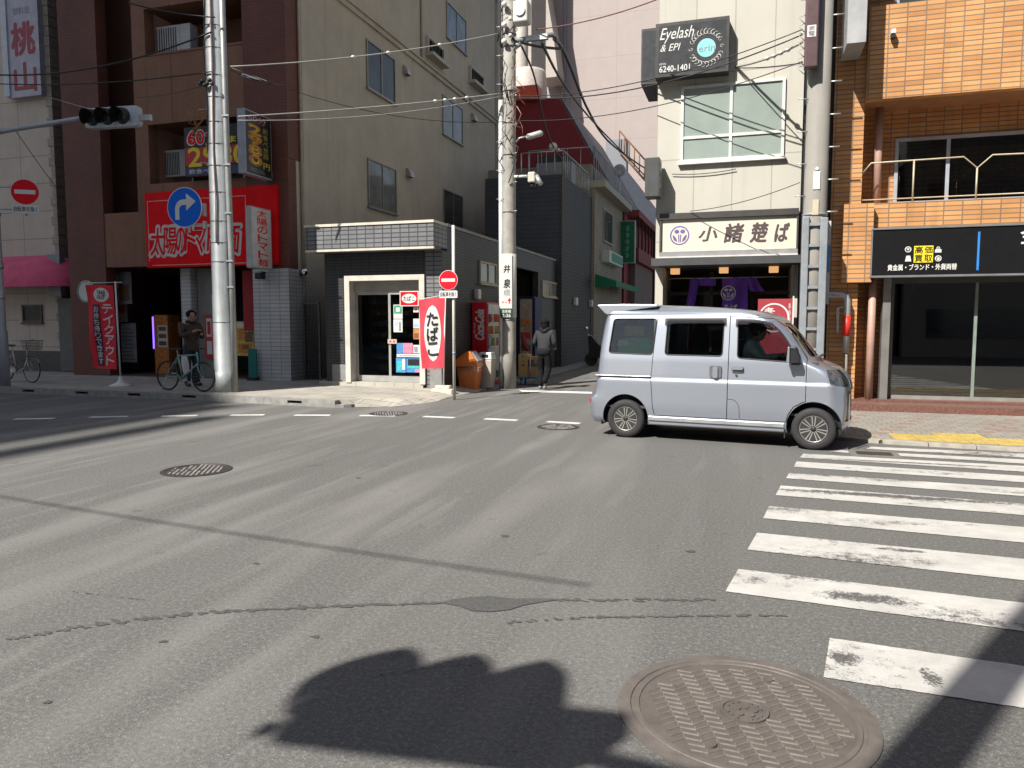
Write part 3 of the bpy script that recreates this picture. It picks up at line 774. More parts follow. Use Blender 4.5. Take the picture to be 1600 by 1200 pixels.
m = MB(); bb, zz = PA(657, 40, aR); m.tube([(aR + 0.04, bb, zl + 0.1), (aR + 0.04, bb, TOP)], 0.04, 8); m.build('downpipe', plain('beige pipe', (0, 0, 0)), bld)
# rear extension of the block, further up the side street
ext = thing('rear_block', 'plain beige block with a dark downpipe behind the apartment building side wall', 'building', (aR, 33.2, 0))
part('wall', M_BEIGE, ext, (aR - 6, aR + 0.12, 33.02, 35.2, 0, TOP - 1))
bx_, zx_ = PA(778, 150, aR)
m = MB(); m.tube([(aR + 0.17, 33.6, 0), (aR + 0.17, 33.6, TOP - 1)], 0.06, 8); m.build('downpipe', M_INKGREY, ext)
# air conditioners
a0, a1, z0, z1 = RB(244, 39, 297, 72, BB + 0.35); ac_unit('white outdoor unit on the upper brown balcony, fan grille facing out', a0, a1, BB + 0.35, BB + 0.65, z0 - 0.25, z1)
a0, a1, z0, z1 = RB(258, 234, 295, 276, BB + 0.6); ac_unit('grey outdoor unit on the lower balcony behind the price board', a0, a1, BB + 0.6, BB + 0.9, z0, z1)
# ------------------------------------------------------------------ signs on the brown building
st = thing('shop_sign', 'wide red noodle shop sign with white outlined brush lettering', 'sign', (ax(335), BB, zs0))
sa0, sa1 = ax(232, 355), ax(437, 355)
part('board', M_RED, st, (sa0, sa1, BB - 0.10, BB - 0.002, zs0, zs1))
m = MB(); fa0, fa1, fz0, fz1 = ax(236, 360), ax(389, 360), zs0 + 0.05, zs1 - 0.22
for (x0, x1, y0, y1) in ((fa0, fa1, fz1 - 0.015, fz1), (fa0, fa0 + 0.015, fz0 + 0.12, fz1 - 0.015), (fa1 - 0.015, fa1, fz0, fz1 - 0.015), (fa0 + 0.1, fa1 - 0.015, fz0, fz0 + 0.015)):
    m.box(x0, x1, BB - 0.104, BB - 0.1, y0, y1)
m.build('border', plain('sign cream line', (0.6, 0.5, 0.4), 0.6), st)
ta0, ta1 = ax(240, 390), ax(384, 390); tz0, tz1 = zs0 + 0.32, zs0 + 1.05
wd = (ta1 - ta0) / 8.0
big = (('太', 0, 1.25, 0), ('陽', 1.15, 1.2, .02), ('の', 2.3, .8, .03), ('ト', 3.0, 1.0, .1), ('マ', 3.95, 1.0, .03), ('ト', 4.95, .9, .08), ('麺', 5.9, 1.9, .0))
for nm, bo, dd, mt, pad in (('lettering_outline', 0.07, 0.104, plain('sign white', (0.60, 0.58, 0.56), 0.5), 0.035), ('lettering', 0.012, 0.109, M_RED, 0.0)):
    m = MB()
    for ch, x, w, dz in big:
        m.text(ch, ta0 + x * wd - pad, ta0 + (x + w) * wd + pad, tz0 + dz - pad, tz1 - dz * 0.5 + pad, BB - dd, 'b', shear=0.12, bold=bo, ext=0.003)
    m.build(nm, mt, st)
def box_sign(name, label, a0, a1, b0, b1, z0, z1, frame_mat, face_mat, chars, ink, face='a', group=None, arms=True):
    """projecting sign: a slab standing off the wall, its broad faces looking along the street"""
    t = thing(name, label, 'sign', ((a0 + a1) / 2, b1, z0), group)
    part('case', frame_mat, t, (a0, a1, b0, b1, z0, z1), bevel=0.008)
    part('face', face_mat, t, (a1, a1 + 0.004, b0 + 0.03, b1 - 0.03, z0 + 0.03, z1 - 0.03), (a0 - 0.004, a0, b0 + 0.03, b1 - 0.03, z0 + 0.03, z1 - 0.03))
    for (txt, u0, u1, v0, v1, mt, vert, bo) in chars:
        m = MB(); m.text(txt, b0 + (b1 - b0) * u0, b0 + (b1 - b0) * u1, z0 + (z1 - z0) * v0, z0 + (z1 - z0) * v1, a1 + 0.004, 'a', vert, bold=bo)
        m.build('lettering', mt, t)
    if arms: part('bracket', M_STEEL, t, (a0 + 0.03, a1 - 0.03, b1, b1 + 0.25, z0 + 0.15, z0 + 0.2), (a0 + 0.03, a1 - 0.03, b1, b1 + 0.25, z1 - 0.2, z1 - 0.15))
    return t
def proj(px_l, px_m, px_r, yt, yb, bw):
    """edges of a projecting sign seen at px_l..px_m (outer end) and px_m..px_r (right face)"""
    ym = (yt + yb) / 2
    a1 = PB(px_m, ym, bw)[0]; b1 = PA(px_r, ym, a1)[0]
    return PB(px_l, ym, bw)[0], a1, bw, b1, PB(px_m, yb, bw)[1], PB(px_m, yt, bw)[1]
a0, a1, b0, b1, z0, z1 = proj(384, 392.5, 412, 321, 418, BB - 0.95)
b1 = BB - 0.12
box_sign('projecting_sign', 'narrow white projecting sign with vertical red lettering beside the tile pillar', a0, a1, b0, b1, z0, z1, plain('sign case grey', (0.40, 0.41, 0.43), 0.5), M_WHITE,
         [('太陽のトマト麺', 0.30, 0.78, 0.03, 0.97, M_RED, True, 0.02)], None)
a0, a1, b0, b1, z0, z1 = proj(371, 383, 406, 168, 270, BB - 1.1)
b1 = BB - 0.05
M_SIGNBLK = plain('sign black', (0.018, 0.018, 0.02), 0.35)
box_sign('projecting_sign', 'tall black projecting sign with yellow price numerals on the brick pillar', a0, a1, b0, b1, z0, z1, plain('sign case blue grey', (0.33, 0.36, 0.42), 0.45), M_SIGNBLK,
         [('2980', 0.12, 0.60, 0.16, 0.80, M_INKORANGE, True, 0.09), ('2980', 0.18, 0.54, 0.18, 0.79, M_YEL, True, 0.02), ('円', 0.66, 0.9, 0.14, 0.24, M_YEL, False, 0.0),
          ('飲食べ放題', 0.66, 0.86, 0.30, 0.80, plain('dim yellow', (0.35, 0.30, 0.04), 0.5), True, 0.0), ('60分', 0.12, 0.80, 0.84, 0.95, M_INKPINK, False, 0.0), ('税込', 0.15, 0.7, 0.05, 0.12, M_INKGREY, False, 0.0)], None)
a0, a1, z0, z1 = RB(291, 196, 392, 274, BB - 0.12)
t = thing('price_board', 'black price board with a large red 60 over yellow numerals on the brown balcony', 'sign', (a0, BB, z0))
part('board', M_SIGNBLK, t, (a0, a1, BB - 0.18, BB - 0.02, z0, z1)); H_ = z1 - z0; L_ = a1 - a0
part('red_band', M_INKRED, t, (a0 + 0.02, a1 - 0.02, BB - 0.183, BB - 0.18, z0 + H_ * 0.22, z0 + H_ * 0.58))
part('blue_band', plain('sign navy', (0.03, 0.05, 0.12), 0.5), t, (a0 + 0.02, a1 - 0.02, BB - 0.183, BB - 0.18, z0 + H_ * 0.02, z0 + H_ * 0.18))
m = MB(); m.text('60分', a0 + 0.05 * L_, a0 + 0.60 * L_, z0 + H_ * 0.61, z0 + H_ * 0.98, BB - 0.182, 'b', bold=0.06); m.build('lettering', M_PAPER, t)
m = MB(); m.text('60分', a0 + 0.06 * L_, a0 + 0.59 * L_, z0 + H_ * 0.62, z0 + H_ * 0.97, BB - 0.187, 'b', bold=0.02); m.build('lettering', M_RED, t)
m = MB(); m.text('2980', a0 + 0.06 * L_, a0 + 0.97 * L_, z0 + H_ * 0.20, z0 + H_ * 0.58, BB - 0.185, 'b', bold=0.03); m.text('まく', a0 + 0.68 * L_, a0 + 0.96 * L_, z0 + H_ * 0.63, z0 + H_ * 0.76, BB - 0.182, 'b', bold=0.02); m.build('lettering', M_YEL, t)
m = MB(); m.text('飲食べ放題', a0 + 0.06 * L_, a0 + 0.6 * L_, z0 + H_ * 0.05, z0 + H_ * 0.15, BB - 0.185, 'b', bold=0.01); m.build('lettering', M_PAPER, t)
# things standing in the noodle shop entrance
a0, a1, z0, z1 = RB(190, 505, 213, 566, BB + 1.0)
menu = thing('menu_board', 'white lined menu board standing in the dark shop entrance', 'menu board', (a0, BB + 1, 0.14))
part('panel', M_BLACK, menu, (a0 - 0.03, a1 + 0.03, BB + 1.0, BB + 1.06, 0.14, z1 + 0.03))
m = MB(); m.box(a0, a1, BB + 0.99, BB + 1.0, z0, z1); m.build('sheet', plain('menu paper', (0.5, 0.5, 0.48), 0.7), menu)
m = MB()
for k in range(9): m.box(a0 + 0.03, a1 - 0.06 * (k % 3) - 0.03, BB + 0.985, BB + 0.99, z0 + 0.08 + k * (z1 - z0 - 0.15) / 9, z0 + 0.105 + k * (z1 - z0 - 0.15) / 9)
m.build('print', M_INKGREY, menu)
a0, a1, z0, z1 = RB(241, 492, 263, 572, BB + 0.9)
fr = thing('ticket_machine', 'orange ticket machine with food photos and a violet edge lamp', 'vending machine', (a0, BB + 1, 0.14))
part('cabinet', M_INKORANGE, fr, (a0, a1, BB + 0.9, BB + 1.4, 0.14, z1), bevel=0.01)
part('panel', M_PAPER, fr, (a0 + 0.14, a1 - 0.02, BB + 0.89, BB + 0.9, z0 + 0.55, z1 - 0.3))
for k in range(3): part('photo', M_INKBROWN, fr, (a0 + 0.18, a1 - 0.06, BB + 0.884, BB + 0.89, z0 + 0.60 + k * 0.21, z0 + 0.72 + k * 0.21))
part('lamp_strip', lamp_mat('violet lamp', (0.20, 0.10, 0.9), 1.6), fr, (a0 - 0.05, a0 - 0.01, BB + 0.9, BB + 0.94, z0 + 0.5, z1 - 0.05))
a0, a1, z0, z1 = RB(370, 502, 397, 556, BB + 0.5)
poster('food_poster', 'yellow and orange food poster low beside the white tile pillar', 'poster', a0, a1, z0, z1, BB + 0.5,
       [(0.05, 0.95, 0.82, 0.96, M_PAPER), (0.08, 0.55, 0.45, 0.78, M_INKORANGE), (0.5, 0.95, 0.40, 0.70, M_INKBROWN), (0.1, 0.9, 0.08, 0.36, M_INKORANGE), (0.3, 0.7, 0.2, 0.32, M_INKBROWN)], M_INKYEL)
a0, a1, z0, z1 = RB(321, 492, 334, 560, BB + 0.45)
poster('red_poster', 'tall red and white poster half hidden by the steel pole', 'poster', a0, a1, z0, z1, BB + 0.45,
       [(0.2, 0.8, 0.5, 0.92, M_PAPER), (0.3, 0.7, 0.55, 0.85, M_INKRED), (0.2, 0.8, 0.1, 0.4, M_PAPER)], M_INKRED)
a0, a1, z0, z1 = RB(168, 425, 206, 475, BB + 0.6)
poster('photo_panel', 'faded photo panel high in the shop entrance above the menu', 'poster', a0, a1, z0, z1, BB + 0.6, [(0.5, 0.9, 0.1, 0.6, M_INKBROWN), (0.1, 0.45, 0.5, 0.9, M_PAPER)], M_INKGREY)
a0, a1, z0, z1 = RB(183, 475, 199, 503, BB + 0.9)
poster('face_poster', 'small pale poster with a red centre between photo panel and menu', 'poster', a0, a1, z0, z1, BB + 0.9, [(0.2, 0.8, 0.5, 0.9, M_INKRED)], plain('poster tan', (0.35, 0.28, 0.22), 0.7))
a0, a1, z0, z1 = RB(388, 545, 402, 590, BB - 0.25)
bg = thing('cloth_screen', 'teal cloth screen standing at the foot of the white tile pillar', 'screen', (a0, BB - 0.25, 0.12))
part('cloth', plain('teal cloth', (0.01, 0.16, 0.14), 0.8), bg, (a0, a0 + 0.24, BB - 0.25, BB - 0.21, 0.2, z1)); part('foot', M_BLACK, bg, (a0 - 0.01, a0 + 0.25, BB - 0.32, BB - 0.14, 0.12, 0.2))
b_, z_ = 0, 0
a0, z0 = PB(411, 428, BB - 0.2)
sp = thing('spotlight', 'small black floodlight on the white tile pillar under the narrow sign', 'lamp', (a0, BB - 0.1, z0))
part('head', M_BLACK, sp, (a0 - 0.1, a0 + 0.08, BB - 0.42, BB - 0.2, z0 - 0.14, z0 + 0.02), bevel=0.02); part('arm', M_BLACK, sp, (a0 - 0.02, a0 + 0.02, BB - 0.25, BB - 0.1, z0 + 0.022, z0 + 0.06))
# ------------------------------------------------------------------ cream building on the far left
CB = 18.3
M_CREAM = tiled('cream panel', (0.60, 0.53, 0.45), (0.58, 0.51, 0.435), (0.32, 0.28, 0.24), 2.4, 0.85, 0.012, 0.0, 0.8, 0.4, 0.15)
cr = thing('corner_building', 'cream panelled building with quoin stones and a pink awning at the left edge', 'building', (-22, CB, 0))
cx1 = PB(88, 300, CB)[0]
part('wall', M_CREAM, cr, (cx1 - 9, cx1, CB, CB + 12, 0, TOP - 4))
m = MB()
for k in range(56):
    z = 0.75 + k * 0.30
    if k % 2: m.box(cx1 - 0.22, cx1 + 0.03, CB - 0.03, CB + 0.25, z, z + 0.26)
    else: m.box(cx1 - 0.13, cx1 + 0.03, CB - 0.03, CB + 0.25, z, z + 0.26)
m.build('quoin', plain('quoin stone', (0.36, 0.32, 0.27), 0.8, 0, 0.2, 6, 0.3), cr)
part('plinth', plain('dark plinth', (0.10, 0.095, 0.09), 0.8), cr, (cx1 - 9, cx1 + 0.02, CB - 0.04, CB, 0, 0.72))
a0, a1, z0, z1 = RB(36, 476, 67, 504, CB)
win_b(cr, a0, a1, z0, z1, CB, fr=0.06, mat=plain('brown frame', (0.12, 0.07, 0.05), 0.6), gl=plain('dim frosted glass', (0.06, 0.055, 0.05), 0.5, spec=0.2))
a0, a1, z0, z1 = RB(-80, 398, 107, 449, CB - 0.6)
M_PINKAWN = plain('pink awning cloth', (0.66, 0.09, 0.19), 0.75, 0, 0.18, 3)
m = MB()
def aw_h(u): return 1.0 if u < 0.74 else math.sqrt(max(0.0, 1 - ((u - 0.74) / 0.26) ** 2))
def awn(u, v):
    t_ = v * math.pi / 2; h_ = aw_h(u)
    return (a0 + (a1 - a0) * u, CB - 0.05 - 0.9 * (0.35 + 0.65 * h_) * math.sin(t_), z0 + 0.14 + (z1 - z0 - 0.14) * h_ * math.cos(t_))
m.sheet(awn, 60, 12)
m.sheet(lambda u, v: (a0 + (a1 - a0) * u, CB - 0.05 - 0.9 * (0.35 + 0.65 * aw_h(u)), z0 + 0.14 - 0.16 * v + 0.03 * abs(math.sin(u * 50)) * v), 150, 1)
aw = m.build('awning', M_PINKAWN, cr)
part('side_panel', plain('grey box panel', (0.24, 0.25, 0.27), 0.6), cr, (cx1 + 0.06, cx1 + 0.55, CB - 0.5, CB - 0.3, PB(114, 462, CB - 0.5)[1], PB(114, 396, CB - 0.5)[1]))
part('passage_door', plain('passage door grey', (0.13, 0.13, 0.125), 0.7), cr, (cx1 + 0.06, aL - 0.05, CB - 0.2, CB - 0.15, 0.1, PB(114, 464, CB - 0.5)[1] - 0.02))
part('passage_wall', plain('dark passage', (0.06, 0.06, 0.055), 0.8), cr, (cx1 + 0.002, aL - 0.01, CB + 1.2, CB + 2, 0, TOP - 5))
a0, a1, z0, z1 = RB(14, -60, 62, 152, CB - 0.15)
t = thing('wall_sign', 'white upright sign with two big red characters on the cream wall', 'sign', (a0, CB, z0))
part('board', plain('sign lilac white', (0.42, 0.42, 0.50), 0.5), t, (a0, a1, CB - 0.2, CB - 0.002, z0, z1)); part('edge', plain('sign edge white', (0.55, 0.58, 0.64), 0.5), t, (a0 - 0.22, a0 - 0.002, CB - 0.24, CB - 0.002, z0 + 0.05, z1))
H_ = lambda py: PB(38, py, CB - 0.2)[1]
M_DKRED = plain('dark red letters', (0.30, 0.015, 0.04), 0.5)
m = MB(); w_ = a1 - a0
m.text('桃', a0 + 0.12 * w_, a0 + 0.86 * w_, H_(85), H_(35), CB - 0.2, 'b', bold=0.04); m.text('山', a0 + 0.15 * w_, a0 + 0.86 * w_, H_(143), H_(98), CB - 0.2, 'b', bold=0.03); m.build('lettering', M_DKRED, t)
m = MB(); m.text('御料理', a0 + 0.2 * w_, a0 + 0.75 * w_, H_(22), H_(10), CB - 0.2, 'b'); m.build('lettering', M_INKGREY, t)

# ------------------------------------------------------------------ tobacco shop on the corner
TB = 15.3; TF = TB + 0.48; tR = PB(677, 365, TB)[0]; tL = PB(477, 370, TB)[0]
tz0_, tz1_ = PB(677, 388, TB)[1], PB(677, 343, TB)[1]
M_GTILE = tiled('grey ceramic tile', (0.205, 0.21, 0.22), (0.175, 0.18, 0.19), (0.055, 0.055, 0.06), 0.215, 0.10, 0.012, 0.0, 0.45, 0.7)
M_DTILE = tiled('charcoal tile', (0.056, 0.057, 0.060), (0.047, 0.048, 0.051), (0.022, 0.022, 0.023), 0.23, 0.07, 0.010, 0.0, 0.5, 0.6)
M_TRIM = plain('cream trim', (0.56, 0.52, 0.44), 0.6)
sh = thing('tobacco_shop', 'single storey corner shop in grey tile with a deep tiled canopy', 'building', (tL, TF, 0))
part('canopy', M_GTILE, sh, (tL, tR, TB, TF + 0.3, tz0_ + 0.05, tz1_ - 0.06))
part('canopy_trim', M_TRIM, sh, (tL - 0.02, tR + 0.02, TB - 0.025, TF + 0.3, tz1_ - 0.058, tz1_), (tL - 0.01, tR + 0.01, TB - 0.012, TB + 0.06, tz0_, tz0_ + 0.048))
part('soffit', plain('canopy soffit', (0.16, 0.16, 0.16), 0.8), sh, (tL + 0.02, tR - 0.02, TB + 0.062, TF, tz0_ + 0.01, tz0_ + 0.048))
dz = lambda py: PB(603, py, TF)[1]
da0, da1 = PB(541, 515, TF)[0], PB(665, 515, TF)[0]; dt = dz(430)
part('front_wall', M_DTILE, sh, (tL + 0.35, da0 - 0.002, TF, TF + 0.2, 0.1, tz0_ + 0.009), (da0 - 0.002, da1 + 0.002, TF, TF + 0.2, dt + 0.002, tz0_ + 0.009))
part('front_wall', M_GTILE, sh, (da1 + 0.002, tR - 0.002, TF, TF + 0.2, 0.1, tz0_ + 0.009), label='paler tile strip right of the doorway')
part('left_wall', M_DTILE, sh, (tL + 0.2, tL + 0.35, TF, 26.2, 0, tz1_ - 0.1))
part('plinth', plain('grey plinth', (0.22, 0.22, 0.22), 0.7), sh, (tL + 0.36, da0 - 0.003, TF - 0.015, TF, 0.1, 0.62)); part('plinth', plain('grey plinth', (0, 0, 0)), sh, (da1 + 0.1, tR - 0.004, TF - 0.015, TF, 0.1, 0.55))
# long side wall towards the side street, with a doorway
bd0, bd1 = PA(806, 500, tR)[0], PA(841, 500, tR)[0]; bw_end = 26.2; dtop = PA(823, 421, tR)[1]
part('side_wall', M_DTILE, sh, (tR - 0.2, tR, TF + 0.302, bd0, 0, tz1_ - 0.06), (tR - 0.2, tR, bd1, bw_end, 0, tz1_ - 0.06), (tR - 0.2, tR, bd0 + 0.002, bd1 - 0.002, dtop, tz1_ - 0.06), (tR - 0.198, tR, TF + 0.002, TF + 0.3, 0, tz0_ + 0.008))
part('side_trim', plain('grey coping', (0.22, 0.22, 0.215), 0.6), sh, (tR - 0.22, tR + 0.025, TF + 0.302, bw_end, tz1_ - 0.058, tz1_ + 0.01))
part('roof', plain('roof felt', (0.2, 0.2, 0.2), 0.9), sh, (tL + 0.36, tR - 0.23, TF + 0.31, bw_end, tz1_ - 0.2, tz1_ - 0.08))
part('door_recess', M_DARK, sh, (tR - 1.2, tR - 1.15, bd0 - 0.3, bd1 + 0.3, 0, dtop), (tR - 1.15, tR - 0.2, bd0 - 0.3, bd0 - 0.25, 0, dtop), (tR - 1.15, tR - 0.2, bd1 + 0.25, bd1 + 0.3, 0, dtop))
for (x0, x1, yt, yb) in ((748, 774, 410, 444), (846, 870, 440, 464)):
    b0, b1, z0, z1 = RA(x0, yt, x1, yb, tR); win_a(sh, b0, b1, z0, z1, tR, vert=((b0 + b1) / 2,), mat=plain('cream frame', (0.36, 0.33, 0.28), 0.6), gl=M_WINGLASS2)
for (x, y) in ((743, 460),):
    b, z = PA(x, y, tR); part('vent_cover', M_WHITE, sh, (tR, tR + 0.12, b - 0.11, b + 0.11, z - 0.13, z + 0.13), bevel=0.02)
m = MB(); bp, zp = PA(878, 480, tR); m.tube([(tR + 0.05, bp, 0.05), (tR + 0.05, bp, tz1_ - 0.1)], 0.045, 8); m.build('downpipe', plain('grey pipe', (0.28, 0.28, 0.27), 0.6), sh)
# doorway
M_DFRAME = plain('door surround cream', (0.54, 0.51, 0.45), 0.55)
part('door_surround', M_DFRAME, sh, (da0, da0 + 0.13, TF - 0.06, TF + 0.3, 0.2, dt), (da1 - 0.13, da1, TF - 0.06, TF + 0.3, 0.2, dt), (da0 + 0.13, da1 - 0.13, TF - 0.06, TF + 0.3, dt - 0.12, dt))
zh = dz(455)
part('shutter_box', plain('shutter box', (0.30, 0.29, 0.27), 0.55, 0.2), sh, (da0 + 0.131, da1 - 0.131, TF + 0.16, TF + 0.3, zh, dt - 0.121))
am_ = PB(611, 515, TF + 0.25)[0]
M_SASH = plain('door sash', (0.42, 0.42, 0.40), 0.4, 0.4)
for (x0, x1, dd) in ((da0 + 0.135, am_ + 0.03, 0.22), (am_ - 0.03, da1 - 0.135, 0.18)):
    m = MB(); y0, y1 = TF + dd, TF + dd + 0.035
    m.box(x0, x0 + 0.06, y0, y1, 0.22, zh); m.box(x1 - 0.06, x1, y0, y1, 0.22, zh); m.box(x0 + 0.06, x1 - 0.06, y0, y1, zh - 0.07, zh); m.box(x0 + 0.06, x1 - 0.06, y0, y1, 0.22, 0.36)
    d_ = m.build('sliding_door', M_SASH, sh)
    m = MB(); m.box(x0 + 0.06, x1 - 0.06, y0 + 0.014, y0 + 0.02, 0.36, zh - 0.07); m.build('pane', M_SHOPGLASS, d_)
M_STEP = tiled('step stone', (0.44, 0.41, 0.355), (0.41, 0.385, 0.335), (0.22, 0.2, 0.17), 0.5, 0.5, 0.008, 0.0, 0.8, 0.4, 0.2, ground=True)
f0, f1 = PG(500, 600, 0.12), PG(661, 612, 0.03)
part('door_step', M_STEP, sh, (f0[0] + 0.1, f1[0], f1[1], TF + 0.2, 0.0, 0.215))
part('interior', plain('shop interior wall', (0.07, 0.07, 0.07), 0.8), sh, (tL + 0.36, da1 + 0.3, TF + 2.2, TF + 2.3, 0, 3.2), (tL + 0.36, tL + 0.4, TF + 0.31, TF + 2.2, 0, 3.2), (da1 + 0.3, da1 + 0.35, TF + 0.31, TF + 2.2, 0, 3.2), (tL + 0.4, da1 + 0.3, TF + 0.31, TF + 2.2, 0.1, 0.2))
# goods on the shelves behind the glass
sf = thing('shelf_unit', 'dark shelf unit of small coloured packets behind the left shop door', 'shelf', (da0 + 0.6, TF + 1.0, 0.2))
m = MB()
for k in range(7): m.box(da0 + 0.18, da1 - 0.3, TF + 0.9, TF + 1.2, 0.42 + k * 0.27, 0.44 + k * 0.27)
m.box(da0 + 0.18, da1 - 0.3, TF + 1.2, TF + 1.22, 0.2, 2.3); m.build('board', M_DARK, sf)
rs = random.Random(5)
pk = [MB() for _ in range(6)]
for k in range(7):
    x = da0 + 0.2
    while x < da1 - 0.4:
        w = rs.uniform(0.05, 0.09); pk[rs.randrange(6)].box(x, x + w * 0.86, TF + 0.92, TF + 1.0, 0.445 + k * 0.27, 0.445 + k * 0.27 + rs.uniform(0.08, 0.16)); x += w
for mb, mt in zip(pk, (M_PAPER, M_INKBLUE, M_INKRED, M_INKYEL, M_INKGREEN, M_INKGREY)):
    o_ = mb.build('packet_row', mt, sf); o_['kind'] = 'stuff'
def tposter(label, x0, y0, x1, y1, layers, mat, dd=0.175):
    a0, a1, z0, z1 = RB(x0, y0, x1, y1, TF + dd); return poster('window_poster', label, 'poster', a0, a1, z0, z1, TF + dd, layers, mat, 'posters on the tobacco shop door', 0.006)
tposter('green leafy picture card at the top of the right shop door', 615, 476, 629, 498, [(0.05, 0.95, 0.35, 0.95, M_INKGREEN), (0.3, 0.7, 0.5, 0.8, M_PAPER)], M_PAPER)
tposter('pale card with a dark figure under the leafy card', 615, 499, 629, 519, [(0.6, 0.85, 0.1, 0.8, M_INKGREY), (0.1, 0.5, 0.5, 0.9, plain('print lilac', (0.45, 0.45, 0.6), 0.6))], M_PAPER)
tposter('small white notice with a red mark near the banner', 646, 480, 654, 488, [(0.3, 0.7, 0.3, 0.7, M_INKRED)], M_PAPER)
tposter('tall white and blue notice beside the banner edge', 646, 498, 655, 513, [(0.1, 0.9, 0.1, 0.5, plain('print sky', (0.3, 0.45, 0.6), 0.6))], M_PAPER)
tposter('orange food notice beside the banner edge', 646, 514, 655, 530, [(0.1, 0.9, 0.1, 0.6, M_INKBROWN)], M_INKORANGE)
tposter('pink and blue landscape leaflet above the white shelf strip', 620, 536, 645, 552, [(0.0, 0.4, 0.0, 1.0, M_INKBLUE), (0.5, 0.9, 0.1, 0.5, M_INKPINK)], M_INKPINK, 0.172)
tposter('black and white leaflet right of the landscape leaflet', 646, 539, 660, 552, [(0.1, 0.5, 0.1, 0.8, M_INKGREY)], M_PAPER, 0.172)
tposter('long white strip of text across the right shop door', 620, 553, 663, 558, [(0.1, 0.8, 0.3, 0.6, M_INKPINK)], M_PAPER, 0.168)
tposter('light blue poster at the bottom of the right shop door', 619, 559, 634, 582, [(0.1, 0.6, 0.1, 0.8, M_INKTEAL), (0.65, 0.95, 0.2, 0.9, M_PAPER)], M_INKBLUE, 0.166)
tposter('teal and black poster at the bottom right of the shop door', 635, 560, 662, 582, [(0.1, 0.85, 0.45, 0.95, M_SIGNBLK), (0.05, 0.75, 0.3, 0.48, M_INKTEAL), (0.5, 0.95, 0.02, 0.25, M_INKPINK)], M_INKBLUE, 0.166)
tposter('beige sticker pair on the door handles', 606, 530, 620, 537, [(0.2, 0.4, 0.3, 0.7, M_INKRED), (0.6, 0.8, 0.3, 0.7, M_INKRED)], plain('sticker beige', (0.5, 0.4, 0.34), 0.6), 0.16)
a0, a1, z0, z1 = RB(626, 456, 653, 477, TF + 0.1)
t = thing('tobacco_plate', 'small red plate with a white oval reading tobacco in the shop doorway', 'sign', ((a0 + a1) / 2, TF + 0.1, z0))
part('plate', M_RED, t, (a0, a1, TF + 0.09, TF + 0.11, z0, z1)); part('rim', M_PAPER, t, (a0 - 0.02, a1 + 0.02, TF + 0.092, TF + 0.108, z0 - 0.02, z1 + 0.02))
m = MB(); m.prism(circle((a0 + a1) / 2, (z0 + z1) / 2, (a1 - a0) * 0.42, (z1 - z0) * 0.35), TF + 0.085, TF + 0.09, 'y'); m.build('oval', M_PAPER, t)
m = MB(); m.text('たばこ', a0 + (a1 - a0) * 0.18, a0 + (a1 - a0) * 0.82, z0 + (z1 - z0) * 0.32, z0 + (z1 - z0) * 0.68, TF + 0.085, 'b', bold=0.02); m.build('lettering', M_SIGNBLK, t)
# gate in the gap between the two buildings
g0, g1, gz0, gz1 = RB(474, 472, 500, 590, BB + 0.4)
t = thing('mesh_gate', 'dark mesh gate closing the gap left of the corner shop', 'gate', (g0, BB + 0.4, 0.1))
part('frame', plain('gate frame', (0.13, 0.13, 0.13), 0.5, 0.4), t, (g0, g0 + 0.05, BB + 0.4, BB + 0.45, 0.1, gz1), (g1 - 0.05, g1, BB + 0.4, BB + 0.45, 0.1, gz1), (g0 + 0.05, g1 - 0.05, BB + 0.4, BB + 0.45, gz1 - 0.05, gz1))
m = MB()
for k in range(1, 9): m.box(g0 + 0.05 + (g1 - g0 - 0.1) * k / 9 - 0.005, g0 + 0.05 + (g1 - g0 - 0.1) * k / 9 + 0.005, BB + 0.42, BB + 0.43, 0.1, gz1 - 0.05)
for k in range(20): m.box(g0 + 0.05, g1 - 0.05, BB + 0.43, BB + 0.436, 0.15 + k * 0.09, 0.158 + k * 0.09)
m.build('mesh', M_BLACK, t)
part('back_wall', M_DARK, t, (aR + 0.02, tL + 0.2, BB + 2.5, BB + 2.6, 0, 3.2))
b, z = PB(475, 425, BB + 0.2)
t = thing('dome_lamp', 'small round wall lamp on the beige side wall above the gate', 'lamp', (aR + 0.1, BB + 1.3, z)); m = MB(); bq_, zq_ = PA(475, 425, aR + 0.1); m.ball((aR + 0.1, bq_, zq_), 0.1); m.build('globe', M_CHROME, t); part('base', M_BLACK, t, (aR, aR + 0.06, bq_ - 0.08, bq_ + 0.08, zq_ - 0.1, zq_ + 0.04))
# ------------------------------------------------------------------ further houses along the left of the side street
SA = -6.42
M_NAVY = tiled('navy siding', (0.040, 0.048, 0.062), (0.036, 0.043, 0.056), (0.02, 0.022, 0.03), 3.0, 0.16, 0.012, 0.3, 0.6, 0.5)
M_GSIDE = tiled('grey siding', (0.050, 0.048, 0.045), (0.044, 0.042, 0.040), (0.020, 0.019, 0.018), 2.4, 0.13, 0.014, 0.3, 0.65, 0.6)
nb0 = 26.24; nb1 = PA(924, 400, SA)[0]; nz = PB(880, 272, nb0)[1]
na = PB(758, 350, nb0)[0]
h = thing('town_house', 'dark navy sided house with a roof railing rising behind the corner shop', 'building', (SA, nb0, 0))
part('front_wall', M_NAVY, h, (na, SA - 0.1, nb0, nb0 + 0.2, 0, nz)); part('side_wall', M_GSIDE, h, (SA - 0.3, SA, nb0 + 0.202, nb1, 0, nz), (SA - 0.098, SA, nb0 + 0.02, nb0 + 0.2, 0, nz))
part('roof', M_DARK, h, (na, SA - 0.31, nb0 + 0.21, nb1, nz - 0.3, nz - 0.1)); part('left_wall', M_NAVY, h, (na, na + 0.2, nb0 + 0.21, nb1, 0, nz - 0.31))
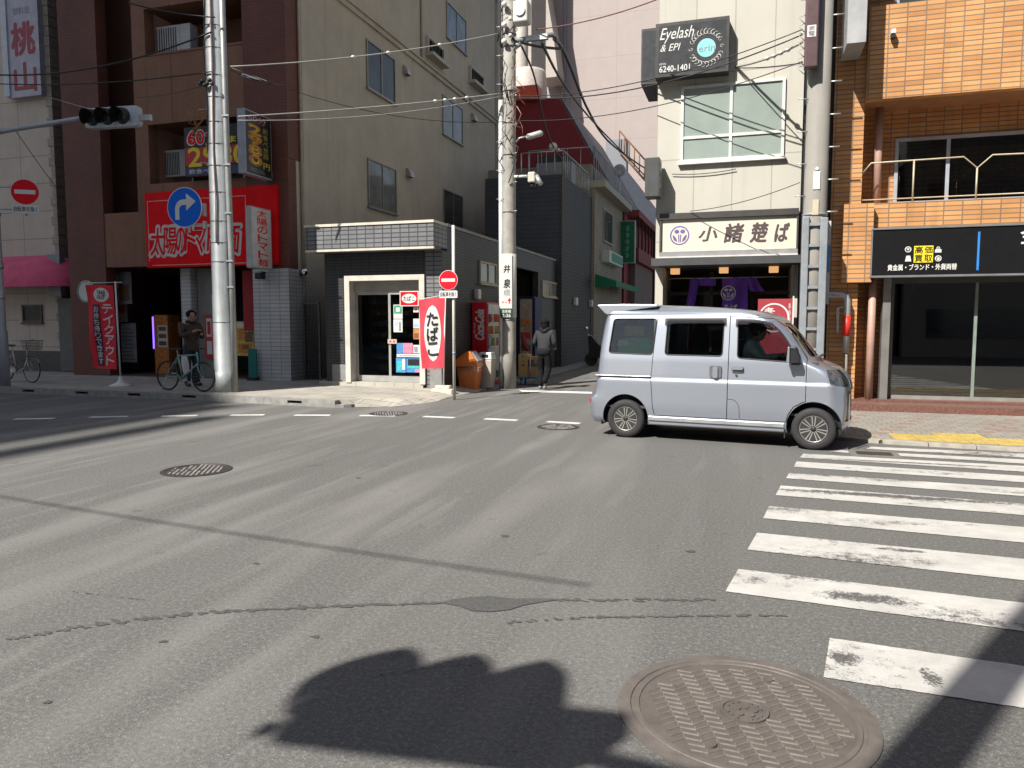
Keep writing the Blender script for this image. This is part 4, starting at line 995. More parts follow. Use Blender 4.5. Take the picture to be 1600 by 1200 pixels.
def railing(parent, pts, z0, z1, step=0.28, r=0.018, mat=M_STEEL):
    m = MB()
    for p, q in zip(pts, pts[1:]):
        p, q = Vector(p), Vector(q); n = max(1, int((q - p).length / step))
        m.tube([(p.x, p.y, z1), (q.x, q.y, z1)], r * 1.3, 6); m.tube([(p.x, p.y, z0 + 0.1), (q.x, q.y, z0 + 0.1)], r, 6)
        for k in range(n + 1):
            s_ = p.lerp(q, k / n); m.tube([(s_.x, s_.y, z0), (s_.x, s_.y, z1)], r * (1.6 if k in (0, n) else 0.7), 6)
    return m.build('railing', mat, parent)
railing(h, [(na + 1.2, nb0 + 0.6), (SA - 0.1, nb0 + 0.6), (SA - 0.1, nb1 - 0.2)], nz - 0.1, nz + 0.95)
part('roof_unit', M_INKGREY, h, (PB(838, 250, nb0 + 1.5)[0], PB(893, 250, nb0 + 1.5)[0], nb0 + 1.5, nb0 + 2.2, nz - 0.1, nz + 0.75))
for (x, y) in ((897, 471), (921, 474)):
    b, z = PA(x, y, SA); part('vent_cover', M_WHITE, h, (SA, SA + 0.14, b - 0.14, b + 0.14, z - 0.15, z + 0.15), bevel=0.03)
S2 = -6.3
M_BEIGEBRICK = tiled('beige brick', (0.40, 0.345, 0.26), (0.36, 0.31, 0.235), (0.17, 0.15, 0.12), 0.23, 0.085, 0.012, 0.5, 0.7, 0.5)
k1 = PA(972, 400, S2)[0]; kz = PA(945, 306, S2)[1]
h2 = thing('brick_house', 'narrow beige brick house with a green awning in the shaded side street', 'building', (S2, nb1, 0))
part('wall', M_BEIGEBRICK, h2, (S2 - 6, S2, nb1 + 0.02, k1, 0, kz)); part('cornice', plain('cornice stone', (0.42, 0.38, 0.31), 0.7), h2, (S2 - 1, S2 + 0.45, nb1 + 0.021, k1 + 0.1, kz, kz + 0.28))
part('upper_wall', plain('upper render', (0.26, 0.23, 0.19), 0.8), h2, (S2 - 5, S2 - 0.25, nb1 + 0.5, k1 - 0.1, kz + 0.282, PA(940, 272, S2 - .25)[1]))
railing(h2, [(S2 - 3.0, nb1 + 0.4), (S2 - 0.12, nb1 + 0.4), (S2 - 0.12, k1 - 0.2)], kz + 0.285, kz + 1.75, 0.5)
b0, b1, z0, z1 = RA(942, 330, 956, 380, S2); win_a(h2, b0, b1, z0, z1, S2, mat=plain('cream frame', (0.36, 0.33, 0.28), 0.6))
b0, b1, z0, z1 = RA(940, 396, 962, 414, S2)
t = thing('light_box_sign', 'small white framed green sign box above the green awning', 'sign', (S2, b0, z0)); part('case', M_WHITE, t, (S2, S2 + 0.35, b0, b1, z0, z1)); part('face', M_INKGREEN, t, (S2 + 0.35, S2 + 0.36, b0 + 0.6, b1 - 0.1, z0 + 0.08, z1 - 0.06))
M_GRNAWN = plain('green awning cloth', (0.005, 0.17, 0.075), 0.7, 0, 0.15, 2)
b0, b1 = PA(930, 430, S2)[0], k1 - 0.2; z1 = PA(930, 428, S2)[1]; z0 = PA(945, 452, S2)[1]
m = MB()
for (p, q, r_, s_) in (((S2, b0, z1), (S2 + 0.9, b0, z0 + 0.25), (S2 + 0.9, b1, z0 + 0.25), (S2, b1, z1)), ((S2 + 0.9, b0, z0 + 0.25), (S2 + 0.9, b0, z0), (S2 + 0.9, b1, z0), (S2 + 0.9, b1, z0 + 0.25)), ((S2, b0, z1), (S2, b0, z0), (S2 + 0.9, b0, z0), (S2 + 0.9, b0, z0 + 0.25))):
    m.add([p, q, r_, s_], [(0, 1, 2, 3)])
m.build('awning', M_GRNAWN, h2)
S3 = -6.2
gb = k1 - 0.6
t = thing('projecting_sign', 'tall green sign with pale characters projecting over the side street', 'sign', (S3, gb, 3)); a0, a1, z0, z1 = RB(970, 346, 991, 410, gb)
part('case', plain('sign edge pale', (0.42, 0.45, 0.42), 0.5), t, (a0 - 0.04, a1 + 0.04, gb, gb + 0.25, z0 - 0.04, z1 + 0.04)); part('face', plain('sign green', (0.0, 0.16, 0.07), 0.5), t, (a0, a1, gb - 0.01, gb - 0.001, z0, z1))
m = MB(); rs = random.Random(2)
for k in range(5):
    zc = z1 - 0.35 - k * (z1 - z0 - 0.5) / 4.6
    for j in range(4): m.box(a0 + 0.22 + rs.uniform(0, .06), a1 - 0.22 - rs.uniform(0, .06), gb - 0.014, gb - 0.01, zc + j * 0.06 - 0.1, zc + j * 0.06 - 0.075)
    m.box((a0 + a1) / 2 - 0.02, (a0 + a1) / 2 + 0.02, gb - 0.014, gb - 0.01, zc - 0.14, zc + 0.12)
m.build('lettering', plain('pale green print', (0.25, 0.45, 0.32), 0.6), t)
part('bracket', M_STEEL, t, (S2, a0 - 0.04, gb + 0.1, gb + 0.15, z0 + 0.3, z0 + 0.36), (S2, a0 - 0.04, gb + 0.1, gb + 0.15, z1 - 0.4, z1 - 0.34))
# red building with the sloped side
rb0 = k1 + 0.05
M_REDB = plain('dark red render', (0.24, 0.022, 0.028), 0.75, 0, 0.12, 0.6, 0.1, streak=0.3)
rz0 = PB(934, 260, rb0); rz1 = PB(873, 153, rb0); rl = PB(790, 153, rb0)[0]
sl_ = (rz1[1] - rz0[1]) / (rz1[0] - rz0[0]); a_r = S3; z_r = rz0[1] + (a_r - rz0[0]) * sl_
h3 = thing('red_building', 'dark red building whose upper side slopes back over the side street', 'building', (S3, rb0, 0))
m = MB(); m.prism([(rl - 6, 0), (a_r, 0), (a_r, z_r), rz1, (rl - 6, rz1[1])], rb0, rb0 + 12, 'y'); m.build('wall', M_REDB, h3)
m = MB(); d_ = Vector((rz1[0] - a_r, rz1[1] - z_r)).normalized(); n_ = Vector((d_[1], -d_[0])) * -1
if n_[0] < 0: n_ = -n_
m.prism([(a_r + n_[0] * 0.004, z_r + n_[1] * 0.004), (rz1[0] + n_[0] * 0.004, rz1[1] + n_[1] * 0.004), (rz1[0] + n_[0] * 0.1, rz1[1] + n_[1] * 0.1), (a_r + n_[0] * 0.1, z_r + n_[1] * 0.1)], rb0 + 0.3, rb0 + 12, 'y'); m.build('sloped_roof', plain('grey sheet roof', (0.09, 0.088, 0.09), 0.6), h3)
a0, a1, z0, z1 = RB(797, 155, 842, 168, rb0 - 0.02); part('parapet_cap', plain('sunlit red paint', (0.80, 0.13, 0.07), 0.6), h3, (a0 - 4, a1, rb0 - 0.3, rb0 + 0.6, rz1[1] + 0.01, rz1[1] + 0.7))  # the sun on this parapet is put into its brighter red
a0, a1, z0, z1 = RB(838, 252, 893, 264, rb0 - 0.1); part('dark_window', M_WINGLASS, h3, (a0, a1, rb0 - 0.05, rb0 - 0.002, z0 - 0.6, z1 + 0.3))
b0, b1, z0, z1 = RA(996, 362, 1018, 404, S3)
part('balcony', plain('dark red beam', (0.20, 0.03, 0.03), 0.7), h3, (S3, S3 + 0.6, rb0 + 1, rb0 + 11.8, z0 - 0.7, z0), (S3, S3 + 0.6, rb0 + 1, rb0 + 11.8, z1, z1 + 0.35))
part('lower_wall', plain('taupe render', (0.17, 0.12, 0.105), 0.8), h3, (S3, S3 + 0.35, rb0 + 1.5, rb0 + 9, 2.6, z0 - 0.71)); part('shop_void', M_DARK, h3, (S3, S3 + 0.3, rb0 + 1, rb0 + 11, 0, 2.59))
for k in range(8):
    m = MB(); m.tube([(S3 + 0.55, rb0 + 1.2 + k * 1.4, z0), (S3 + 0.55, rb0 + 1.2 + k * 1.4, z1)], 0.04, 6); m.build('balcony_bar', M_DARK, h3)
b, z = PA(968, 267, S3 - 0.2)
t = thing('satellite_dish', 'round grey satellite dish on the red building corner', 'satellite dish', (S3 - 0.2, rb0 - 0.4, z))
aD, zD = PB(968, 267, rb0 - 0.5); m = MB(); m.lathe([(0.001, 0.08), (0.15, 0.06), (0.31, 0.0), (0.32, 0.01), (0.15, 0.07), (0.001, 0.09)], (aD, rb0 - 0.6, zD), 'y', 24, True, False); m.build('dish', plain('dish grey', (0.40, 0.40, 0.40), 0.5), t); part('mast', M_STEEL, t, (aD - 0.03, aD + 0.03, rb0 - 0.45, rb0 - 0.002, zD - 0.03, zD + 0.03), (aD - 0.03, aD + 0.03, rb0 - 0.45, rb0 - 0.39, zD - 1.4, zD - 0.032))
# blue roofed house deeper in
h4 = thing('slate_house', 'dark slate blue house with a stair railing beyond the red building', 'building', (S3, rb0 + 12.1, 0))
cz = PB(976, 262, rb0 + 12.1)
m = MB(); m.prism([(-14, 0), (-6.0, 0), (-6.0, PB(1015, 330, rb0 + 12.1)[1]), (cz[0], cz[1]), (-14, cz[1])], rb0 + 12.05, rb0 + 24, 'y'); m.build('wall', plain('slate blue', (0.03, 0.038, 0.06), 0.7), h4)
ra0, rz_0 = PB(968, 236, rb0 + 12); ra1, rz_1 = PB(1015, 290, rb0 + 12)
m = MB(); m.tube([(ra0, rb0 + 11.9, rz_0), (ra1, rb0 + 11.9, rz_1)], 0.07, 6); m.tube([(ra0, rb0 + 11.9, rz_0 + 1.3), (ra1, rb0 + 11.9, rz_1 + 1.3)], 0.05, 6)
for k in range(7):
    p = Vector((ra0, rb0 + 11.9, rz_0)).lerp(Vector((ra1, rb0 + 11.9, rz_1)), k / 6); m.tube([p, p + Vector((0, 0, 1.3))], 0.04, 6)
m.build('stair_railing', M_INKBROWN, h4)
m = MB(); bq_, zq_ = PB(958, 222, rb0 + 11)[0], PB(958, 222, rb0 + 11)[1]; m.box(bq_ - 0.7, bq_ + 0.7, rb0 + 12.1, rb0 + 13, zq_ - 2.6, zq_ + 0.4); m.build('roof_unit', M_INKGREY, h4)
# far end of the street
part_far = thing('end_house', 'dim brown house at the far end of the side street', 'building', (-4, 72, 0)); part('wall', plain('dim brown', (0.10, 0.07, 0.06), 0.8), part_far, (-6.0, 6, 70, 78, 0, 12)); part('awning', plain('blue awning cloth', (0.05, 0.12, 0.45), 0.7), part_far, (-2.0, 0.5, 68.6, 69.9, 3.2, 4.4))
# pink tower and its duct
PB_ = 58.0
tw = thing('tower_block', 'tall pale pink tower block filling the end of the view', 'building', (-10, PB_, 0))
M_PINK = tiled('pink panel', (0.365, 0.315, 0.295), (0.357, 0.308, 0.29), (0.31, 0.27, 0.25), 3.6, 3.1, 0.03, 0.0, 0.8, 0.1, 0.06, streak=0.1)
part('wall', M_PINK, tw, (PB(868, 100, PB_)[0], PB(1060, 100, PB_)[0], PB_, PB_ + 14, 0, 52), (PB(700, 100, PB_)[0], PB(868, 100, PB_)[0] - 0.01, PB_ + 0.8, PB_ + 14, 0, 52))
xd = PB(881, 80, PB_ - 0.5)[0]
m = MB(); m.tube([(xd, PB_ - 0.35, 12), (xd, PB_ - 0.35, 52)], 0.12, 8); m.build('downpipe', M_INKGREY, tw)
db = 56.3
dk = thing('exhaust_duct', 'huge beige exhaust duct bending over a round tank beside the pink tower', 'duct', (PB(840, 60, db)[0], db, 10))
M_DUCT = plain('duct beige', (0.36, 0.32, 0.28), 0.6, 0, 0.12, 0.5)
p = [PB(*q, db) for q in ((835, -60), (838, 0), (846, 60), (856, 118), (857, 128))]
m = MB()
wd_ = [1.0, 1.05, 1.15, 1.0, 0.85]
pr = [(q[0], db, q[1]) for q in p]
for s_ in range(len(pr) - 1):
    (x0, _, z0), (x1, _, z1) = pr[s_], pr[s_ + 1]
    w0, w1 = wd_[s_], wd_[s_ + 1]
    vs = [(x0 - w0, db - 1.0, z0), (x0 + w0, db - 1.0, z0), (x0 + w0, db + 1.2, z0), (x0 - w0, db + 1.2, z0), (x1 - w1, db - 1.0, z1), (x1 + w1, db - 1.0, z1), (x1 + w1, db + 1.2, z1), (x1 - w1, db + 1.2, z1)]
    m.add(vs, [(4, 5, 1, 0), (5, 6, 2, 1), (6, 7, 3, 2), (7, 4, 0, 3)] + ([(4, 7, 6, 5)] if s_ == len(pr) - 2 else []))
m.build('duct', M_DUCT, dk)
tc, tzb = PB(826, 150, db - 3); tzt = PB(826, 112, db - 3)[1]
m = MB(); m.lathe([(1.35, 0), (1.35, tzb), (1.25, tzt - 0.2), (1.15, tzt), (0.01, tzt)], (tc, db - 3, 0), 'z', 32, True, False); m.build('tank', plain('tank cream', (0.42, 0.38, 0.34), 0.6), dk)
m = MB(); c_ = PB(812, 60, db - 3); m.lathe([(0.5, 0), (0.5, 40)], (c_[0], db - 2.6, 0), 'z', 20); m.build('stack', plain('tank cream', (0, 0, 0)), dk)

# ------------------------------------------------------------------ white building with the soba shop
SB = 15.6
sL, sR = PB(1027, 200, SB)[0], PB(1254, 200, SB)[0]
M_WPANEL = tiled('white wall panel', (0.48, 0.465, 0.405), (0.46, 0.445, 0.39), (0.33, 0.315, 0.28), 0.735, 1.62, 0.012, 0.0, 0.7, 0.25, 0.08, streak=0.22)
sbld = thing('soba_building', 'narrow white panelled building over the soba shop behind the van', 'building', (sL, SB, 0))
sz = lambda py: PB(1140, py, SB)[1]
gz_ = sz(412)
part('wall', M_WPANEL, sbld, (sL, sR, SB, 27, gz_ + 0.01, 24)); part('side_wall', M_WPANEL, sbld, (sL, sL + 0.16, SB, 27, 0, gz_), (sR - 0.1, sR, SB, 27, 0, gz_))
part('shop_front', M_DARK, sbld, (sL + 0.17, sR - 0.11, SB + 1.6, SB + 1.8, 0, gz_ - 0.05), (sL + 0.17, sR - 0.11, SB, SB + 1.6, 0, 0.14), (sL + 0.17, sR - 0.11, SB + 0.02, SB + 1.6, gz_ - 0.05, gz_ + 0.005))
m = MB()
for x in (1040, 1112, 1176, 1242): m.box(PB(x, 450, SB + 0.9)[0] - 0.03, PB(x, 450, SB + 0.9)[0] + 0.03, SB + 0.85, SB + 0.92, 0.14, gz_ - 0.1)
m.box(sL + 0.17, sR - 0.11, SB + 0.85, SB + 0.92, 2.2, 2.27); m.build('shop_frame', plain('dark timber', (0.035, 0.025, 0.02), 0.6), sbld)
part('shop_pane', M_SHOPGLASS, sbld, (sL + 0.17, PB(1112, 450, SB + .9)[0] - 0.03, SB + 0.88, SB + 0.886, 0.14, 2.2))
a0, a1, z0, z1 = RB(1064, 128, 1226, 252, SB); zt_, zb_ = PB(1145, 129, SB)[1], PB(1145, 250, SB)[1]
M_WFRAME = plain('white window frame', (0.60, 0.60, 0.58), 0.4)
M_SGLASS = plain('frosted greenish glass', (0.27, 0.32, 0.295), 0.12, 0, 0.12, 2.0, spec=0.6)
win_b(sbld, a0, a1, zb_, zt_, SB, vert=(PB(1142, 190, SB)[0],), horiz=(PB(1145, 211, SB)[1],), fr=0.055, mat=M_WFRAME, gl=M_SGLASS)
part('awning', plain('dark awning', (0.05, 0.052, 0.055), 0.6), sbld, (PB(1018, 405, SB - 0.5)[0], sR + 0.02, SB - 0.55, SB - 0.002, PB(1140, 413, SB - .5)[1], PB(1140, 401, SB - .5)[1]))
a0, a1, z0, z1 = RB(1031, 340, 1247, 391, SB - 0.1)
t = thing('soba_sign', 'long cream shop sign with brush characters and a violet crest', 'sign', ((a0 + a1) / 2, SB, z0))
part('board', plain('sign cream', (0.60, 0.57, 0.47), 0.5, 0, 0.05), t, (a0 + 0.04, a1 - 0.03, SB - 0.12, SB - 0.002, z0, z1))
part('frame', plain('sign frame dark', (0.05, 0.045, 0.045), 0.5), t, (a0, a1, SB - 0.18, SB - 0.002, z1 + 0.002, z1 + 0.12), (a0, a0 + 0.038, SB - 0.16, SB - 0.002, z0, z1), (a1 - 0.028, a1, SB - 0.16, SB - 0.002, z0, z1))
part('frame_lower', plain('sign frame grey', (0.25, 0.24, 0.25), 0.5), t, (a0, a1, SB - 0.15, SB - 0.002, z0 - 0.1, z0 - 0.002)); part('ledge', M_WFRAME, t, (a0 - 0.05, a1, SB - 0.2, SB - 0.002, z0 - 0.19, z0 - 0.102))
M_INK = plain('brush ink', (0.075, 0.05, 0.055), 0.6)
m = MB(); H_ = z1 - z0
for ch, px, wpx, d0, d1 in (('小', 1106, 27, 0.30, 0.72), ('諸', 1147, 28, 0.24, 0.80), ('楚', 1186, 25, 0.22, 0.80), ('ば', 1222, 20, 0.22, 0.76)):
    x = PB(px, 365, SB - 0.12)[0]; w = wpx * 0.0129
    m.text(ch, x - w / 2, x + w / 2, z0 + H_ * d0, z0 + H_ * d1, SB - 0.12, 'b', shear=0.18, bold=0.035)
m.build('lettering', M_INK, t)
cx_ = PB(1062, 366, SB - 0.12)[0]; cz_ = (z0 + z1) / 2 + 0.0; r_ = 0.19
M_VIOLET = plain('crest violet', (0.14, 0.10, 0.30), 0.6)
def crest(mb, cx, cz, r, d, t):
    n = 40; mb.sheet(lambda u, v: (cx + r * (0.86 + 0.14 * v) * math.cos(u * 2 * math.pi), d, cz + r * (0.86 + 0.14 * v) * math.sin(u * 2 * math.pi)), n, 1)
    for s_ in (-1, 1):
        mb.prism([(cx + s_ * x * r, cz + y * r) for x, y in ((0.03, -0.68), (0.12, -0.72), (0.16, 0.1), (0.05, 0.1))], d - t, d, 'y')
        mb.prism([(cx + s_ * x * r, cz + y * r) for x, y in ((0.24, -0.68), (0.6, -0.45), (0.75, 0.0), (0.62, 0.05), (0.36, -0.25))], d - t, d, 'y')
        mb.prism(circle(cx + s_ * 0.30 * r, cz + 0.42 * r, 0.25 * r, 0.2 * r, 14), d - t, d, 'y')
m = MB(); crest(m, cx_, cz_, r_, SB - 0.122, 0.003); m.build('crest', M_VIOLET, t)
# corner sign box for the eyelash salon: one box on the front, one round the corner
a0, a1 = PB(1024, 85, SB - 0.30)[0], PB(1139, 70, SB - 0.30)[0]; e0, e1 = PB(1082, 116, SB - 0.30)[1], PB(1082, 31, SB - 0.30)[1]
t = thing('salon_sign', 'black salon light box with white script lettering and a turquoise disc', 'sign', ((a0 + a1) / 2, SB, e0))
M_SLATE = plain('sign slate', (0.055, 0.056, 0.060), 0.22, 0, 0.12, 3, spec=0.7)
part('case', plain('sign case slate', (0.045, 0.044, 0.046), 0.4), t, (a0, a1, SB - 0.30, SB - 0.002, e0, e1)); part('face', M_SLATE, t, (a0 + 0.06, a1 - 0.06, SB - 0.306, SB - 0.30, e0 + 0.07, e1 - 0.06))
H_ = e1 - e0; L_ = a1 - a0; dF = SB - 0.306
m = MB(); m.text('Eyelash', a0 + 0.06 * L_, a0 + 0.53 * L_, e0 + 0.62 * H_, e0 + 0.90 * H_, dF, 'b', shear=0.35); m.text('& EPI', a0 + 0.07 * L_, a0 + 0.35 * L_, e0 + 0.47 * H_, e0 + 0.60 * H_, dF, 'b', shear=0.3)
m.text('(03)', a0 + 0.06 * L_, a0 + 0.15 * L_, e0 + 0.215 * H_, e0 + 0.26 * H_, dF, 'b'); m.text('6240-1401', a0 + 0.06 * L_, a0 + 0.48 * L_, e0 + 0.085 * H_, e0 + 0.20 * H_, dF, 'b', bold=0.015)
m.build('lettering', M_PAPER, t)
ccx, ccz = a0 + 0.70 * L_, e0 + 0.46 * H_
m = MB(); m.prism(circle(ccx, ccz, 0.125 * L_, 0.125 * L_), dF - 0.003, dF, 'y'); m.build('disc', plain('turquoise disc', (0.22, 0.56, 0.55), 0.5, 0, 0.05), t)
m = MB(); m.text('erin', ccx - 0.10 * L_, ccx + 0.115 * L_, ccz - 0.05 * L_, ccz + 0.035 * L_, dF - 0.003, 'b'); m.build('disc_lettering', M_INKGREY, t)
m = MB()
for k in range(28):
    t_ = 2 * math.pi * k / 28; R_ = 0.205 * L_
    if abs(math.sin(t_)) > 0.45 or k % 2 == 0:
        qx, qz = ccx + R_ * math.cos(t_), ccz + R_ * 1.04 * math.sin(t_); rr_ = 0.032 * L_ * (1 + 0.5 * abs(math.sin(t_)))
        m.tube([(qx + rr_ * (1 - j / 9) * math.cos(t_ + j * 0.75), dF - 0.003, qz + rr_ * (1 - j / 9) * math.sin(t_ + j * 0.75)) for j in range(9)], 0.0045 + 0.003 * (k % 2), 5)
m.build('scroll_wreath', M_PAPER, t)
sa0, sa1 = PB(1003, 90, SB + 0.2)[0], sL - 0.02; s0, s1 = PB(1010, 134, SB + 0.2)[1], PB(1010, 48, SB + 0.2)[1]
t = thing('side_sign', 'plain black sign box on the side of the white building beside the salon sign', 'sign', (sa0, SB + 0.2, s0)); part('case', plain('sign case slate', (0, 0, 0)), t, (sa0, sa1, SB + 0.1, SB + 1.35, s0, s1)); part('face', M_SLATE, t, (sa0 + 0.03, sa1, SB + 0.094, SB + 0.1, s0 + 0.05, s1 - 0.05)); part('bracket', M_STEEL, t, (sa1, sL, SB + 0.4, SB + 0.46, s1 - 0.4, s1 - 0.34), (sa1, sL, SB + 0.4, SB + 0.46, s0 + 0.34, s0 + 0.4))
a1 = PB(1030, 275, SB - 0.5)[0]; a0 = PB(1008, 275, SB - 0.5)[0]; z0, z1 = PB(1020, 307, SB - 0.5)[1], PB(1020, 246, SB - 0.5)[1]
box_sign('projecting_sign', 'small dark projecting sign box with a pale face at the corner of the white building', a0, a1, SB - 0.52, SB - 0.1, z0, z1, plain('sign case grey green', (0.055, 0.06, 0.06), 0.45), plain('sign pale', (0.38, 0.38, 0.33), 0.5), [('小諸そば', 0.25, 0.75, 0.06, 0.94, M_INK, True, 0.02)], None)
for i, (x, y) in enumerate(((1055, 421), (1131, 419), (1209, 418))):
    a, z = PB(x, y, SB + 0.35)
    t = thing('lantern', ('left', 'middle', 'right')[i] + 'most of three square amber lanterns under the soba awning' if i != 1 else 'middle one of three square amber lanterns under the soba awning', 'lantern', (a, SB + 0.35, z), 'lanterns under the soba awning')
    part('shade', lamp_mat('amber lantern', (0.75, 0.40, 0.16), 0.55), t, (a - 0.09, a + 0.09, SB + 0.27, SB + 0.43, z - 0.10, z + 0.065), bevel=0.01); part('cord', M_BLACK, t, (a - 0.008, a + 0.008, SB + 0.34, SB + 0.356, z + 0.067, gz_ - 0.05))
# noren curtain
M_PURPLE = plain('purple cloth', (0.16, 0.055, 0.48), 0.8, 0, 0.15, 4)
nb_ = SB + 0.55
t = thing('noren_curtain', 'purple split door curtain with a white crest hanging in the soba doorway', 'curtain', (PB(1130, 440, nb_)[0], nb_, 1.8))
zt2 = PB(1130, 434, nb_)[1]
for (x0, x1, y1, sk) in ((1078, 1092, 482, -0.10), (1092, 1118, 446, 0.0), (1128, 1168, 500, 0.02), (1160, 1182, 456, 0.16)):
    a0, a1 = PB(x0, 450, nb_)[0], PB(x1, 450, nb_)[0]; z0 = PB(1130, y1, nb_)[1]
    m = MB(); m.sheet(lambda u, v: (a0 + (a1 - a0) * u + sk * (v) ** 1.5, nb_ + 0.03 * math.sin(u * 9 + v * 2) + 0.04 * v, zt2 + (z0 - zt2) * v), 16, 8); m.build('cloth_panel', M_PURPLE, t)
m = MB(); m.tube([(PB(1040, 440, nb_)[0], nb_, zt2), (PB(1240, 440, nb_)[0], nb_, zt2)], 0.012, 8); m.build('rod', M_STEEL, t)
m = MB(); crest(m, PB(1138, 462, nb_)[0], PB(1138, 458, nb_)[1], 0.15, nb_ - 0.045, 0.003); m.text('そば', PB(1130, 480, nb_)[0], PB(1152, 480, nb_)[0], PB(1138, 486, nb_)[1], PB(1138, 476, nb_)[1], nb_ - 0.042, 'b', bold=0.03); m.build('crest', M_PAPER, t)
a0, a1, z0, z1 = RB(1184, 467, 1238, 515, SB - 0.3)
t = thing('soba_banner', 'red shop banner with a white ring standing before the soba shop', 'banner', (a0, SB - 0.3, 0.12))
M_DULLRED = plain('dull red cloth', (0.33, 0.03, 0.045), 0.75, 0, 0.15, 4)
part('cloth', M_DULLRED, t, (a0, a1, SB - 0.31, SB - 0.30, 0.9, z1)); part('pole', M_WHITE, t, (a1, a1 + 0.025, SB - 0.32, SB - 0.295, 0.12, z1 + 0.05)); part('base', M_DARK, t, (a1 - 0.2, a1 + 0.2, SB - 0.5, SB - 0.12, 0.12, 0.2))
m = MB(); cxx, czz = (a0 + a1) / 2 - 0.02, z1 - 0.36
m.sheet(lambda u, v: (cxx + (0.25 + 0.03 * v) * math.cos(u * 2 * math.pi), SB - 0.313, czz + (0.25 + 0.03 * v) * math.sin(u * 2 * math.pi)), 40, 1)
m.text('冬そば', cxx - 0.17, cxx + 0.02, czz - 0.2, czz + 0.2, SB - 0.312, 'b', True, bold=0.04); m.text('季節限定', a1 - 0.075, a1 - 0.03, z1 - 0.6, z1 - 0.08, SB - 0.312, 'b', True); m.build('print', M_PAPER, t)

# ------------------------------------------------------------------ orange tiled building on the right
OB = 15.1
M_OTILE = tiled('orange tile', (0.50, 0.235, 0.085), (0.66, 0.345, 0.145), (0.24, 0.165, 0.11), 0.292, 0.083, 0.010, 0.0, 0.45, 0.8, 0.24, streak=0.3)
ob = thing('orange_building', 'orange tiled apartment building with balconies over the black gold buying shop', 'building', (PB(1299, 400, OB)[0], OB, 0))
oa = lambda px, py=300, b=OB: PB(px, py, b)[0]
oz = lambda px, py, b=OB: PB(px, py, b)[1]
oL = oa(1299); oP = oa(1346); OE = 14.0; RW = OB + 0.72; PF = OB - 0.2
part('pier', M_OTILE, ob, (oL, oP, OB, RW + 0.4, 0, 26))
part('side_wall', M_OTILE, ob, (oL, oL + 0.2, RW + 0.402, 27, 0, 26))
z_s0, z_s1 = oz(1470, 429, OB - 0.3), oz(1470, 356, OB - 0.3)          # shop sign
z_sill = oz(1470, 312, RW); z_band = oz(1470, 314, OB)
part('tile_band', M_OTILE, ob, (oP + 0.002, OE, OB - 0.05, RW, z_s1 - 0.1, z_band))
part('tile_step', M_OTILE, ob, (oa(1317, 380, OB - .25), oa(1363, 400, OB - .25), OB - 0.25, OB - 0.002, oz(1340, 441, OB - .25), oz(1340, 318, OB - .25)))
part('window_wall', M_OTILE, ob, (oP + 0.002, OE, RW + 0.002, RW + 0.3, z_band - 0.5, oz(1470, 147, PF) + 0.25))
zp0 = oz(1470, 147, PF); zp1 = oz(1440, 1, PF)
for k in range(3):
    dzk = k * (zp1 - zp0 + 1.75)
    part('balcony_parapet', M_OTILE, ob, (oP + 0.002, OE, PF, PF + 0.18, zp0 + dzk, zp1 + dzk))
    part('balcony_slab', plain('orange soffit', (0.30, 0.165, 0.085), 0.8), ob, (oP + 0.003, OE - 0.01, PF + 0.182, RW, zp0 + dzk + 0.004, zp0 + dzk + 0.25))
    part('upper_wall', M_OTILE, ob, (oP + 0.002, OE, RW + 0.003, RW + 0.3, zp0 + dzk + 0.26, zp0 + dzk + (zp1 - zp0 + 1.75) - 0.002))
    win_b(ob, oa(1400, 10, RW), oa(1400, 10, RW) + 3.4, zp1 + dzk - 0.5, zp1 + dzk + 1.4, RW + 0.002, vert=(oa(1400, 10, RW) + 1.7,), mat=plain('pale blue frame', (0.42, 0.46, 0.53), 0.4, 0.3))
w0, w1 = oa(1397, 260, RW), oa(1397, 260, RW) + 3.6
zw0, zw1 = oz(1470, 318, RW), oz(1470, 213, RW)
win_b(ob, w0, w1, zw0, zw1, RW + 0.001, vert=(oa(1480, 260, RW),), mat=plain('pale blue frame', (0.42, 0.46, 0.53), 0.4, 0.3), gl=glass('clear window', (0.5, 0.52, 0.52), 0.02, 1.3), fr=0.06)
part('room', plain('dim room', (0.10, 0.10, 0.095), 0.8), ob, (w0 - 0.2, w1 + 0.2, RW + 2.2, RW + 2.3, zw0 - 0.2, zw1 + 0.2)); part('blind', plain('pale blind', (0.34, 0.34, 0.29), 0.8), ob, (w0 + 0.06, w1 - 0.06, RW + 0.25, RW + 0.27, zw1 - 0.26, zw1 + 0.05))
m = MB(); y_ = OB + 0.05
P_ = lambda x, y: (PB(x, y, y_)[0], y_, PB(x, y, y_)[1])
rail_pts = [P_(1347, 272), P_(1361, 255), P_(1506, 245), P_(1527, 262.5), P_(1551, 242), P_(1640, 238)]; rail_pts.append((OE, y_, rail_pts[-1][2]))
m.tube(rail_pts, 0.014, 8)
lo = P_(1480, 307)[2]; m.tube([(oP, y_, lo), (OE, y_, lo)], 0.012, 8)
for x in (1428, 1527): q = P_(x, 260); top_ = P_(x, 250 if x == 1428 else 262.5)[2]; m.tube([(q[0], y_, z_band - 0.02), (q[0], y_, top_)], 0.016, 8)
m.build('railing', plain('cream railing', (0.44, 0.39, 0.28), 0.5, 0.2), ob)
M_PINKPIPE = plain('salmon pipe', (0.40, 0.25, 0.20), 0.55)
a_ = oa(1373, 250, OB + 0.35); m = MB(); m.tube([(a_, OB + 0.42, z_band), (a_, OB + 0.42, zp0 + 0.01)], 0.065, 12); m.build('downpipe', M_PINKPIPE, ob)
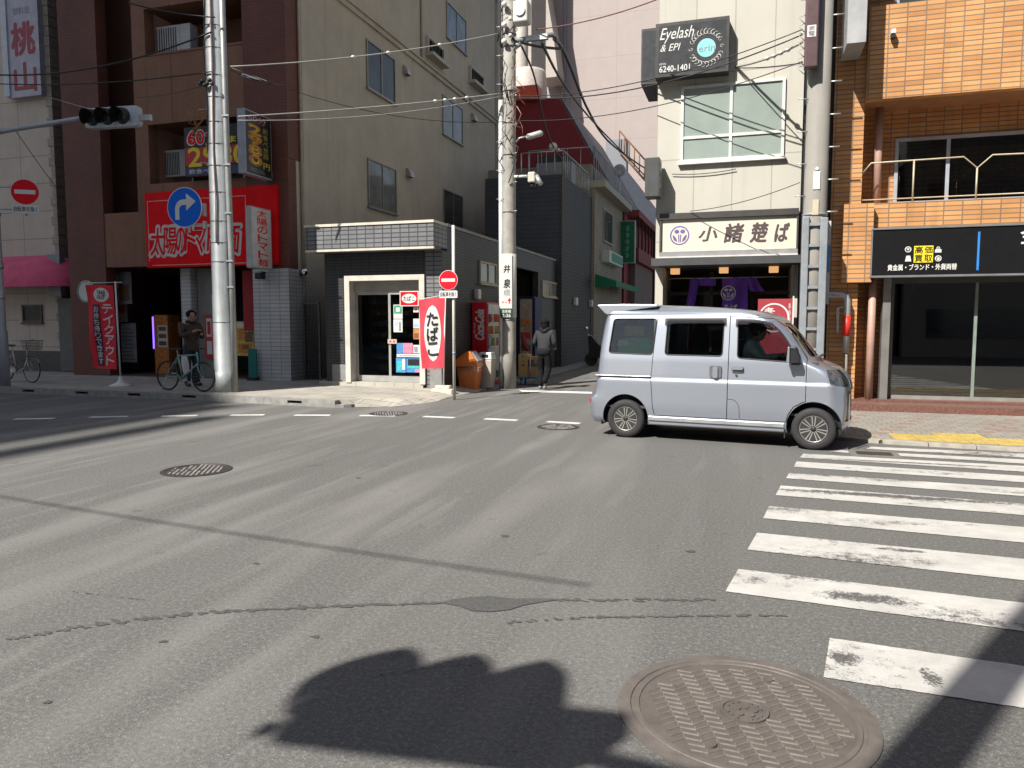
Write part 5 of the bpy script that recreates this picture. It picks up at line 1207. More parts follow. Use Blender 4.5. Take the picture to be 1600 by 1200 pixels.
a_ = oa(1361, 540, OB - 0.02); m = MB(); m.tube([(a_, OB + 0.04, 0.2), (a_, OB + 0.04, z_s0 - 0.02)], 0.065, 12); m.build('downpipe', M_PINKPIPE, ob)
a_ = oa(1383, 530, OB + 0.05); part('steel_post', plain('dull steel post', (0.26, 0.25, 0.24), 0.4, 0.5), ob, (a_ - 0.06, a_ + 0.07, OB + 0.05, OB + 0.25, 0.2, z_s0 - 0.02))
part('shop_pier', M_OTILE, ob, (oa(1368), oa(1377), OB + 0.1, OB + 0.4, 0.2, z_s0))
GB_ = OB + 0.28
g0, g1 = oa(1394, 540, GB_), oa(1522, 540, GB_)
part('shop_mullion', plain('dark bronze frame', (0.10, 0.10, 0.09), 0.4, 0.4), ob, (g0 - 0.05, g0, GB_ - 0.03, GB_ + 0.04, 0.2, z_s0), (OE - 0.1, OE, GB_ - 0.03, GB_ + 0.04, 0.2, z_s0), (g0, OE - 0.1, GB_ - 0.03, GB_ + 0.04, z_s0 - 0.12, z_s0 - 0.01))
part('shop_mullion', plain('green glass edge', (0.20, 0.25, 0.22), 0.3), ob, (g1 - 0.025, g1 + 0.025, GB_ - 0.02, GB_ + 0.03, 0.2, z_s0 - 0.121))
part('shop_sill', plain('steel sill', (0.35, 0.34, 0.31), 0.4, 0.4), ob, (g0, OE - 0.1, GB_ - 0.05, GB_ + 0.05, 0.2, 0.27))
M_TINT = glass('smoked shop glass', (0.36, 0.38, 0.37), 0.015, 3.6)
part('shop_pane', M_TINT, ob, (g0, g1 - 0.026, GB_, GB_ + 0.008, 0.272, z_s0 - 0.122), (g1 + 0.026, OE - 0.1, GB_, GB_ + 0.008, 0.272, z_s0 - 0.122))
part('shop_interior', plain('dark showroom', (0.025, 0.026, 0.028), 0.8), ob, (g0 - 0.1, OE, GB_ + 2.5, GB_ + 2.6, 0, z_s0), (g0 - 0.1, g0 - 0.05, GB_ + 0.05, GB_ + 2.5, 0.2, z_s0), (g0 - 0.05, OE, GB_ + 0.06, GB_ + 2.5, 0.1, 0.2), (g0 - 0.05, OE, GB_ + 0.06, GB_ + 2.5, z_s0 - 0.05, z_s0 - 0.01))
part('reflection_panel', plain('grey reflection panel', (0.50, 0.53, 0.52), 0.6), ob, (oa(1413, 560, GB_ + 0.5), g1 + 0.3, GB_ + 0.5, GB_ + 0.55, 0.75, 1.42), (g1 + 0.32, OE, GB_ + 0.5, GB_ + 0.55, 0.75, 1.38))  # pale panel standing for the lit road mirrored in the glass
part('recess_wall', M_OTILE, ob, (oP + 0.003, g0 - 0.06, OB + 0.5, OB + 0.6, 0.1, z_s0 + 0.1))
part('gap_shade', plain('gap black', (0.01, 0.009, 0.009), 0.8), sbld, (sR + 0.004, oL - 0.004, OB + 0.02, OB + 0.06, 0, 24))  # black sheet added over the gap so it reads as deep shade
M_GRANITE = plain('red granite', (0.16, 0.075, 0.058), 0.45, 0, 0.5, 45)
gz1 = PG(1400, 650, 0.12)
part('granite_step', M_GRANITE, ob, (oL + 0.2, OE, OB - 0.52, OB - 0.02, 0.02, 0.15), (oL + 0.2, OE, OB - 0.018, GB_ + 0.04, 0.02, 0.205))
part('granite_top', plain('polished granite', (0.17, 0.105, 0.085), 0.4, 0, 0.3, 30), ob, (oL + 0.21, OE, OB - 0.51, OB - 0.021, 0.151, 0.157))
t = thing('gold_shop_sign', 'long black shop sign with a yellow square of characters and a blue bar', 'sign', (oa(1363), OB, z_s0))
s_a = oa(1363, 395, OB - 0.3)
part('board', plain('sign matt black', (0.008, 0.008, 0.009), 0.55, 0, 0.1, spec=0.12), t, (s_a, OE - 0.3, OB - 0.3, OB - 0.052, z_s0, z_s1)); part('frame', plain('sign grey frame', (0.16, 0.165, 0.175), 0.4), t, (s_a - 0.02, OE - 0.3, OB - 0.32, OB - 0.052, z_s1 + 0.001, z_s1 + 0.03), (s_a - 0.02, OE - 0.3, OB - 0.32, OB - 0.052, z_s0 - 0.035, z_s0 - 0.001), (s_a - 0.02, s_a - 0.001, OB - 0.31, OB - 0.052, z_s0, z_s1))
D_ = OB - 0.302
def sr(x0, y0, x1, y1): return RB(x0, y0, x1, y1, D_)
a0, a1, z0, z1 = sr(1428, 384, 1458, 410)
part('yellow_square', M_YEL, t, (a0, a1, D_, D_ + 0.002, z0, z1))
m = MB(); am2, zm2 = (a0 + a1) / 2, (z0 + z1) / 2
for ch, i, j in (('高', 0, 1), ('価', 1, 1), ('買', 0, 0), ('取', 1, 0)):
    m.text(ch, a0 + 0.015 + i * (a1 - a0) / 2, a0 + (i + 1) * (a1 - a0) / 2 - 0.012, z0 + 0.012 + j * (z1 - z0) / 2, z0 + (j + 1) * (z1 - z0) / 2 - 0.012, D_, 'b', bold=0.02)
m.build('square_lettering', M_SIGNBLK, t)
a0, a1, z0, z1 = sr(1387, 412.5, 1495, 422)
m = MB(); m.text('貴金属・ブランド・外貨両替', a0, a1, z0, z1, D_ + 0.002, 'b', bold=0.02); m.build('lettering', M_PAPER, t)
m = MB()
for (x, y, k) in ((1419, 390, 0), (1419, 404, 1), (1466, 390, 2), (1466, 404, 3)):
    a, z = PB(x, y, D_)
    if k == 0: m.tube([(a + 0.045 * math.cos(t_ * 0.5), D_, z + 0.045 * math.sin(t_ * 0.5)) for t_ in range(13)], 0.009, 6, True); m.prism([(a - 0.03, z + 0.02), (a + 0.03, z + 0.02), (a, z - 0.02)], D_ - 0.004, D_, 'y')
    elif k == 1: m.prism([(a - 0.05, z - 0.05), (a + 0.05, z - 0.05), (a + 0.03, z + 0.05), (a - 0.03, z + 0.05)], D_ - 0.004, D_, 'y')
    elif k == 2: m.prism([(a - 0.05, z - 0.05), (a + 0.05, z - 0.05), (a + 0.05, z), (a, z + 0.02), (a - 0.05, z)], D_ - 0.004, D_, 'y'); m.tube([(a + 0.025 * math.cos(t_ * 0.4), D_, z + 0.01 + 0.035 * math.sin(t_ * 0.4)) for t_ in range(9)], 0.007, 6)
    else: m.tube([(a + 0.045 * math.cos(t_ * 0.5), D_, z + 0.045 * math.sin(t_ * 0.5)) for t_ in range(13)], 0.009, 6, True); m.prism(circle(a, z, 0.025, n=12), D_ - 0.004, D_, 'y')
m.build('icon', M_PAPER, t)
a0, a1, z0, z1 = sr(1527, 362, 1530.5, 422); part('blue_bar', plain('sign blue', (0.02, 0.20, 0.62), 0.5), t, (a0, a1, D_, D_ + 0.002, z0, z1))
a0, a1, z0, z1 = sr(1595, 353, 1640, 380); m = MB(); m.text('金', a0, a1, z0, z1, D_ + 0.002, 'b', bold=0.02); m.build('lettering', M_PAPER, t)
a0, a1, z0, z1 = RB(1328, -200, 1358, 66, OB - 0.95); t = thing('upper_sign', 'blank grey projecting sign high on the orange pier', 'sign', (a0, OB, z0)); part('case', plain('blank sign grey', (0.34, 0.345, 0.35), 0.5), t, (a0, a1, OB - 0.95, OB - 0.05, z0, z1)); part('bracket', M_STEEL, t, (a0 + 0.1, a0 + 0.16, OB - 0.05, OB, z0 + 0.3, z0 + 0.36), (a0 + 0.1, a0 + 0.16, OB - 0.05, OB, z0 + 1.3, z0 + 1.36))
a, z = PB(1394, 54, PF); t = thing('wall_camera', 'tiny white camera on the orange balcony parapet', 'camera', (a, PF, z)); part('body', M_WHITE, t, (a - 0.035, a + 0.035, PF - 0.14, PF - 0.001, z - 0.02, z + 0.05)); part('lens', M_BLACK, t, (a - 0.03, a + 0.03, PF - 0.13, PF - 0.02, z - 0.09, z - 0.022))
a, z = PB(1429, 450, GB_ + 0.4); t = thing('ceiling_spot', 'white spotlight hanging inside the smoked shop window', 'lamp', (a, GB_ + .4, z)); m = MB(); m.lathe([(0.06, z - 0.1), (0.045, z + 0.06), (0.02, z + 0.09)], (a, GB_ + 0.4, 0), 'z', 16); m.build('head', M_WHITE, t); part('stem', M_WHITE, t, (a - 0.012, a + 0.012, GB_ + 0.39, GB_ + 0.41, z + 0.09, z_s0 - 0.05))
# standpipe with the red sleeve
yb_ = OB - 0.16
pz_ = oz(1300, 461, yb_); pa_ = oa(1323, 500, yb_)
t = thing('standpipe', 'grey bent pipe with a red sleeve on the orange wall', 'pipe', (pa_, yb_, 1))
m = MB(); x0_ = oa(1281, 461, yb_); m.tube([(x0_, yb_, pz_), (pa_ - 0.10, yb_, pz_), (pa_ - 0.03, yb_, pz_ - 0.03), (pa_, yb_, pz_ - 0.1), (pa_, yb_, oz(1323, 552, yb_))], 0.058, 12); m.build('pipe', M_STEEL, t)
m = MB(); m.tube([(pa_, yb_, oz(1323, 493, yb_)), (pa_, yb_, oz(1323, 525, yb_))], 0.068, 14); m.build('sleeve', plain('bright red sleeve', (0.70, 0.025, 0.02), 0.5), t)
m = MB(); m.tube([(oa(1318, 480, yb_), yb_, oz(1318, 480, yb_)), (oa(1309, 481, yb_), yb_, oz(1309, 481, yb_)), (oa(1309, 521, yb_), yb_, oz(1309, 521, yb_))], 0.025, 8); m.build('side_tube', M_STEEL, t)
m = MB(); m.tube([(pa_, yb_ - 0.01, oz(1323, 550, yb_)), (pa_ + 0.01, yb_ + 0.01, oz(1323, 590, yb_)), (pa_ - 0.02, yb_ + 0.02, 0.12)], 0.035, 8); m.build('rag_cover', plain('rag cloth', (0.25, 0.22, 0.17), 0.9, 0, 0.5, 30), t)

# ------------------------------------------------------------------ blocks across the road (they throw the long shadows)
M_FAR = plain('far block wall', (0.30, 0.28, 0.26), 0.8, 0, 0.1, 0.3); M_FARG = plain('far block glass', (0.06, 0.08, 0.10), 0.08, spec=0.8)
def block(label, boxes, wins, mat=M_FAR):
    t = thing('office_block', label, 'building', (boxes[0][1], boxes[0][3], 0)); part('wall', mat, t, *boxes)
    m = MB()
    for (a0, a1, b, z0, z1, n) in wins:
        for k in range(n): m.box(a0, a1, b, b + 0.05, z0 + (z1 - z0) * k / n + 0.9, z0 + (z1 - z0) * (k + 0.75) / n)
    w = m.build('window_band', M_FARG, t); return t
CB0 = -9.35 - 0.649 * (15.3)
edgeA = lambda b: -9.75 + math.tan(SUN_H) * (b - 15.3)
block('tall grey office block slab behind the viewer, unseen and shaped for its shadow', [(-45, edgeA(-14), -14, -12, 0, 45.3), (-45, edgeA(-14) - 3.9, -14, -12.0, 44.6, 62)], [(-44, -30, -11.99, 0, 42, 14)])  # thin slab; its edge and step are placed for the brown front's shadow
kB = math.tan(SUN_E)
t_ = 40.0 / kB; ra_, rb_ = -10.0 - t_ * math.sin(SUN_H), 13.9 - t_ * math.cos(SUN_H)
bt = block('wide brown block across the road behind the viewer with shadow beams added on its roof', [(-42, ra_, -32, rb_, 0, 39.4)], [(-41, ra_ - 1, rb_ + 0.01, 0, 38, 12)], plain('far brown wall', (0.22, 0.17, 0.14), 0.8))
part('shadow_beam', M_STEEL, bt, (ra_ - 0.5, ra_ - 0.2, -31.5, rb_ - 1.5, 40.2, 40.6), (ra_ - 0.4, ra_ - 0.3, -31.5, -31.3, 39.4, 40.2), (ra_ - 0.4, ra_ - 0.3, rb_ - 2, rb_ - 1.8, 39.4, 40.2), (ra_ + 0.55, ra_ + 0.95, -31.5, rb_ - 1.0, 39.0, 39.3), (ra_ + 1.45, ra_ + 1.95, -31.5, rb_ - 2.5, 39.0, 39.3), (ra_, ra_ + 1.95, -31.5, -31.2, 38.6, 38.95), (ra_, ra_ + 1.95, rb_ - 12, rb_ - 11.7, 38.6, 38.95))  # beams added at the roof edge to throw dark streaks on the road
block('low pale block at the right behind the viewer', [(7, 30, -22, -9, 0, 13)], [(8, 29, -8.99, 0, 12, 4)])
block('dark three storey block straight behind the viewer', [(-9, 6.8, -20, -9.5, 0, 9.8)], [(-8.5, -1.5, -9.49, 0, 9.4, 3), (-0.8, 6.2, -9.49, 0, 9.4, 3)], plain('far dark wall', (0.11, 0.10, 0.095), 0.8))
block('tall brick block two streets behind the viewer', [(-12, 14, -48, -32, 0, 33)], [(-11, 13, -31.99, 0, 33, 10)], plain('far brick wall', (0.20, 0.12, 0.09), 0.8))
block('tall white block two streets behind the viewer', [(15, 50, -48, -30, 0, 36)], [(16, 49, -29.99, 0, 36, 11)], plain('far pale wall', (0.42, 0.41, 0.39), 0.8))
# ------------------------------------------------------------------ silver van
def interp(tab, z):
    if z <= tab[0][0]: return tab[0][1]
    for (x0, y0), (x1, y1) in zip(tab, tab[1:]):
        if z <= x1: return y0 + (y1 - y0) * (z - x0) / (x1 - x0)
    return tab[-1][1]
VXR = [(.20, -.49), (.30, -.53), (.54, -.54), (.60, -.475), (.9, -.43), (1.34, -.39), (1.6, -.35), (1.70, -.325), (1.76, -.305), (1.80, -.285), (1.83, -.25), (1.85, -.19), (1.862, -.05)]
VXF = [(.20, 2.81), (.30, 2.875), (.55, 2.885), (.78, 2.872), (.88, 2.845), (.96, 2.79), (1.02, 2.72), (1.065, 2.62), (1.10, 2.54), (1.14, 2.47), (1.3, 2.345), (1.45, 2.235), (1.58, 2.12), (1.66, 2.02), (1.71, 1.92), (1.76, 1.74), (1.80, 1.40), (1.83, .98), (1.85, .52), (1.862, .2)]
VHW = [(.20, .68), (.26, .722), (.45, .737), (.80, .7385), (.828, .736), (.845, .727), (.87, .727), (1.1, .718), (1.3, .697), (1.6, .664), (1.69, .65), (1.72, .632), (1.76, .59), (1.80, .51), (1.83, .40), (1.85, .27), (1.862, .12)]
VLV = [.20, .23, .26, .30, .38, .46, .54, .57, .60, .68, .76, .80, .828, .845, .87, .92, .96, 1.02, 1.065, 1.10, 1.14, 1.22, 1.3, 1.38, 1.45, 1.52, 1.58, 1.63, 1.66, 1.69, 1.71, 1.735, 1.76, 1.78, 1.80, 1.815, 1.83, 1.842, 1.85, 1.857, 1.862]
VW = .7375
def van_ring(z, ins=0.0, n=26):
    x0, x1, hw = interp(VXR, z) + ins, interp(VXF, z) - ins, interp(VHW, z) - ins
    fr_ = min(0.30, hw * 0.8); rr_ = min(0.10, hw * .5)
    bulge = 0.11 * min(1, hw / .6)
    pts = []
    def xf(y): return x1 - bulge * (y / hw) ** 2
    # near side (y negative from centre) rear -> front, front near -> far, far side front -> rear, rear
    xs1 = x1 - bulge - fr_ * 0.55
    xa, xb = x0 + rr_, xs1
    for k in range(n): pts.append((xa + (xb - xa) * k / n, -hw))
    m_ = 10
    for k in range(m_):
        t = math.pi / 2 * k / m_
        y = -hw + fr_ * 0.55 * (1 - math.cos(t)); pts.append((xb + (xf(y) - xb) * math.sin(t), y))
    y0 = -hw + fr_ * 0.55
    for k in range(11):
        y = y0 + (-2 * y0) * k / 10; pts.append((xf(y), y))
    for k in range(m_ - 1, 0, -1):
        t = math.pi / 2 * k / m_
        y = hw - fr_ * 0.55 * (1 - math.cos(t)); pts.append((xb + (xf(y) - xb) * math.sin(t), y))
    for k in range(n + 1): pts.append((xb + (xa - xb) * k / n, hw))
    for k in range(1, 5):
        t = math.pi / 2 * k / 5; pts.append((xa - rr_ * math.sin(t), hw - rr_ * (1 - math.cos(t))))
    for k in range(7): pts.append((x0, (hw - rr_) * (1 - 2 * k / 6)))
    for k in range(4, 0, -1):
        t = math.pi / 2 * k / 5; pts.append((xa - rr_ * math.sin(t), -hw + rr_ * (1 - math.cos(t))))
    return [(p[0], p[1] + VW, z) for p in pts]
def van_loft(ins=0.0, z0=0.0, z1=9.0, dz=0.0):
    mb = MB(); rings = [van_ring(z, ins) for z in VLV if z0 <= z <= z1]
    k = len(rings[0])
    if dz:
        rings = [[(p[0], p[1], p[2] - dz) for p in r] for r in rings]
    vs = [p for r in rings for p in r]
    fs = [(i * k + j, i * k + (j + 1) % k, (i + 1) * k + (j + 1) % k, (i + 1) * k + j) for i in range(len(rings) - 1) for j in range(k)]
    fs += [tuple(range(k))[::-1], tuple((len(rings) - 1) * k + j for j in range(k))]
    mb.add(vs, fs, True)
    return mb
def tmp(mb):
    o = mb.build('tmp', M_DARK, None, weld=True); o.location = (0, 0, 0); o.rotation_euler = (0, 0, 0); return o
def boolean(base, cutters, op='DIFFERENCE'):
    """mesh data of base after the cutters; base object is consumed"""
    for c in cutters:
        md = base.modifiers.new('b', 'BOOLEAN'); md.object = c; md.operation = op; md.solver = 'EXACT'
    dg = bpy.context.evaluated_depsgraph_get(); dg.update()
    me = bpy.data.meshes.new_from_object(base.evaluated_get(dg))
    bpy.data.objects.remove(base)
    return me
def link_mesh(name, me, mat, parent, smooth_angle=35):
    me.materials.clear(); me.materials.append(mat)
    for p in me.polygons: p.material_index = 0; p.use_smooth = True
    try: me.set_sharp_from_angle(angle=R(smooth_angle))
    except Exception: pass
    o = bpy.data.objects.new(name, me); COL.objects.link(o); o.parent = parent; ORG[o.name] = (0, 0, 0)
    return o
ra_v, fa_v = PG(976, 684), PG(1271, 704)
v_rot = math.atan2(fa_v[1] - ra_v[1], fa_v[0] - ra_v[0])
van = local_thing('van', 'silver boxy microvan with black and silver wheels stopped across the side street mouth', 'van', (ra_v[0], ra_v[1], 0), v_rot)
M_SILVER, _nt, _bs = nodes('silver car paint')
_co = objco(_nt)
_fl = N(_nt, 'ShaderNodeTexNoise', Scale=900.0, Detail=1.0); _nt.links.new(_co, _fl.inputs['Vector'])
_dirt = ramp(_nt, noise(_nt, mapped(_nt, _co, (2, 2, 5)), 1.2, 5), 0.5, 0.8)
_sp = _nt.nodes.new('ShaderNodeSeparateXYZ'); _nt.links.new(_co, _sp.inputs[0])
_low = math_n(_nt, 'MULTIPLY', ramp(_nt, _sp.outputs[2], 0.55, 0.2), 0.35)
_c = mixc(_nt, _fl.outputs['Fac'], (0.37, 0.405, 0.47), (0.48, 0.515, 0.585))
_c = mixc(_nt, math_n(_nt, 'MULTIPLY', _dirt, _low), _c, (0.25, 0.24, 0.22))
_nt.links.new(_c, _bs.inputs['Base Color']); _bs.inputs['Metallic'].default_value = 0.85; _bs.inputs['Roughness'].default_value = 0.42
_bs.inputs['Coat Weight'].default_value = 0.7; _bs.inputs['Coat Roughness'].default_value = 0.04
def prism_o(pts, d0, d1, axis='y'):
    mb = MB(); mb.prism(pts, d0, d1, axis); return tmp(mb)
def rpoly(pts, r, n=4):
    """polygon with rounded corners"""
    out = []; m_ = len(pts)
    for i in range(m_):
        p0, p, p1 = Vector(pts[i - 1]), Vector(pts[i]), Vector(pts[(i + 1) % m_])
        rr_ = r[i] if isinstance(r, (list, tuple)) else r
        a, b = p + (p0 - p).normalized() * rr_, p + (p1 - p).normalized() * rr_
        for k in range(n + 1):
            t = k / n; q = a * (1 - t) ** 2 + p * 2 * t * (1 - t) + b * t ** 2; out.append((q.x, q.y))
    return out
W_R = rpoly([(-.255, 1.185), (.367, 1.168), (.41, 1.662), (-.195, 1.662)], .05)
W_M = rpoly([(.542, 1.172), (1.305, 1.165), (1.315, 1.637), (.565, 1.652)], .05)
W_F = rpoly([(1.50, 1.145), (2.275, 1.10), (2.05, 1.47), (1.90, 1.61), (1.495, 1.632)], [.05, .02, .12, .08, .04])
W_FS = rpoly([(-.54, 1.17), (.54, 1.17), (.48, 1.60), (-.48, 1.60)], .05)      # windscreen (y - centre, z)
W_RS = rpoly([(-.52, 1.10), (.52, 1.10), (.47, 1.60), (-.47, 1.60)], .05)
DOOR_F = [(1.388, .345), (2.118, .345), (2.14, .44), (2.20, .54), (2.30, .60), (2.343, .615), (2.343, 1.155), (2.10, 1.53), (1.93, 1.655), (1.396, 1.69)]
DOOR_S = [(.42, .345), (1.378, .345), (1.386, 1.69), (.430, 1.70), (.395, 1.3), (.362, .86), (.392, .45)]
def grow(pts, d):
    c = Vector((sum(p[0] for p in pts) / len(pts), sum(p[1] for p in pts) / len(pts)))
    out = []
    for p in pts:
        v = Vector(p) - c; out.append((p[0] + (d if v.x > 0 else -d), p[1] + (d if v.y > 0 else -d)))
    return out
shell = tmp(van_loft()); cav = tmp(van_loft(.035, .38, 1.85, .02))
wins = [prism_o(W_R, -.2, 1.7), prism_o(W_M, -.2, 1.7), prism_o(W_F, -.2, 1.7)]
ws = [prism_o([(p[0] + VW, p[1]) for p in W_FS], 1.75, 3.2, 'x'), prism_o([(p[0] + VW, p[1]) for p in W_RS], -.9, -.1, 'x')]
arches = []
for x in (0.0, 2.45):
    for (y0, y1) in ((-.1, .30), (1.475 - .30, 1.6)):
        mb = MB(); mb.prism(circle(x, .29, .325, .325, 40), y0, y1, 'y'); arches.append(tmp(mb))
low = [prism_o([(.60, .0), (2.0, .0), (2.0, .25), (.60, .25)], -.1, 1.6)]
me_shell = boolean(shell, [cav] + wins + ws + arches)
def obj_of(me): o = bpy.data.objects.new('tmp', me); COL.objects.link(o); return o
c1 = prism_o(DOOR_F, -.3, .30); c2 = prism_o(DOOR_S, -.3, .30)
g1_, g2_ = prism_o(grow(DOOR_F, .008), -.3, .24), prism_o(grow(DOOR_S, .008), -.3, .24)
HL = rpoly([(2.575, 1.02), (2.63, .835), (2.86, .79), (2.95, .80), (2.95, .99), (2.80, 1.0)], .01)
GR = [(2.70, .26), (3.0, .26), (3.0, .77), (2.70, .77)]
hl_c = prism_o(HL, -.2, .46); hl_f = prism_o(HL, 1.475 - .46, 1.7); gr_c = prism_o([(.16, .36), (1.315, .36), (1.25, .74), (.225, .74)], 2.6, 3.1, 'x')
lg_c = prism_o([(2.62, 1.085), (1.0, 1.085), (1.0, 1.08), (2.62, 1.08)], -1, -.9)
body = link_mesh('body', boolean(obj_of(me_shell.copy()), [g1_, g2_, hl_c, hl_f, gr_c]), M_SILVER, van)
d1 = link_mesh('front_door', boolean(obj_of(me_shell.copy()), [c1], 'INTERSECT'), M_SILVER, van)
d2 = link_mesh('sliding_door', boolean(obj_of(me_shell.copy()), [c2], 'INTERSECT'), M_SILVER, van)
M_LENS = plain('headlight lens', (0.10, 0.105, 0.11), 0.08, 0.3, 0.6, 14, spec=0.9, coat=1.0)
for c in (hl_c, hl_f): link_mesh('headlight', boolean(tmp(van_loft(.004)), [c], 'INTERSECT'), M_LENS, van)
link_mesh('grille', boolean(tmp(van_loft(.02)), [gr_c], 'INTERSECT'), plain('grille black', (0.02, 0.02, 0.022), 0.35), van)
# glazing: a thin shell cut to the openings
M_VANGLASS = glass('van privacy glass', (0.62, 0.64, 0.66), 0.01, 1.0); M_VANCLEAR = glass('van clear glass', (0.80, 0.84, 0.84), 0.01, 1.1)
def pane(cut, mat, name, par):
    o_, i_ = tmp(van_loft(.013, .9, 1.85)), tmp(van_loft(.018, .88, 1.86))
    me = boolean(o_, [i_]); bpy.data.objects.remove(i_)
    return link_mesh(name, boolean(obj_of(me), [cut], 'INTERSECT'), mat, par)
def near(pts): return prism_o(pts, -.2, .5)
def farp(pts): return prism_o(pts, .9, 1.7)
used = []
M_VANREAR = glass('van rear side glass', (0.86, 0.90, 0.90), 0.01, 1.0)
for pts, mt, par in ((W_R, M_VANREAR, van), (W_M, M_VANGLASS, d2), (W_F, M_VANCLEAR, d1)):
    for k, mk in enumerate((near, farp)):
        c = mk(pts); used.append(c); pane(c, mt if k == 0 else M_VANGLASS, 'side_window', par if k == 0 else van)
pane(ws[0], M_VANCLEAR, 'windscreen', van); pane(ws[1], M_VANGLASS, 'rear_window', van)
# dark gaskets round the near windows and rain visors
M_GASKET = plain('window rubber', (0.02, 0.02, 0.02), 0.5)
def side_y(z): return VW - interp(VHW, z)
for pts, par in ((W_R, van), (W_M, d2), (W_F, d1)):
    m = MB(); m.tube([(p[0], side_y(p[1]) + .002, p[1]) for p in pts], .009, 6, True); m.build('window_seal', M_GASKET, par)
M_VISOR = glass('smoked visor', (0.35, 0.30, 0.29), 0.03, 1.5)
for (x0, x1, za, zb, par) in ((.53, 1.345, 1.672, 1.57, d2), (1.465, 1.93, 1.655, 1.555, d1)):
    m = MB(); m.sheet(lambda u, v: (x0 + (x1 - x0) * u, side_y(za) - .006 - .028 * math.sin(v * 1.5), za + (zb - za) * v - (.05 * u ** 3 if par is d1 else 0)), 12, 5); m.build('rain_visor', M_VISOR, par)
for c in [cav, c1, c2, g1_, g2_, hl_c, hl_f, gr_c, lg_c] + wins + ws + arches + low + used: bpy.data.objects.remove(c)
bpy.data.meshes.remove(me_shell)
# trim
def vpart(name, mat, par, *boxes, bevel=.006): return part(name, mat, par, *boxes, bevel=bevel)
vpart('sill_trim', plain('silver trim', (0.55, 0.56, 0.58), 0.3, 0.7), van, (.335, 2.10, -.012, .05, .268, .325)); vpart('sill_skirt', M_SILVER, van, (.335, 2.10, .01, .06, .215, .262))
vpart('underbody', M_DARK, van, (-.45, 2.75, .12, 1.36, .19, .26), (-.35, 2.7, .30, 1.17, .26, .40), bevel=0)
for x in (0.0, 2.45):
    m = MB()
    for (y0, y1) in ((.012, .31), (1.165, 1.463)):
        m = MB(); m.sheet(lambda u, v: (x + .32 * math.cos(math.pi * 1.1 * u - .05 * math.pi), y0 + (y1 - y0) * v, .29 + .32 * math.sin(math.pi * 1.1 * u - .05 * math.pi)), 24, 1)
        yw = .308 if y0 < 1 else 1.168
        m.box(x - .32, x + .32, yw - .003, yw + .002, .25, .61); m.build('wheel_arch_liner', M_BLACK, van)
m = MB(); m.box(-.44, .352, -.004, .02, .848, .862); m.build('slide_rail', M_GASKET, van); vpart('rail_trim', M_CHROME, van, (-.44, .352, -.007, .012, .864, .874), bevel=.002)
m = MB(); m.prism([(-.475, 1.860), (-.47, 1.845), (-.37, 1.745), (-.31, 1.71), (.0, 1.78), (.40, 1.83), (.38, 1.858), (-.1, 1.868)], .16, 1.315, 'y'); m.build('roof_spoiler', M_SILVER, van, bevel=.012)
m = MB(); m.tube([(-.30, side_y(1.72) + .004, 1.722), (.8, side_y(1.72) + .002, 1.722), (1.75, side_y(1.72) + .01, 1.70)], .007, 6); m.build('roof_gutter', M_GASKET, van)
for par, x0, x1, z0, z1 in ((d2, 1.150, 1.305, .885, 1.04),):
    m = MB(); m.prism(rrect(x0, x1, z0, z1, .025), -.008, .02, 'y'); h_ = m.build('handle', plain('handle recess', (0.17, 0.175, 0.185), 0.35, 0.4), par)
    m = MB(); m.prism(rrect(x0 + .045, x1 - .045, z0 - .005, z1 - .01, .02), -.03, -.008, 'y'); m.build('handle_grip', M_SILVER, h_)
m = MB(); m.prism(rrect(1.435, 1.585, .965, 1.035, .02), -.008, .02, 'y'); h_ = m.build('handle', plain('handle recess', (0, 0, 0)), d1)
m = MB(); m.prism(rrect(1.445, 1.578, .995, 1.030, .014), -.032, -.008, 'y'); m.build('handle_grip', M_SILVER, h_); m = MB(); m.prism(circle(1.495, .925, .016, n=14), -.005, .02, 'y'); m.build('key_lock', M_CHROME, d1)
m = MB(); m.tube([(1.393, side_y(.6) - .002, .605)] + [(1.43 + .11 * math.sin(t * .196), side_y(.55) - .002, .47 + .135 * math.cos(t * .196)) for t in range(9)] + [(1.545, side_y(.4) - .001, .36)], .003, 5); m.build('fuel_flap_line', M_GASKET, d1)
mm = MB(); mm.prism(rpoly([(2.155, 1.10), (2.275, 1.10), (2.28, 1.16), (2.235, 1.30), (2.16, 1.31)], .02), -.145, .005, 'y'); mm.build('mirror_housing', M_BLACK, van, bevel=.012)
mm = MB(); mm.prism(rpoly([(2.12, 1.115), (2.158, 1.105), (2.158, 1.30), (2.135, 1.31)], .012), -.165, -.02, 'y'); mm.build('mirror_cap', M_SILVER, van, bevel=.01)
vpart('mirror_arm', M_BLACK, van, (2.17, 2.27, -.05, .03, 1.075, 1.098), bevel=.004)
vpart('front_bumper_lip', plain('lip grey', (0.10, 0.10, 0.105), 0.5), van, (2.62, 2.80, .30, 1.17, .20, .25)); vpart('fog_bezel', M_CHROME, van, (2.845, 2.858, .13, .16, .30, .72), bevel=.003)
vpart('tail_reflector', plain('tail red', (0.45, 0.02, 0.02), 0.2), van, (-.53, -.50, .03, .06, .48, .535), bevel=.004)
for (x, z0) in ((-.36, .17), (2.10, .13)): vpart('mud_flap', M_RUBBER, van, (x, x + .012, .03, .22, z0, .36), bevel=0)
vpart('wiper', M_BLACK, van, (2.46, 2.50, .35, 1.1, 1.165, 1.18), bevel=.004)
vpart('floor', plain('cabin grey', (0.06, 0.06, 0.065), 0.8), van, (-.4, 2.4, .06, 1.41, .42, .45), bevel=0)
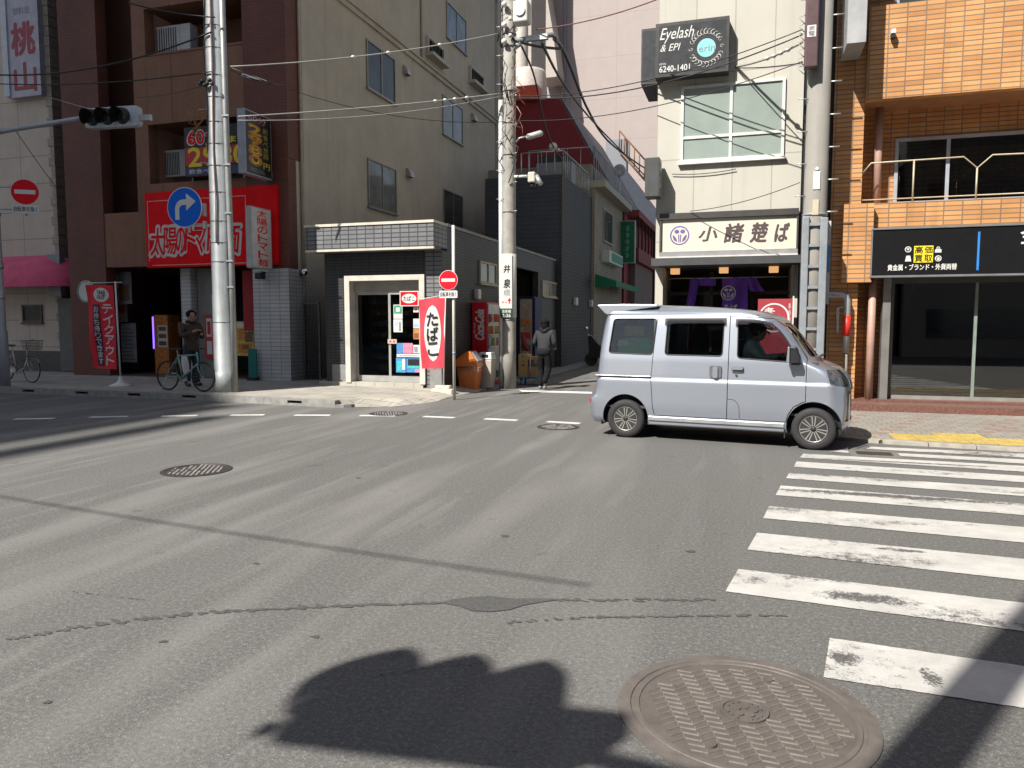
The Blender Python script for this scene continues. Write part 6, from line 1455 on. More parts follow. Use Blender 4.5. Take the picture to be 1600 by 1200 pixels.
for (y0, y1) in ((.16, .62), (.86, 1.32)):
    m = MB(); m.box(1.50, 1.98, y0, y1, .60, .78); m.prism([(1.40, .75), (1.58, .75), (1.47, 1.36), (1.33, 1.36)], y0, y1, 'y'); m.prism([(1.36, 1.38), (1.45, 1.38), (1.42, 1.55), (1.34, 1.55)], y0 + .12, y1 - .12, 'y'); m.build('seat', plain('seat grey', (0.05, 0.052, 0.058), 0.85), van, bevel=.02)
m = MB(); m.prism([(2.20, .8), (2.48, .8), (2.48, 1.10), (2.25, 1.12)], .08, 1.39, 'y'); m.build('dashboard', plain('cabin dark', (0.04, 0.04, 0.043), 0.7), van)
m = MB(); m.tube([(2.06 + .07 * math.sin(k * .393), .40 + .19 * math.cos(k * .393), 1.06 + .17 * math.sin(k * .393)) for k in range(16)], .014, 8, True); m.build('steering_wheel', M_BLACK, van)
gc = local_thing('cargo_sack', 'bright green cargo bag with a white label behind the rear van window', 'bag', (*(Vector(ra_v) + Vector((0, 0))), .45), v_rot)
m = MB(); m.prism(rpoly([(-.15, .22), (.36, .22), (.36, .93), (.05, .96), (-.16, .92)], .06), .12, .6, 'y'); m.build('sack', plain('green sack cloth', (0.02, 0.42, 0.12), 0.7, 0, 0.3, 5), gc, bevel=.03)
part('label', M_PAPER, gc, (-.15, .0, .112, .119, .84, .91))
tc_ = local_thing('cardboard_box', 'tan cardboard box on top of the green bag in the van', 'box', (ra_v[0], ra_v[1], 1.425), v_rot); part('carton', plain('cardboard', (0.36, 0.25, 0.14), 0.8), tc_, (-.08, .20, .2, .6, 0, .14))
# wheels
wheel0 = None
for i, (x, y) in enumerate(((0, .0), (2.45, .0), (0, 1.475), (2.45, 1.475))):
    w = bpy.data.objects.new('wheel', None); COL.objects.link(w); w.parent = van; w.location = (x, y + (.012 if y == 0 else -.012), .2675); ORG[w.name] = (0, 0, 0)
    if y: w.rotation_euler = (0, 0, math.pi)
    if wheel0 is None:
        m = MB(); m.lathe([(.168, .02), (.178, .006), (.20, .002), (.235, .004), (.258, .016), (.2675, .038), (.2675, .12), (.255, .145), (.19, .15), (.168, .14)], (0, 0, 0), 'y', 48)
        m.build('tyre', M_RUBBER, w)
        m = MB(); m.lathe([(.168, .145), (.168, .015), (.175, .008), (.168, .012), (.155, .03), (.15, .06), (.04, .065), (.001, .065)], (0, 0, 0), 'y', 48, True, False); m.build('rim', plain('rim black', (0.02, 0.02, 0.021), 0.6, 0.0), w)
        m = MB()
        for k in range(7):
            for s_ in (-1, 1):
                t = 2 * math.pi * k / 7 + math.pi / 2; u = Vector((math.cos(t), math.sin(t))); v = Vector((-u.y, u.x))
                o0, o1 = u * .035 + v * .010 * s_, u * .158 + v * .022 * s_
                q = [(*(o0 + v * .0045), 0), (*(o0 - v * .0045), 0), (*(o1 - v * .0065), 0), (*(o1 + v * .0065), 0)]
                m.add([(p[0], .018, p[1]) for p in q] + [(p[0], .04, p[1]) for p in q], [(0, 1, 2, 3), (0, 4, 5, 1), (1, 5, 6, 2), (2, 6, 7, 3), (3, 7, 4, 0)])
        m.lathe([(.168, .016), (.164, .012), (.160, .02)], (0, 0, 0), 'y', 48, True, False)
        m.build('spoke', plain('machined alloy', (0.50, 0.485, 0.46), 0.35, 0.7, 0.1), w)
        m = MB(); m.lathe([(.001, .014), (.026, .015), (.032, .03)], (0, 0, 0), 'y', 20, True, False); m.build('hub_cap', plain('rim black', (0, 0, 0)), w)
        wheel0 = w
    else:
        for ch in wheel0.children: c = ch.copy(); COL.objects.link(c); c.parent = w; ORG[c.name] = (0, 0, 0)

# ------------------------------------------------------------------ people
M_SKIN = plain('skin', (0.36, 0.20, 0.135), 0.55, 0, 0.08); M_HAIR = plain('dark hair', (0.010, 0.009, 0.009), 0.85, spec=0.1)
def skin_body(name, parent, verts, edges, mat, root=0, sub=2):
    """one continuous tapering surface grown round a skeleton; verts = (x, y, z, r) or (x, y, z, rx, ry)"""
    me = bpy.data.meshes.new(name); me.from_pydata([v[:3] for v in verts], edges, [])
    o = bpy.data.objects.new(name, me); COL.objects.link(o)
    o.modifiers.new('skin', 'SKIN')
    sk = me.skin_vertices[0].data
    for i, v in enumerate(verts): sk[i].radius = (v[3], v[4] if len(v) > 4 else v[3]); sk[i].use_root = (i == root)
    sm = o.modifiers.new('sub', 'SUBSURF'); sm.levels = sm.render_levels = sub
    dg = bpy.context.evaluated_depsgraph_get(); dg.update()
    m2 = bpy.data.meshes.new_from_object(o.evaluated_get(dg)); bpy.data.objects.remove(o); bpy.data.meshes.remove(me)
    for p in m2.polygons: p.use_smooth = True
    m2.materials.clear(); m2.materials.append(mat)
    o2 = bpy.data.objects.new(name, m2); COL.objects.link(o2)
    if parent is not None: o2.parent = parent
    ORG[o2.name] = (0, 0, 0)
    return o2
def hand_chain(V_, E_, wrist, d, side, palm_n, curl=0.5, s=1.0):
    """palm, four unequal bent fingers and a thumb, appended to a skeleton at vertex index wrist"""
    w = Vector(V_[wrist][:3]); d = Vector(d).normalized(); side = Vector(side).normalized(); pn = Vector(palm_n).normalized()
    def add(p, r, frm): V_.append((*p, r)); E_.append((frm, len(V_) - 1)); return len(V_) - 1
    palm = add(w + d * .045 * s, .024 * s, wrist); kn = add(w + d * .085 * s, .020 * s, palm)
    for k, (off, L) in enumerate(((-.030, .066), (-.010, .076), (.010, .071), (.029, .056))):
        dd = (d + pn * curl * .5).normalized(); k0 = add(w + d * .095 * s + side * off * s, .0095 * s, kn)
        p = w + d * .095 * s + side * off * s + dd * L * .5 * s; k1 = add(p, .0085 * s, k0)
        dd2 = (d + pn * curl * 1.6).normalized(); add(p + dd2 * L * .55 * s, .007 * s, k1)
    t0 = add(w + d * .03 * s - side * .035 * s + pn * .01 * s, .0105 * s, palm); t1 = add(w + d * .065 * s - side * .052 * s + pn * .03 * s, .0085 * s, t0); add(w + d * .09 * s - side * .05 * s + pn * .042 * s, .007 * s, t1)
def lerp3(a, b, t): return tuple(a[i] + (b[i] - a[i]) * t for i in range(3))
def head_on(V_, E_, neck, c, r, fwd):
    """skull, jaw and face wedge"""
    f = Vector(fwd).normalized(); c = Vector(c)
    def add(p, rr, frm): V_.append((*p, *(rr if isinstance(rr, tuple) else (rr,)))); E_.append((frm, len(V_) - 1)); return len(V_) - 1
    n1 = add(c + Vector((0, 0, -r * .9)) + f * r * .1, r * .60, neck)
    h1 = add(c + Vector((0, 0, -r * .35)) + f * r * .14, (r * .80, r * .86), n1)
    h2 = add(c + Vector((0, 0, r * .25)), (r * .86, r * .98), h1)
    add(c + Vector((0, 0, r * .82)) - f * r * .06, (r * .58, r * .66), h2)
def face_parts(parent, c, r, fwd, lat, hairmat=M_HAIR):
    f, l, c = Vector(fwd).normalized(), Vector(lat).normalized(), Vector(c)
    m = MB()
    for s_ in (-1, 1): m.ball(tuple(c + f * r * .90 + l * s_ * r * .36 + Vector((0, 0, -r * .02))), (r * .11, r * .11, r * .09), 10, 6)
    m.build('eye', plain('eye dark', (0.02, 0.015, 0.012), 0.2), parent)
    m = MB(); m.tube([tuple(c + f * r * 1.0 + Vector((0, 0, -r * .02))), tuple(c + f * r * 1.18 + Vector((0, 0, -r * .28))), tuple(c + f * r * 1.0 + Vector((0, 0, -r * .36)))], [r * .08, r * .15, r * .10], 8); m.build('nose', M_SKIN, parent)
    m = MB(); m.tube([tuple(c + f * r * .98 + l * s_ * r * .25 + Vector((0, 0, -r * .62))) for s_ in (-1, 0, 1)], r * .05, 6); m.build('mouth', plain('lips', (0.28, 0.11, 0.09), 0.5), parent)
    for s_ in (-1, 1):
        m = MB(); m.ball(tuple(c + l * s_ * r * .90 - f * r * .02 + Vector((0, 0, -r * .12))), (r * .12, r * .12, r * .22), 10, 8); m.build('ear', M_SKIN, parent)
def build_person(t, J, coat, trousers, shoe, hair='short', hood=None, fwd=(1, 0, 0)):
    """J: joints in the figure's own frame. Body surface first, clothes over it"""
    f = Vector(fwd).normalized(); lat = Vector((-f.y, f.x, 0))
    V_, E_ = [], []
    def add(p, r, frm=None):
        V_.append((*p, *(r if isinstance(r, tuple) else (r,))))
        if frm is not None: E_.append((frm, len(V_) - 1))
        return len(V_) - 1
    pel = add(J['pelvis'], .10); wa = add(J['waist'], .09, pel); ch = add(J['chest'], .105, wa); nk0 = add(J['neck0'], .065, ch); nk = add(J['neck'], .052, nk0)
    head_on(V_, E_, nk, J['head'], .108, J.get('look', fwd))
    for s_ in ('l', 'r'):
        sh = add(J['sh' + s_], .055, ch); el = add(J['el' + s_], .042, sh); wr = add(J['wr' + s_], .028, el)
        d = Vector(J['wr' + s_]) - Vector(J['el' + s_]); hd = J.get('hd' + s_, d); hand_chain(V_, E_, wr, hd, J.get('hs' + s_, lat), J.get('hn' + s_, (0, 0, -1)), J.get('curl', .7))
        hp = add(J['hip' + s_], .072, pel); kn = add(J['kn' + s_], .05, hp); an = add(J['an' + s_], .032, kn); add(J['toe' + s_], .032, an)
    skin_body('body', t, V_, E_, M_SKIN)
    V_, E_ = [], []
    pel = add(lerp3(J['pelvis'], J['waist'], -.65), (.17, .15)); wa = add(J['waist'], (.165, .13), pel); ch = add(J['chest'], (.185, .14), wa); up = add(lerp3(J['chest'], J['neck0'], .7), (.14, .10), ch); add(lerp3(J['neck0'], J['neck'], .4), .078, up)
    for s_ in ('l', 'r'):
        sh = add(J['sh' + s_], .082, ch); mid = add(lerp3(J['sh' + s_], J['el' + s_], .5), .072, sh); el = add(J['el' + s_], .062, mid); m2 = add(lerp3(J['el' + s_], J['wr' + s_], .5), .055, el); add(lerp3(J['el' + s_], J['wr' + s_], .97), .045, m2)
    skin_body('jacket', t, V_, E_, coat)
    V_, E_ = [], []
    pel = add(J['pelvis'], (.15, .13))
    add(lerp3(J['pelvis'], J['waist'], .8), (.145, .125), pel)
    for s_ in ('l', 'r'):
        hp = add(J['hip' + s_], .098, pel); md = add(lerp3(J['hip' + s_], J['kn' + s_], .5), .098, hp); kn = add(J['kn' + s_], .084, md); m2 = add(lerp3(J['kn' + s_], J['an' + s_], .5), .080, kn); add(lerp3(J['kn' + s_], J['an' + s_], 1.12), .072, m2)
    skin_body('trousers', t, V_, E_, trousers)
    for s_ in ('l', 'r'):
        a, b = Vector(J['an' + s_]), Vector(J['toe' + s_]); d = (b - a); d.z = 0; d.normalize()
        V_, E_ = [], []; heel = a - d * .05; heel.z = b.z; k0 = add(tuple(heel), .042); k1 = add(tuple(lerp3(heel, b, .5)), .046, k0); k2 = add(tuple(b), .040, k1); add(tuple(b + d * .05), .028, k2)
        skin_body('shoe', t, V_, E_, shoe)
    lf = Vector(J.get('look', fwd)).normalized(); ll = Vector((-lf.y, lf.x, 0)).normalized(); c = Vector(J['head'])
    face_parts(t, c, .108, lf, ll)
    V_, E_ = [], []
    k0 = add(tuple(c - lf * .035 + Vector((0, 0, -.04))), (.112, .105)); k1 = add(tuple(c - lf * .022 + Vector((0, 0, .035))), (.128, .128), k0); add(tuple(c - lf * .005 + Vector((0, 0, .085))), (.115, .115), k1)
    skin_body('hair' if hair == 'short' else 'cap', t, V_, E_, M_HAIR)
    m = MB(); m.ball(tuple(c - lf * (.024 if hair == 'short' else .012) + Vector((0, 0, .022 if hair == 'short' else -.03))), (.106, .106, .108 if hair == 'short' else .155), 18, 12); m.build('hair_back', M_HAIR, t)
    if hood:
        V_, E_ = [], []; b0_ = Vector(lerp3(J['neck0'], J['neck'], .9)) - f * .085
        k0 = add(tuple(b0_ + lat * .12 + Vector((0, 0, .01)) + f * .08), .05); k1 = add(tuple(b0_ + lat * .06 - Vector((0, 0, .04))), .06, k0); k2 = add(tuple(b0_ - Vector((0, 0, .10))), .062, k1); k3 = add(tuple(b0_ - lat * .06 - Vector((0, 0, .04))), .06, k2); add(tuple(b0_ - lat * .12 + Vector((0, 0, .01)) + f * .08), .05, k3)
        skin_body('hood', t, V_, E_, hood)
# walker pushing the cart, seen from behind (figure faces +x of its own frame)
wp = PG(850, 608)
walker = local_thing('person', 'person in grey hooded jacket and black trousers walking away with a hand cart', 'person', (wp[0], wp[1], 0), R(86))
Jw = dict(pelvis=(0, 0, .88), waist=(.02, 0, 1.04), chest=(.05, 0, 1.27), neck0=(.06, 0, 1.42), neck=(.075, 0, 1.475), head=(.10, 0, 1.585), look=(1, .0, -.12),
          shl=(.05, .19, 1.37), ell=(.0, .26, 1.12), wrl=(.28, .17, 1.02), shr=(.05, -.19, 1.37), elr=(.0, -.26, 1.12), wrr=(.28, -.17, 1.02),
          hipl=(0, .09, .84), knl=(.07, .095, .47), anl=(-.02, .09, .10), toel=(.12, .095, .05), hipr=(0, -.09, .84), knr=(.05, -.10, .49), anr=(-.25, -.095, .20), toer=(-.15, -.095, .06))
M_GREYJ = plain('grey jacket cloth', (0.022, 0.024, 0.029), 0.85, 0, 0.2, 9, 0.2); M_BLKT = plain('black trouser cloth', (0.010, 0.010, 0.013), 0.9, 0, 0.25, 9, spec=0.1)
build_person(walker, Jw, M_GREYJ, M_BLKT, plain('pale trainers', (0.20, 0.20, 0.21), 0.6), 'cap', plain('dark hood cloth', (0.016, 0.017, 0.020), 0.9, spec=0.1))
m = MB(); m.lathe([(.150, .84), (.172, .86), (.176, .95), (.160, 1.0)], (0, 0, 0), 'z', 28); m.v = [(p[0] * .82 + .005, p[1] * 1.04, p[2]) for p in m.v]; m.build('waistband', plain('dark hem cloth', (0.018, 0.019, 0.023), 0.9, spec=0.1), walker)
# man behind the bicycle, facing right, one arm raised to the chest
mp = PG(299, 606, 0.12)
man = local_thing('person', 'person in brown coat and dark trousers standing behind the green bicycle', 'person', (mp[0] - .28, mp[1] + .35, .12), R(-22)); man.scale = (1.06, 1.06, 1.06)
Jm = dict(pelvis=(0, 0, .87), waist=(0, 0, 1.02), chest=(.02, 0, 1.25), neck0=(.03, 0, 1.40), neck=(.05, 0, 1.45), head=(.08, 0, 1.56), look=(1, -.25, -.1),
          shl=(.02, .19, 1.35), ell=(.06, .24, 1.09), wrl=(.28, .12, 1.15), shr=(.03, -.19, 1.35), elr=(.10, -.25, 1.12), wrr=(.31, -.08, 1.22),
          hipl=(0, .09, .83), knl=(.03, .10, .46), anl=(.02, .11, .09), toel=(.16, .12, .05), hipr=(0, -.09, .83), knr=(.02, -.10, .46), anr=(0, -.11, .09), toer=(.14, -.13, .05))
M_COAT = plain('brown coat cloth', (0.062, 0.040, 0.030), 0.85, 0, 0.2, 8, 0.2)
build_person(man, Jm, M_COAT, plain('dark blue trouser cloth', (0.02, 0.022, 0.032), 0.85, 0, 0.2, 8), plain('dark shoes', (0.02, 0.02, 0.02), 0.5))
V_, E_ = [(0, 0, 1.08, .18, .15), (0, 0, .92, .19, .155), (0.0, 0, .74, .20, .16)], [(0, 1), (1, 2)]
skin_body('coat_skirt', man, V_, E_, M_COAT)
m = MB(); m.ball((.02, .01, 1.425), (.12, .12, .055), 16, 8); m.build('scarf', plain('dark scarf', (0.03, 0.026, 0.024), 0.9), man)
# driver
drv = local_thing('person', 'person in pale shirt and dark vest at the wheel of the silver van', 'person', (ra_v[0], ra_v[1], .5), v_rot)
Jd = dict(pelvis=(1.66, .39, .36), waist=(1.62, .39, .50), chest=(1.62, .39, .74), neck0=(1.64, .39, .87), neck=(1.67, .39, .915), head=(1.72, .39, 1.00), look=(1, .1, -.05),
          shl=(1.63, .57, .82), ell=(1.76, .60, .62), wrl=(1.97, .50, .66), shr=(1.63, .21, .82), elr=(1.78, .18, .62), wrr=(1.98, .26, .68),
          hipl=(1.68, .48, .36), knl=(2.06, .50, .38), anl=(2.18, .50, .05), toel=(2.28, .5, .02), hipr=(1.68, .30, .36), knr=(2.06, .28, .38), anr=(2.18, .28, .05), toer=(2.28, .28, .02))
build_person(drv, Jd, plain('pale shirt cloth', (0.42, 0.50, 0.52), 0.8, 0, 0.25, 18), M_BLKT, plain('dark shoes', (0, 0, 0)))
# ------------------------------------------------------------------ bicycles
def bicycle(label, p0, p1, frame_mat, city, z=0.12, wr=0.33):
    d = Vector(p1) - Vector(p0); rot = math.atan2(d.y, d.x); k = 1.02
    t = local_thing('bicycle', label, 'bicycle', (p0[0], p0[1], z), rot, None)
    first = None
    for x in (0.0, k):
        w = bpy.data.objects.new('wheel', None); COL.objects.link(w); w.parent = t; w.location = (x, 0, wr); ORG[w.name] = (0, 0, 0)
        if first is None:
            m = MB(); m.tube([((wr - .016) * math.cos(q * .196), 0, (wr - .016) * math.sin(q * .196)) for q in range(32)], .016, 8, True); m.build('tyre', M_RUBBER, w)
            m = MB(); m.tube([((wr - .036) * math.cos(q * .196), 0, (wr - .036) * math.sin(q * .196)) for q in range(32)], .009, 6, True); m.build('rim', M_STEEL if city else M_BLACK, w)
            m = MB()
            for q in range(20): a_ = 2 * math.pi * q / 20; m.tube([(.02 * math.cos(a_ + .8), .02 * (-1) ** q, .02 * math.sin(a_ + .8)), ((wr - .04) * math.cos(a_), 0, (wr - .04) * math.sin(a_))], .0014, 4)
            m.tube([(0, -.04, 0), (0, .04, 0)], .02, 8); o_ = m.build('spoke', M_STEEL, w); o_['kind'] = 'stuff'
            first = w
        else:
            for ch in first.children: c = ch.copy(); COL.objects.link(c); c.parent = w; ORG[c.name] = (0, 0, 0)
    bb, seat_t, head_t, head_b = (.43, 0, .29), (.30, 0, .86), (.86, 0, .86), (.90, 0, .62)
    m = MB()
    r_ = .017
    m.tube([bb, (.32, 0, .80)], r_, 8)
    if city:
        m.tube([head_b, (.74, 0, .36), (.56, 0, .28), bb], r_ * 1.2, 8)
    else:
        m.tube([(.335, 0, .77), (head_t[0] - .01, 0, .80)], r_, 8); m.tube([bb, head_b], r_ * 1.15, 8)
    m.tube([head_t, head_b], r_ * 1.2, 8)
    for s_ in (-.05, .05): m.tube([(.0, s_, wr), (.41, s_ * .6, .29)], .010, 6); m.tube([(0, s_, wr), (.325, s_ * .4, .74)], .009, 6)
    m.build('frame', frame_mat, t)
    m = MB()
    for s_ in (-.045, .045): m.tube([(head_b[0], s_, head_b[2] - .02), (.955, s_, .45), (k, s_, wr)], .012, 6)
    m.tube([(head_b[0], -.05, head_b[2] - .02), (head_b[0], .05, head_b[2] - .02)], .014, 6); m.build('fork', frame_mat, t)
    m = MB(); m.tube([(.32, 0, .80), (.295, 0, .90)], .013, 8); m.build('seat_post', M_STEEL, t)
    m = MB(); m.prism(rpoly([(.16, .07), (.16, -.07), (.34, -.025), (.42, -.02), (.42, .02), (.34, .025)], .02), .90, .945, 'z'); m.build('saddle', M_BLACK, t, bevel=.012)
    m = MB()
    hz = 1.04 if city else .92
    m.tube([head_t, (head_t[0] - .02, 0, hz)], .013, 8)
    if city: m.tube([(.66, -.27, hz + .01), (.74, -.25, hz + .03), (.84, -.10, hz), (.84, .10, hz), (.74, .25, hz + .03), (.66, .27, hz + .01)], .011, 8)
    else: m.tube([(.80, -.28, hz), (.84, -.1, hz + .01), (.84, .1, hz + .01), (.80, .28, hz)], .011, 8)
    m.build('handlebar', M_STEEL if city else M_BLACK, t)
    m = MB(); m.lathe([(.095, .035), (.095, .040)], bb, 'y', 24); m.tube([(bb[0], .06, bb[2]), (bb[0] + .12, .065, bb[2] - .10)], .009, 6); m.tube([(bb[0], -.06, bb[2]), (bb[0] - .12, -.065, bb[2] + .10)], .009, 6); m.box(bb[0] + .08, bb[0] + .16, .07, .14, bb[2] - .115, bb[2] - .09); m.box(bb[0] - .16, bb[0] - .08, -.14, -.07, bb[2] + .09, bb[2] + .115); m.build('crank', M_STEEL, t)
    m = MB(); m.tube([(0, .04, wr + .05), (bb[0], .04, bb[2] + .095)], .005, 4); m.tube([(0, .04, wr - .04), (bb[0], .04, bb[2] - .095)], .005, 4); m.build('chain', M_BLACK, t)
    m = MB(); m.tube([(.02, -.05, wr), (-.02, -.16, .02)] if not city else [(.0, -.08, wr), (-.10, -.08, .02), (-.10, .08, .02), (0, .08, wr)], .009, 6); m.build('kickstand', M_STEEL, t)
    if city:
        m = MB()
        x0, x1, y0, y1, z0, z1 = .93, 1.24, -.19, .19, .82, 1.05
        for j in range(7):
            z_ = z0 + (z1 - z0) * j / 6; g_ = .03 * (1 - j / 6)
            m.tube([(x0 + g_, y0 + g_, z_), (x1 - g_, y0 + g_, z_), (x1 - g_, y1 - g_, z_), (x0 + g_, y1 - g_, z_)], .0035 if j < 6 else .007, 4, True)
        for j in range(9):
            f_ = j / 8
            for (xa, ya, xb, yb) in ((x0 + .03 + (x1 - x0 - .06) * f_, y0 + .03, x0 + (x1 - x0) * f_, y0), (x0 + .03 + (x1 - x0 - .06) * f_, y1 - .03, x0 + (x1 - x0) * f_, y1), (x0 + .03, y0 + .03 + (y1 - y0 - .06) * f_, x0, y0 + (y1 - y0) * f_), (x1 - .03, y0 + .03 + (y1 - y0 - .06) * f_, x1, y0 + (y1 - y0) * f_)):
                m.tube([(xa, ya, z0), (xb, yb, z1)], .003, 4)
        m.box(x0 + .03, x1 - .03, y0 + .03, y1 - .03, z0 - .004, z0 + .004); m.build('basket', plain('basket wire', (0.16, 0.15, 0.13), 0.5, 0.5), t)
        for x in (0.0, k):
            m = MB(); a0_, a1_ = (20, 190) if x == 0 else (30, 150)
            pts = [(x + (wr + .02) * math.cos(R(a0_ + (a1_ - a0_) * j / 16)), (wr + (wr + .02) * math.sin(R(a0_ + (a1_ - a0_) * j / 16)))) for j in range(17)]
            m.sheet(lambda u, v: (pts[int(round(u * 16))][0], -.03 + .06 * v, pts[int(round(u * 16))][1]), 16, 2); m.build('mudguard', M_STEEL, t)
        m = MB(); m.prism([(.05, .40), (.43, .40), (.50, .30), (.43, .24), (.02, .28)], .05, .065, 'y'); m.prism([(.05, .40), (.43, .40), (.50, .30), (.43, .24), (.02, .28)], -.065, -.05, 'y'); m.build('chain_guard', M_STEEL, t)
    return t
bicycle('cream city bicycle with a wire front basket by the left street pole', PG(10, 596, .12), PG(70, 599, .12), plain('cream frame paint', (0.45, 0.42, 0.34), 0.4, 0.1), True)
bicycle('pale green sports bicycle parked between the brown coated person and the kerb', PG(263, 610, .12), PG(317, 612.5, .12), plain('mint frame paint', (0.16, 0.33, 0.32), 0.35, 0.1), False)
bt_a, bt_b = PG(283, 606, .12)
t = thing('plastic_bag', 'white shopping bag hanging on the green bicycle', 'bag', (bt_a, bt_b, .3))
m = MB()
ba, bz2 = PB(288, 570, bt_b - .12)
m.sheet(lambda u, v: (ba + .10 * (0.5 + .5 * math.sin(v * 2.6 + .3)) * math.cos(u * 2 * math.pi) + .05 * v, bt_b - .12 + .05 * (0.3 + .7 * v) * math.sin(u * 2 * math.pi), bz2 + .22 - .42 * v), 20, 10); m.build('bag', plain('white bag', (0.52, 0.53, 0.53), 0.5), t)

# ------------------------------------------------------------------ street poles and their signs
def pole(name, label, cat, a, b, prof, mat, z0=0.0, n=28):
    t = thing(name, label, cat, (a, b, z0)); m = MB(); m.lathe([(r, z) for r, z in prof], (a, b, 0), 'z', n); m.build('shaft', mat, t); return t
# big steel pole on the left pavement
qa, qb = PG(352, 612, .12)
M_PALE = plain('pale steel pole paint', (0.40, 0.425, 0.43), 0.5, 0.15, 0.22, 2.5, streak=0.5)
t = pole('steel_pole', 'thick pale steel utility pole with conduit and bands before the noodle shop', 'pole', qa, qb, [(.235, .12), (.235, .55), (.214, .56), (.210, 2.2), (.200, 2.22), (.175, 14)], M_PALE, .12)
LP = t
m = MB(); ca_ = qa + .215; m.tube([(ca_ + .06, qb - .02, .12), (ca_ + .06, qb - .02, 3.0), (ca_ + .03, qb - .02, 5.5), (ca_ + .0, qb - .02, 14)], .062, 12); m.build('conduit', plain('conduit grey', (0.30, 0.31, 0.31), 0.45, 0.4), t)
m = MB(); m.tube([(qa + .06, qb - .215, 3.3), (qa + .075, qb - .21, 4.2), (qa + .05, qb - .205, 5.2), (qa + .08, qb - .20, 7), (qa + .06, qb - .19, 12)], .016, 6); m.build('earth_wire', plain('copper pink wire', (0.42, 0.28, 0.24), 0.5), t)
m = MB(); m.tube([(qa - .1, qb - .20, 5.2), (qa - .06, qb - .20, 6.1), (qa - .13, qb - .185, 7.2), (qa - .05, qb - .19, 8.3), (qa - .12, qb - .17, 12)], .014, 6); m.build('black_wire', M_CABLE, t)
M_BAND = plain('pole band dark', (0.20, 0.205, 0.21), 0.5, 0.4)
for z in (1.62, 2.9, 3.3, 3.75, 4.35, 4.9, 5.35, 5.8, 6.3, 6.75, 7.3, 7.75):
    r_ = .212 - .0021 * z
    if z < 2.2: r_ = .216
    m = MB(); m.lathe([(r_ - .012, z - .008), (r_, z - .008), (r_, z + .008), (r_ - .012, z + .008)], (qa, qb, 0), 'z', 24, True, False); m.build('band', M_BAND, t)
for z in (2.35, 2.9, 3.9, 4.9, 5.9): m = MB(); m.box(qa + .20, ca_ + .15, qb - .10, qb - .075, z, z + .03); m.build('clamp', M_STEEL, t)
for z in (5.0, 5.55, 6.1): m = MB(); m.tube([(qa - .2, qb, z), (qa - .42, qb - .05, z)], .012, 6); m.build('step_bolt', M_STEEL, t)
m = MB()
rs = random.Random(9)
for k in range(9):
    z = 6.1 + rs.uniform(-.25, .35); m.tube([(qa - .2, qb - .15, z), (qa - .35 - rs.uniform(0, .3), qb - .2, z - rs.uniform(.05, .3)), (qa - .2 - rs.uniform(0, .15), qb - .22, z - rs.uniform(.3, .5))], .007, 5)
m.build('loose_wire', plain('orange wire', (0.42, 0.20, 0.04), 0.5), t)
m = MB()
for k in range(6): m.ball((qa - .18 + .06 * k, qb - .26, 6.55 + .05 * math.sin(k * 2)), .045, 8, 6)
m.build('insulator', M_CABLE, t)
def disc_sign(name, label, a, b, z, r, yaw, parts, back=M_STEEL, group=None):
    """round plate in its own frame facing -y"""
    t = local_thing(name, label, 'road sign', (a, b, z), yaw, group)
    m = MB(); m.prism(circle(0, 0, r, n=48), -.004, .004, 'y'); m.build('plate', parts[0], t)
    m = MB(); m.prism(circle(0, 0, r * .955, n=48), -.0075, -.0045, 'y'); m.build('disc', parts[1], t)
    return t
M_SWHITE = plain('sign sheet white', (0.62, 0.63, 0.62), 0.65, 0, 0.04, spec=0.2); M_SRED = plain('sign sheet red', (0.68, 0.010, 0.022), 0.65, 0, 0.05, spec=0.15); M_SBLUE = plain('sign sheet blue', (0.006, 0.125, 0.66), 0.65, 0, 0.05, spec=0.2)
sb_ = qb - .30
xa, xz = PB(288.5, 324, sb_)
wpx = (PB(314, 324, sb_)[0] - PB(263, 324, sb_)[0]) / 2; hpx = (PB(288, 292.5, sb_)[1] - PB(288, 356, sb_)[1]) / 2
t = disc_sign('turn_sign', 'round blue sign with a white right turn arrow clamped to the steel pole', xa, sb_, xz, hpx, R(4), (M_SWHITE, M_SBLUE))
m = MB(); s_ = hpx
arrow = [(-.50, -.62), (-.26, -.62), (-.26, -.10)] + [(-.26 + .22 * (1 - math.cos(R(q))), -.10 + .22 * math.sin(R(q))) for q in (20, 45, 70, 90)] + [(.16, .12), (.16, -.16), (.72, .28), (.16, .70), (.16, .40), (-.02, .40)] + [(-.02 - .48 * math.sin(R(q)), -.08 + .48 * math.cos(R(q))) for q in (15, 35, 55, 75, 90)]
m.prism([(x * s_ * .98 - .02, y * s_ * .98) for x, y in arrow], -.011, -.0078, 'y'); m.build('arrow', M_SWHITE, t)
m = MB(); m.tube([(.10, .03, -.08), (.42, .12, -.05)], .02, 8); m.tube([(.08, .03, -hpx * .85), (.42, .12, -hpx * .85)], .02, 8); m.tube([(.08, .02, -hpx * 1.25), (.08, .02, hpx * .5)], .025, 8); m.box(.38, .42, .06, .15, -.18, .08); m.box(.38, .42, .06, .15, -hpx * 1.05, -hpx * .68); m.build('bracket', M_WHITE, t)
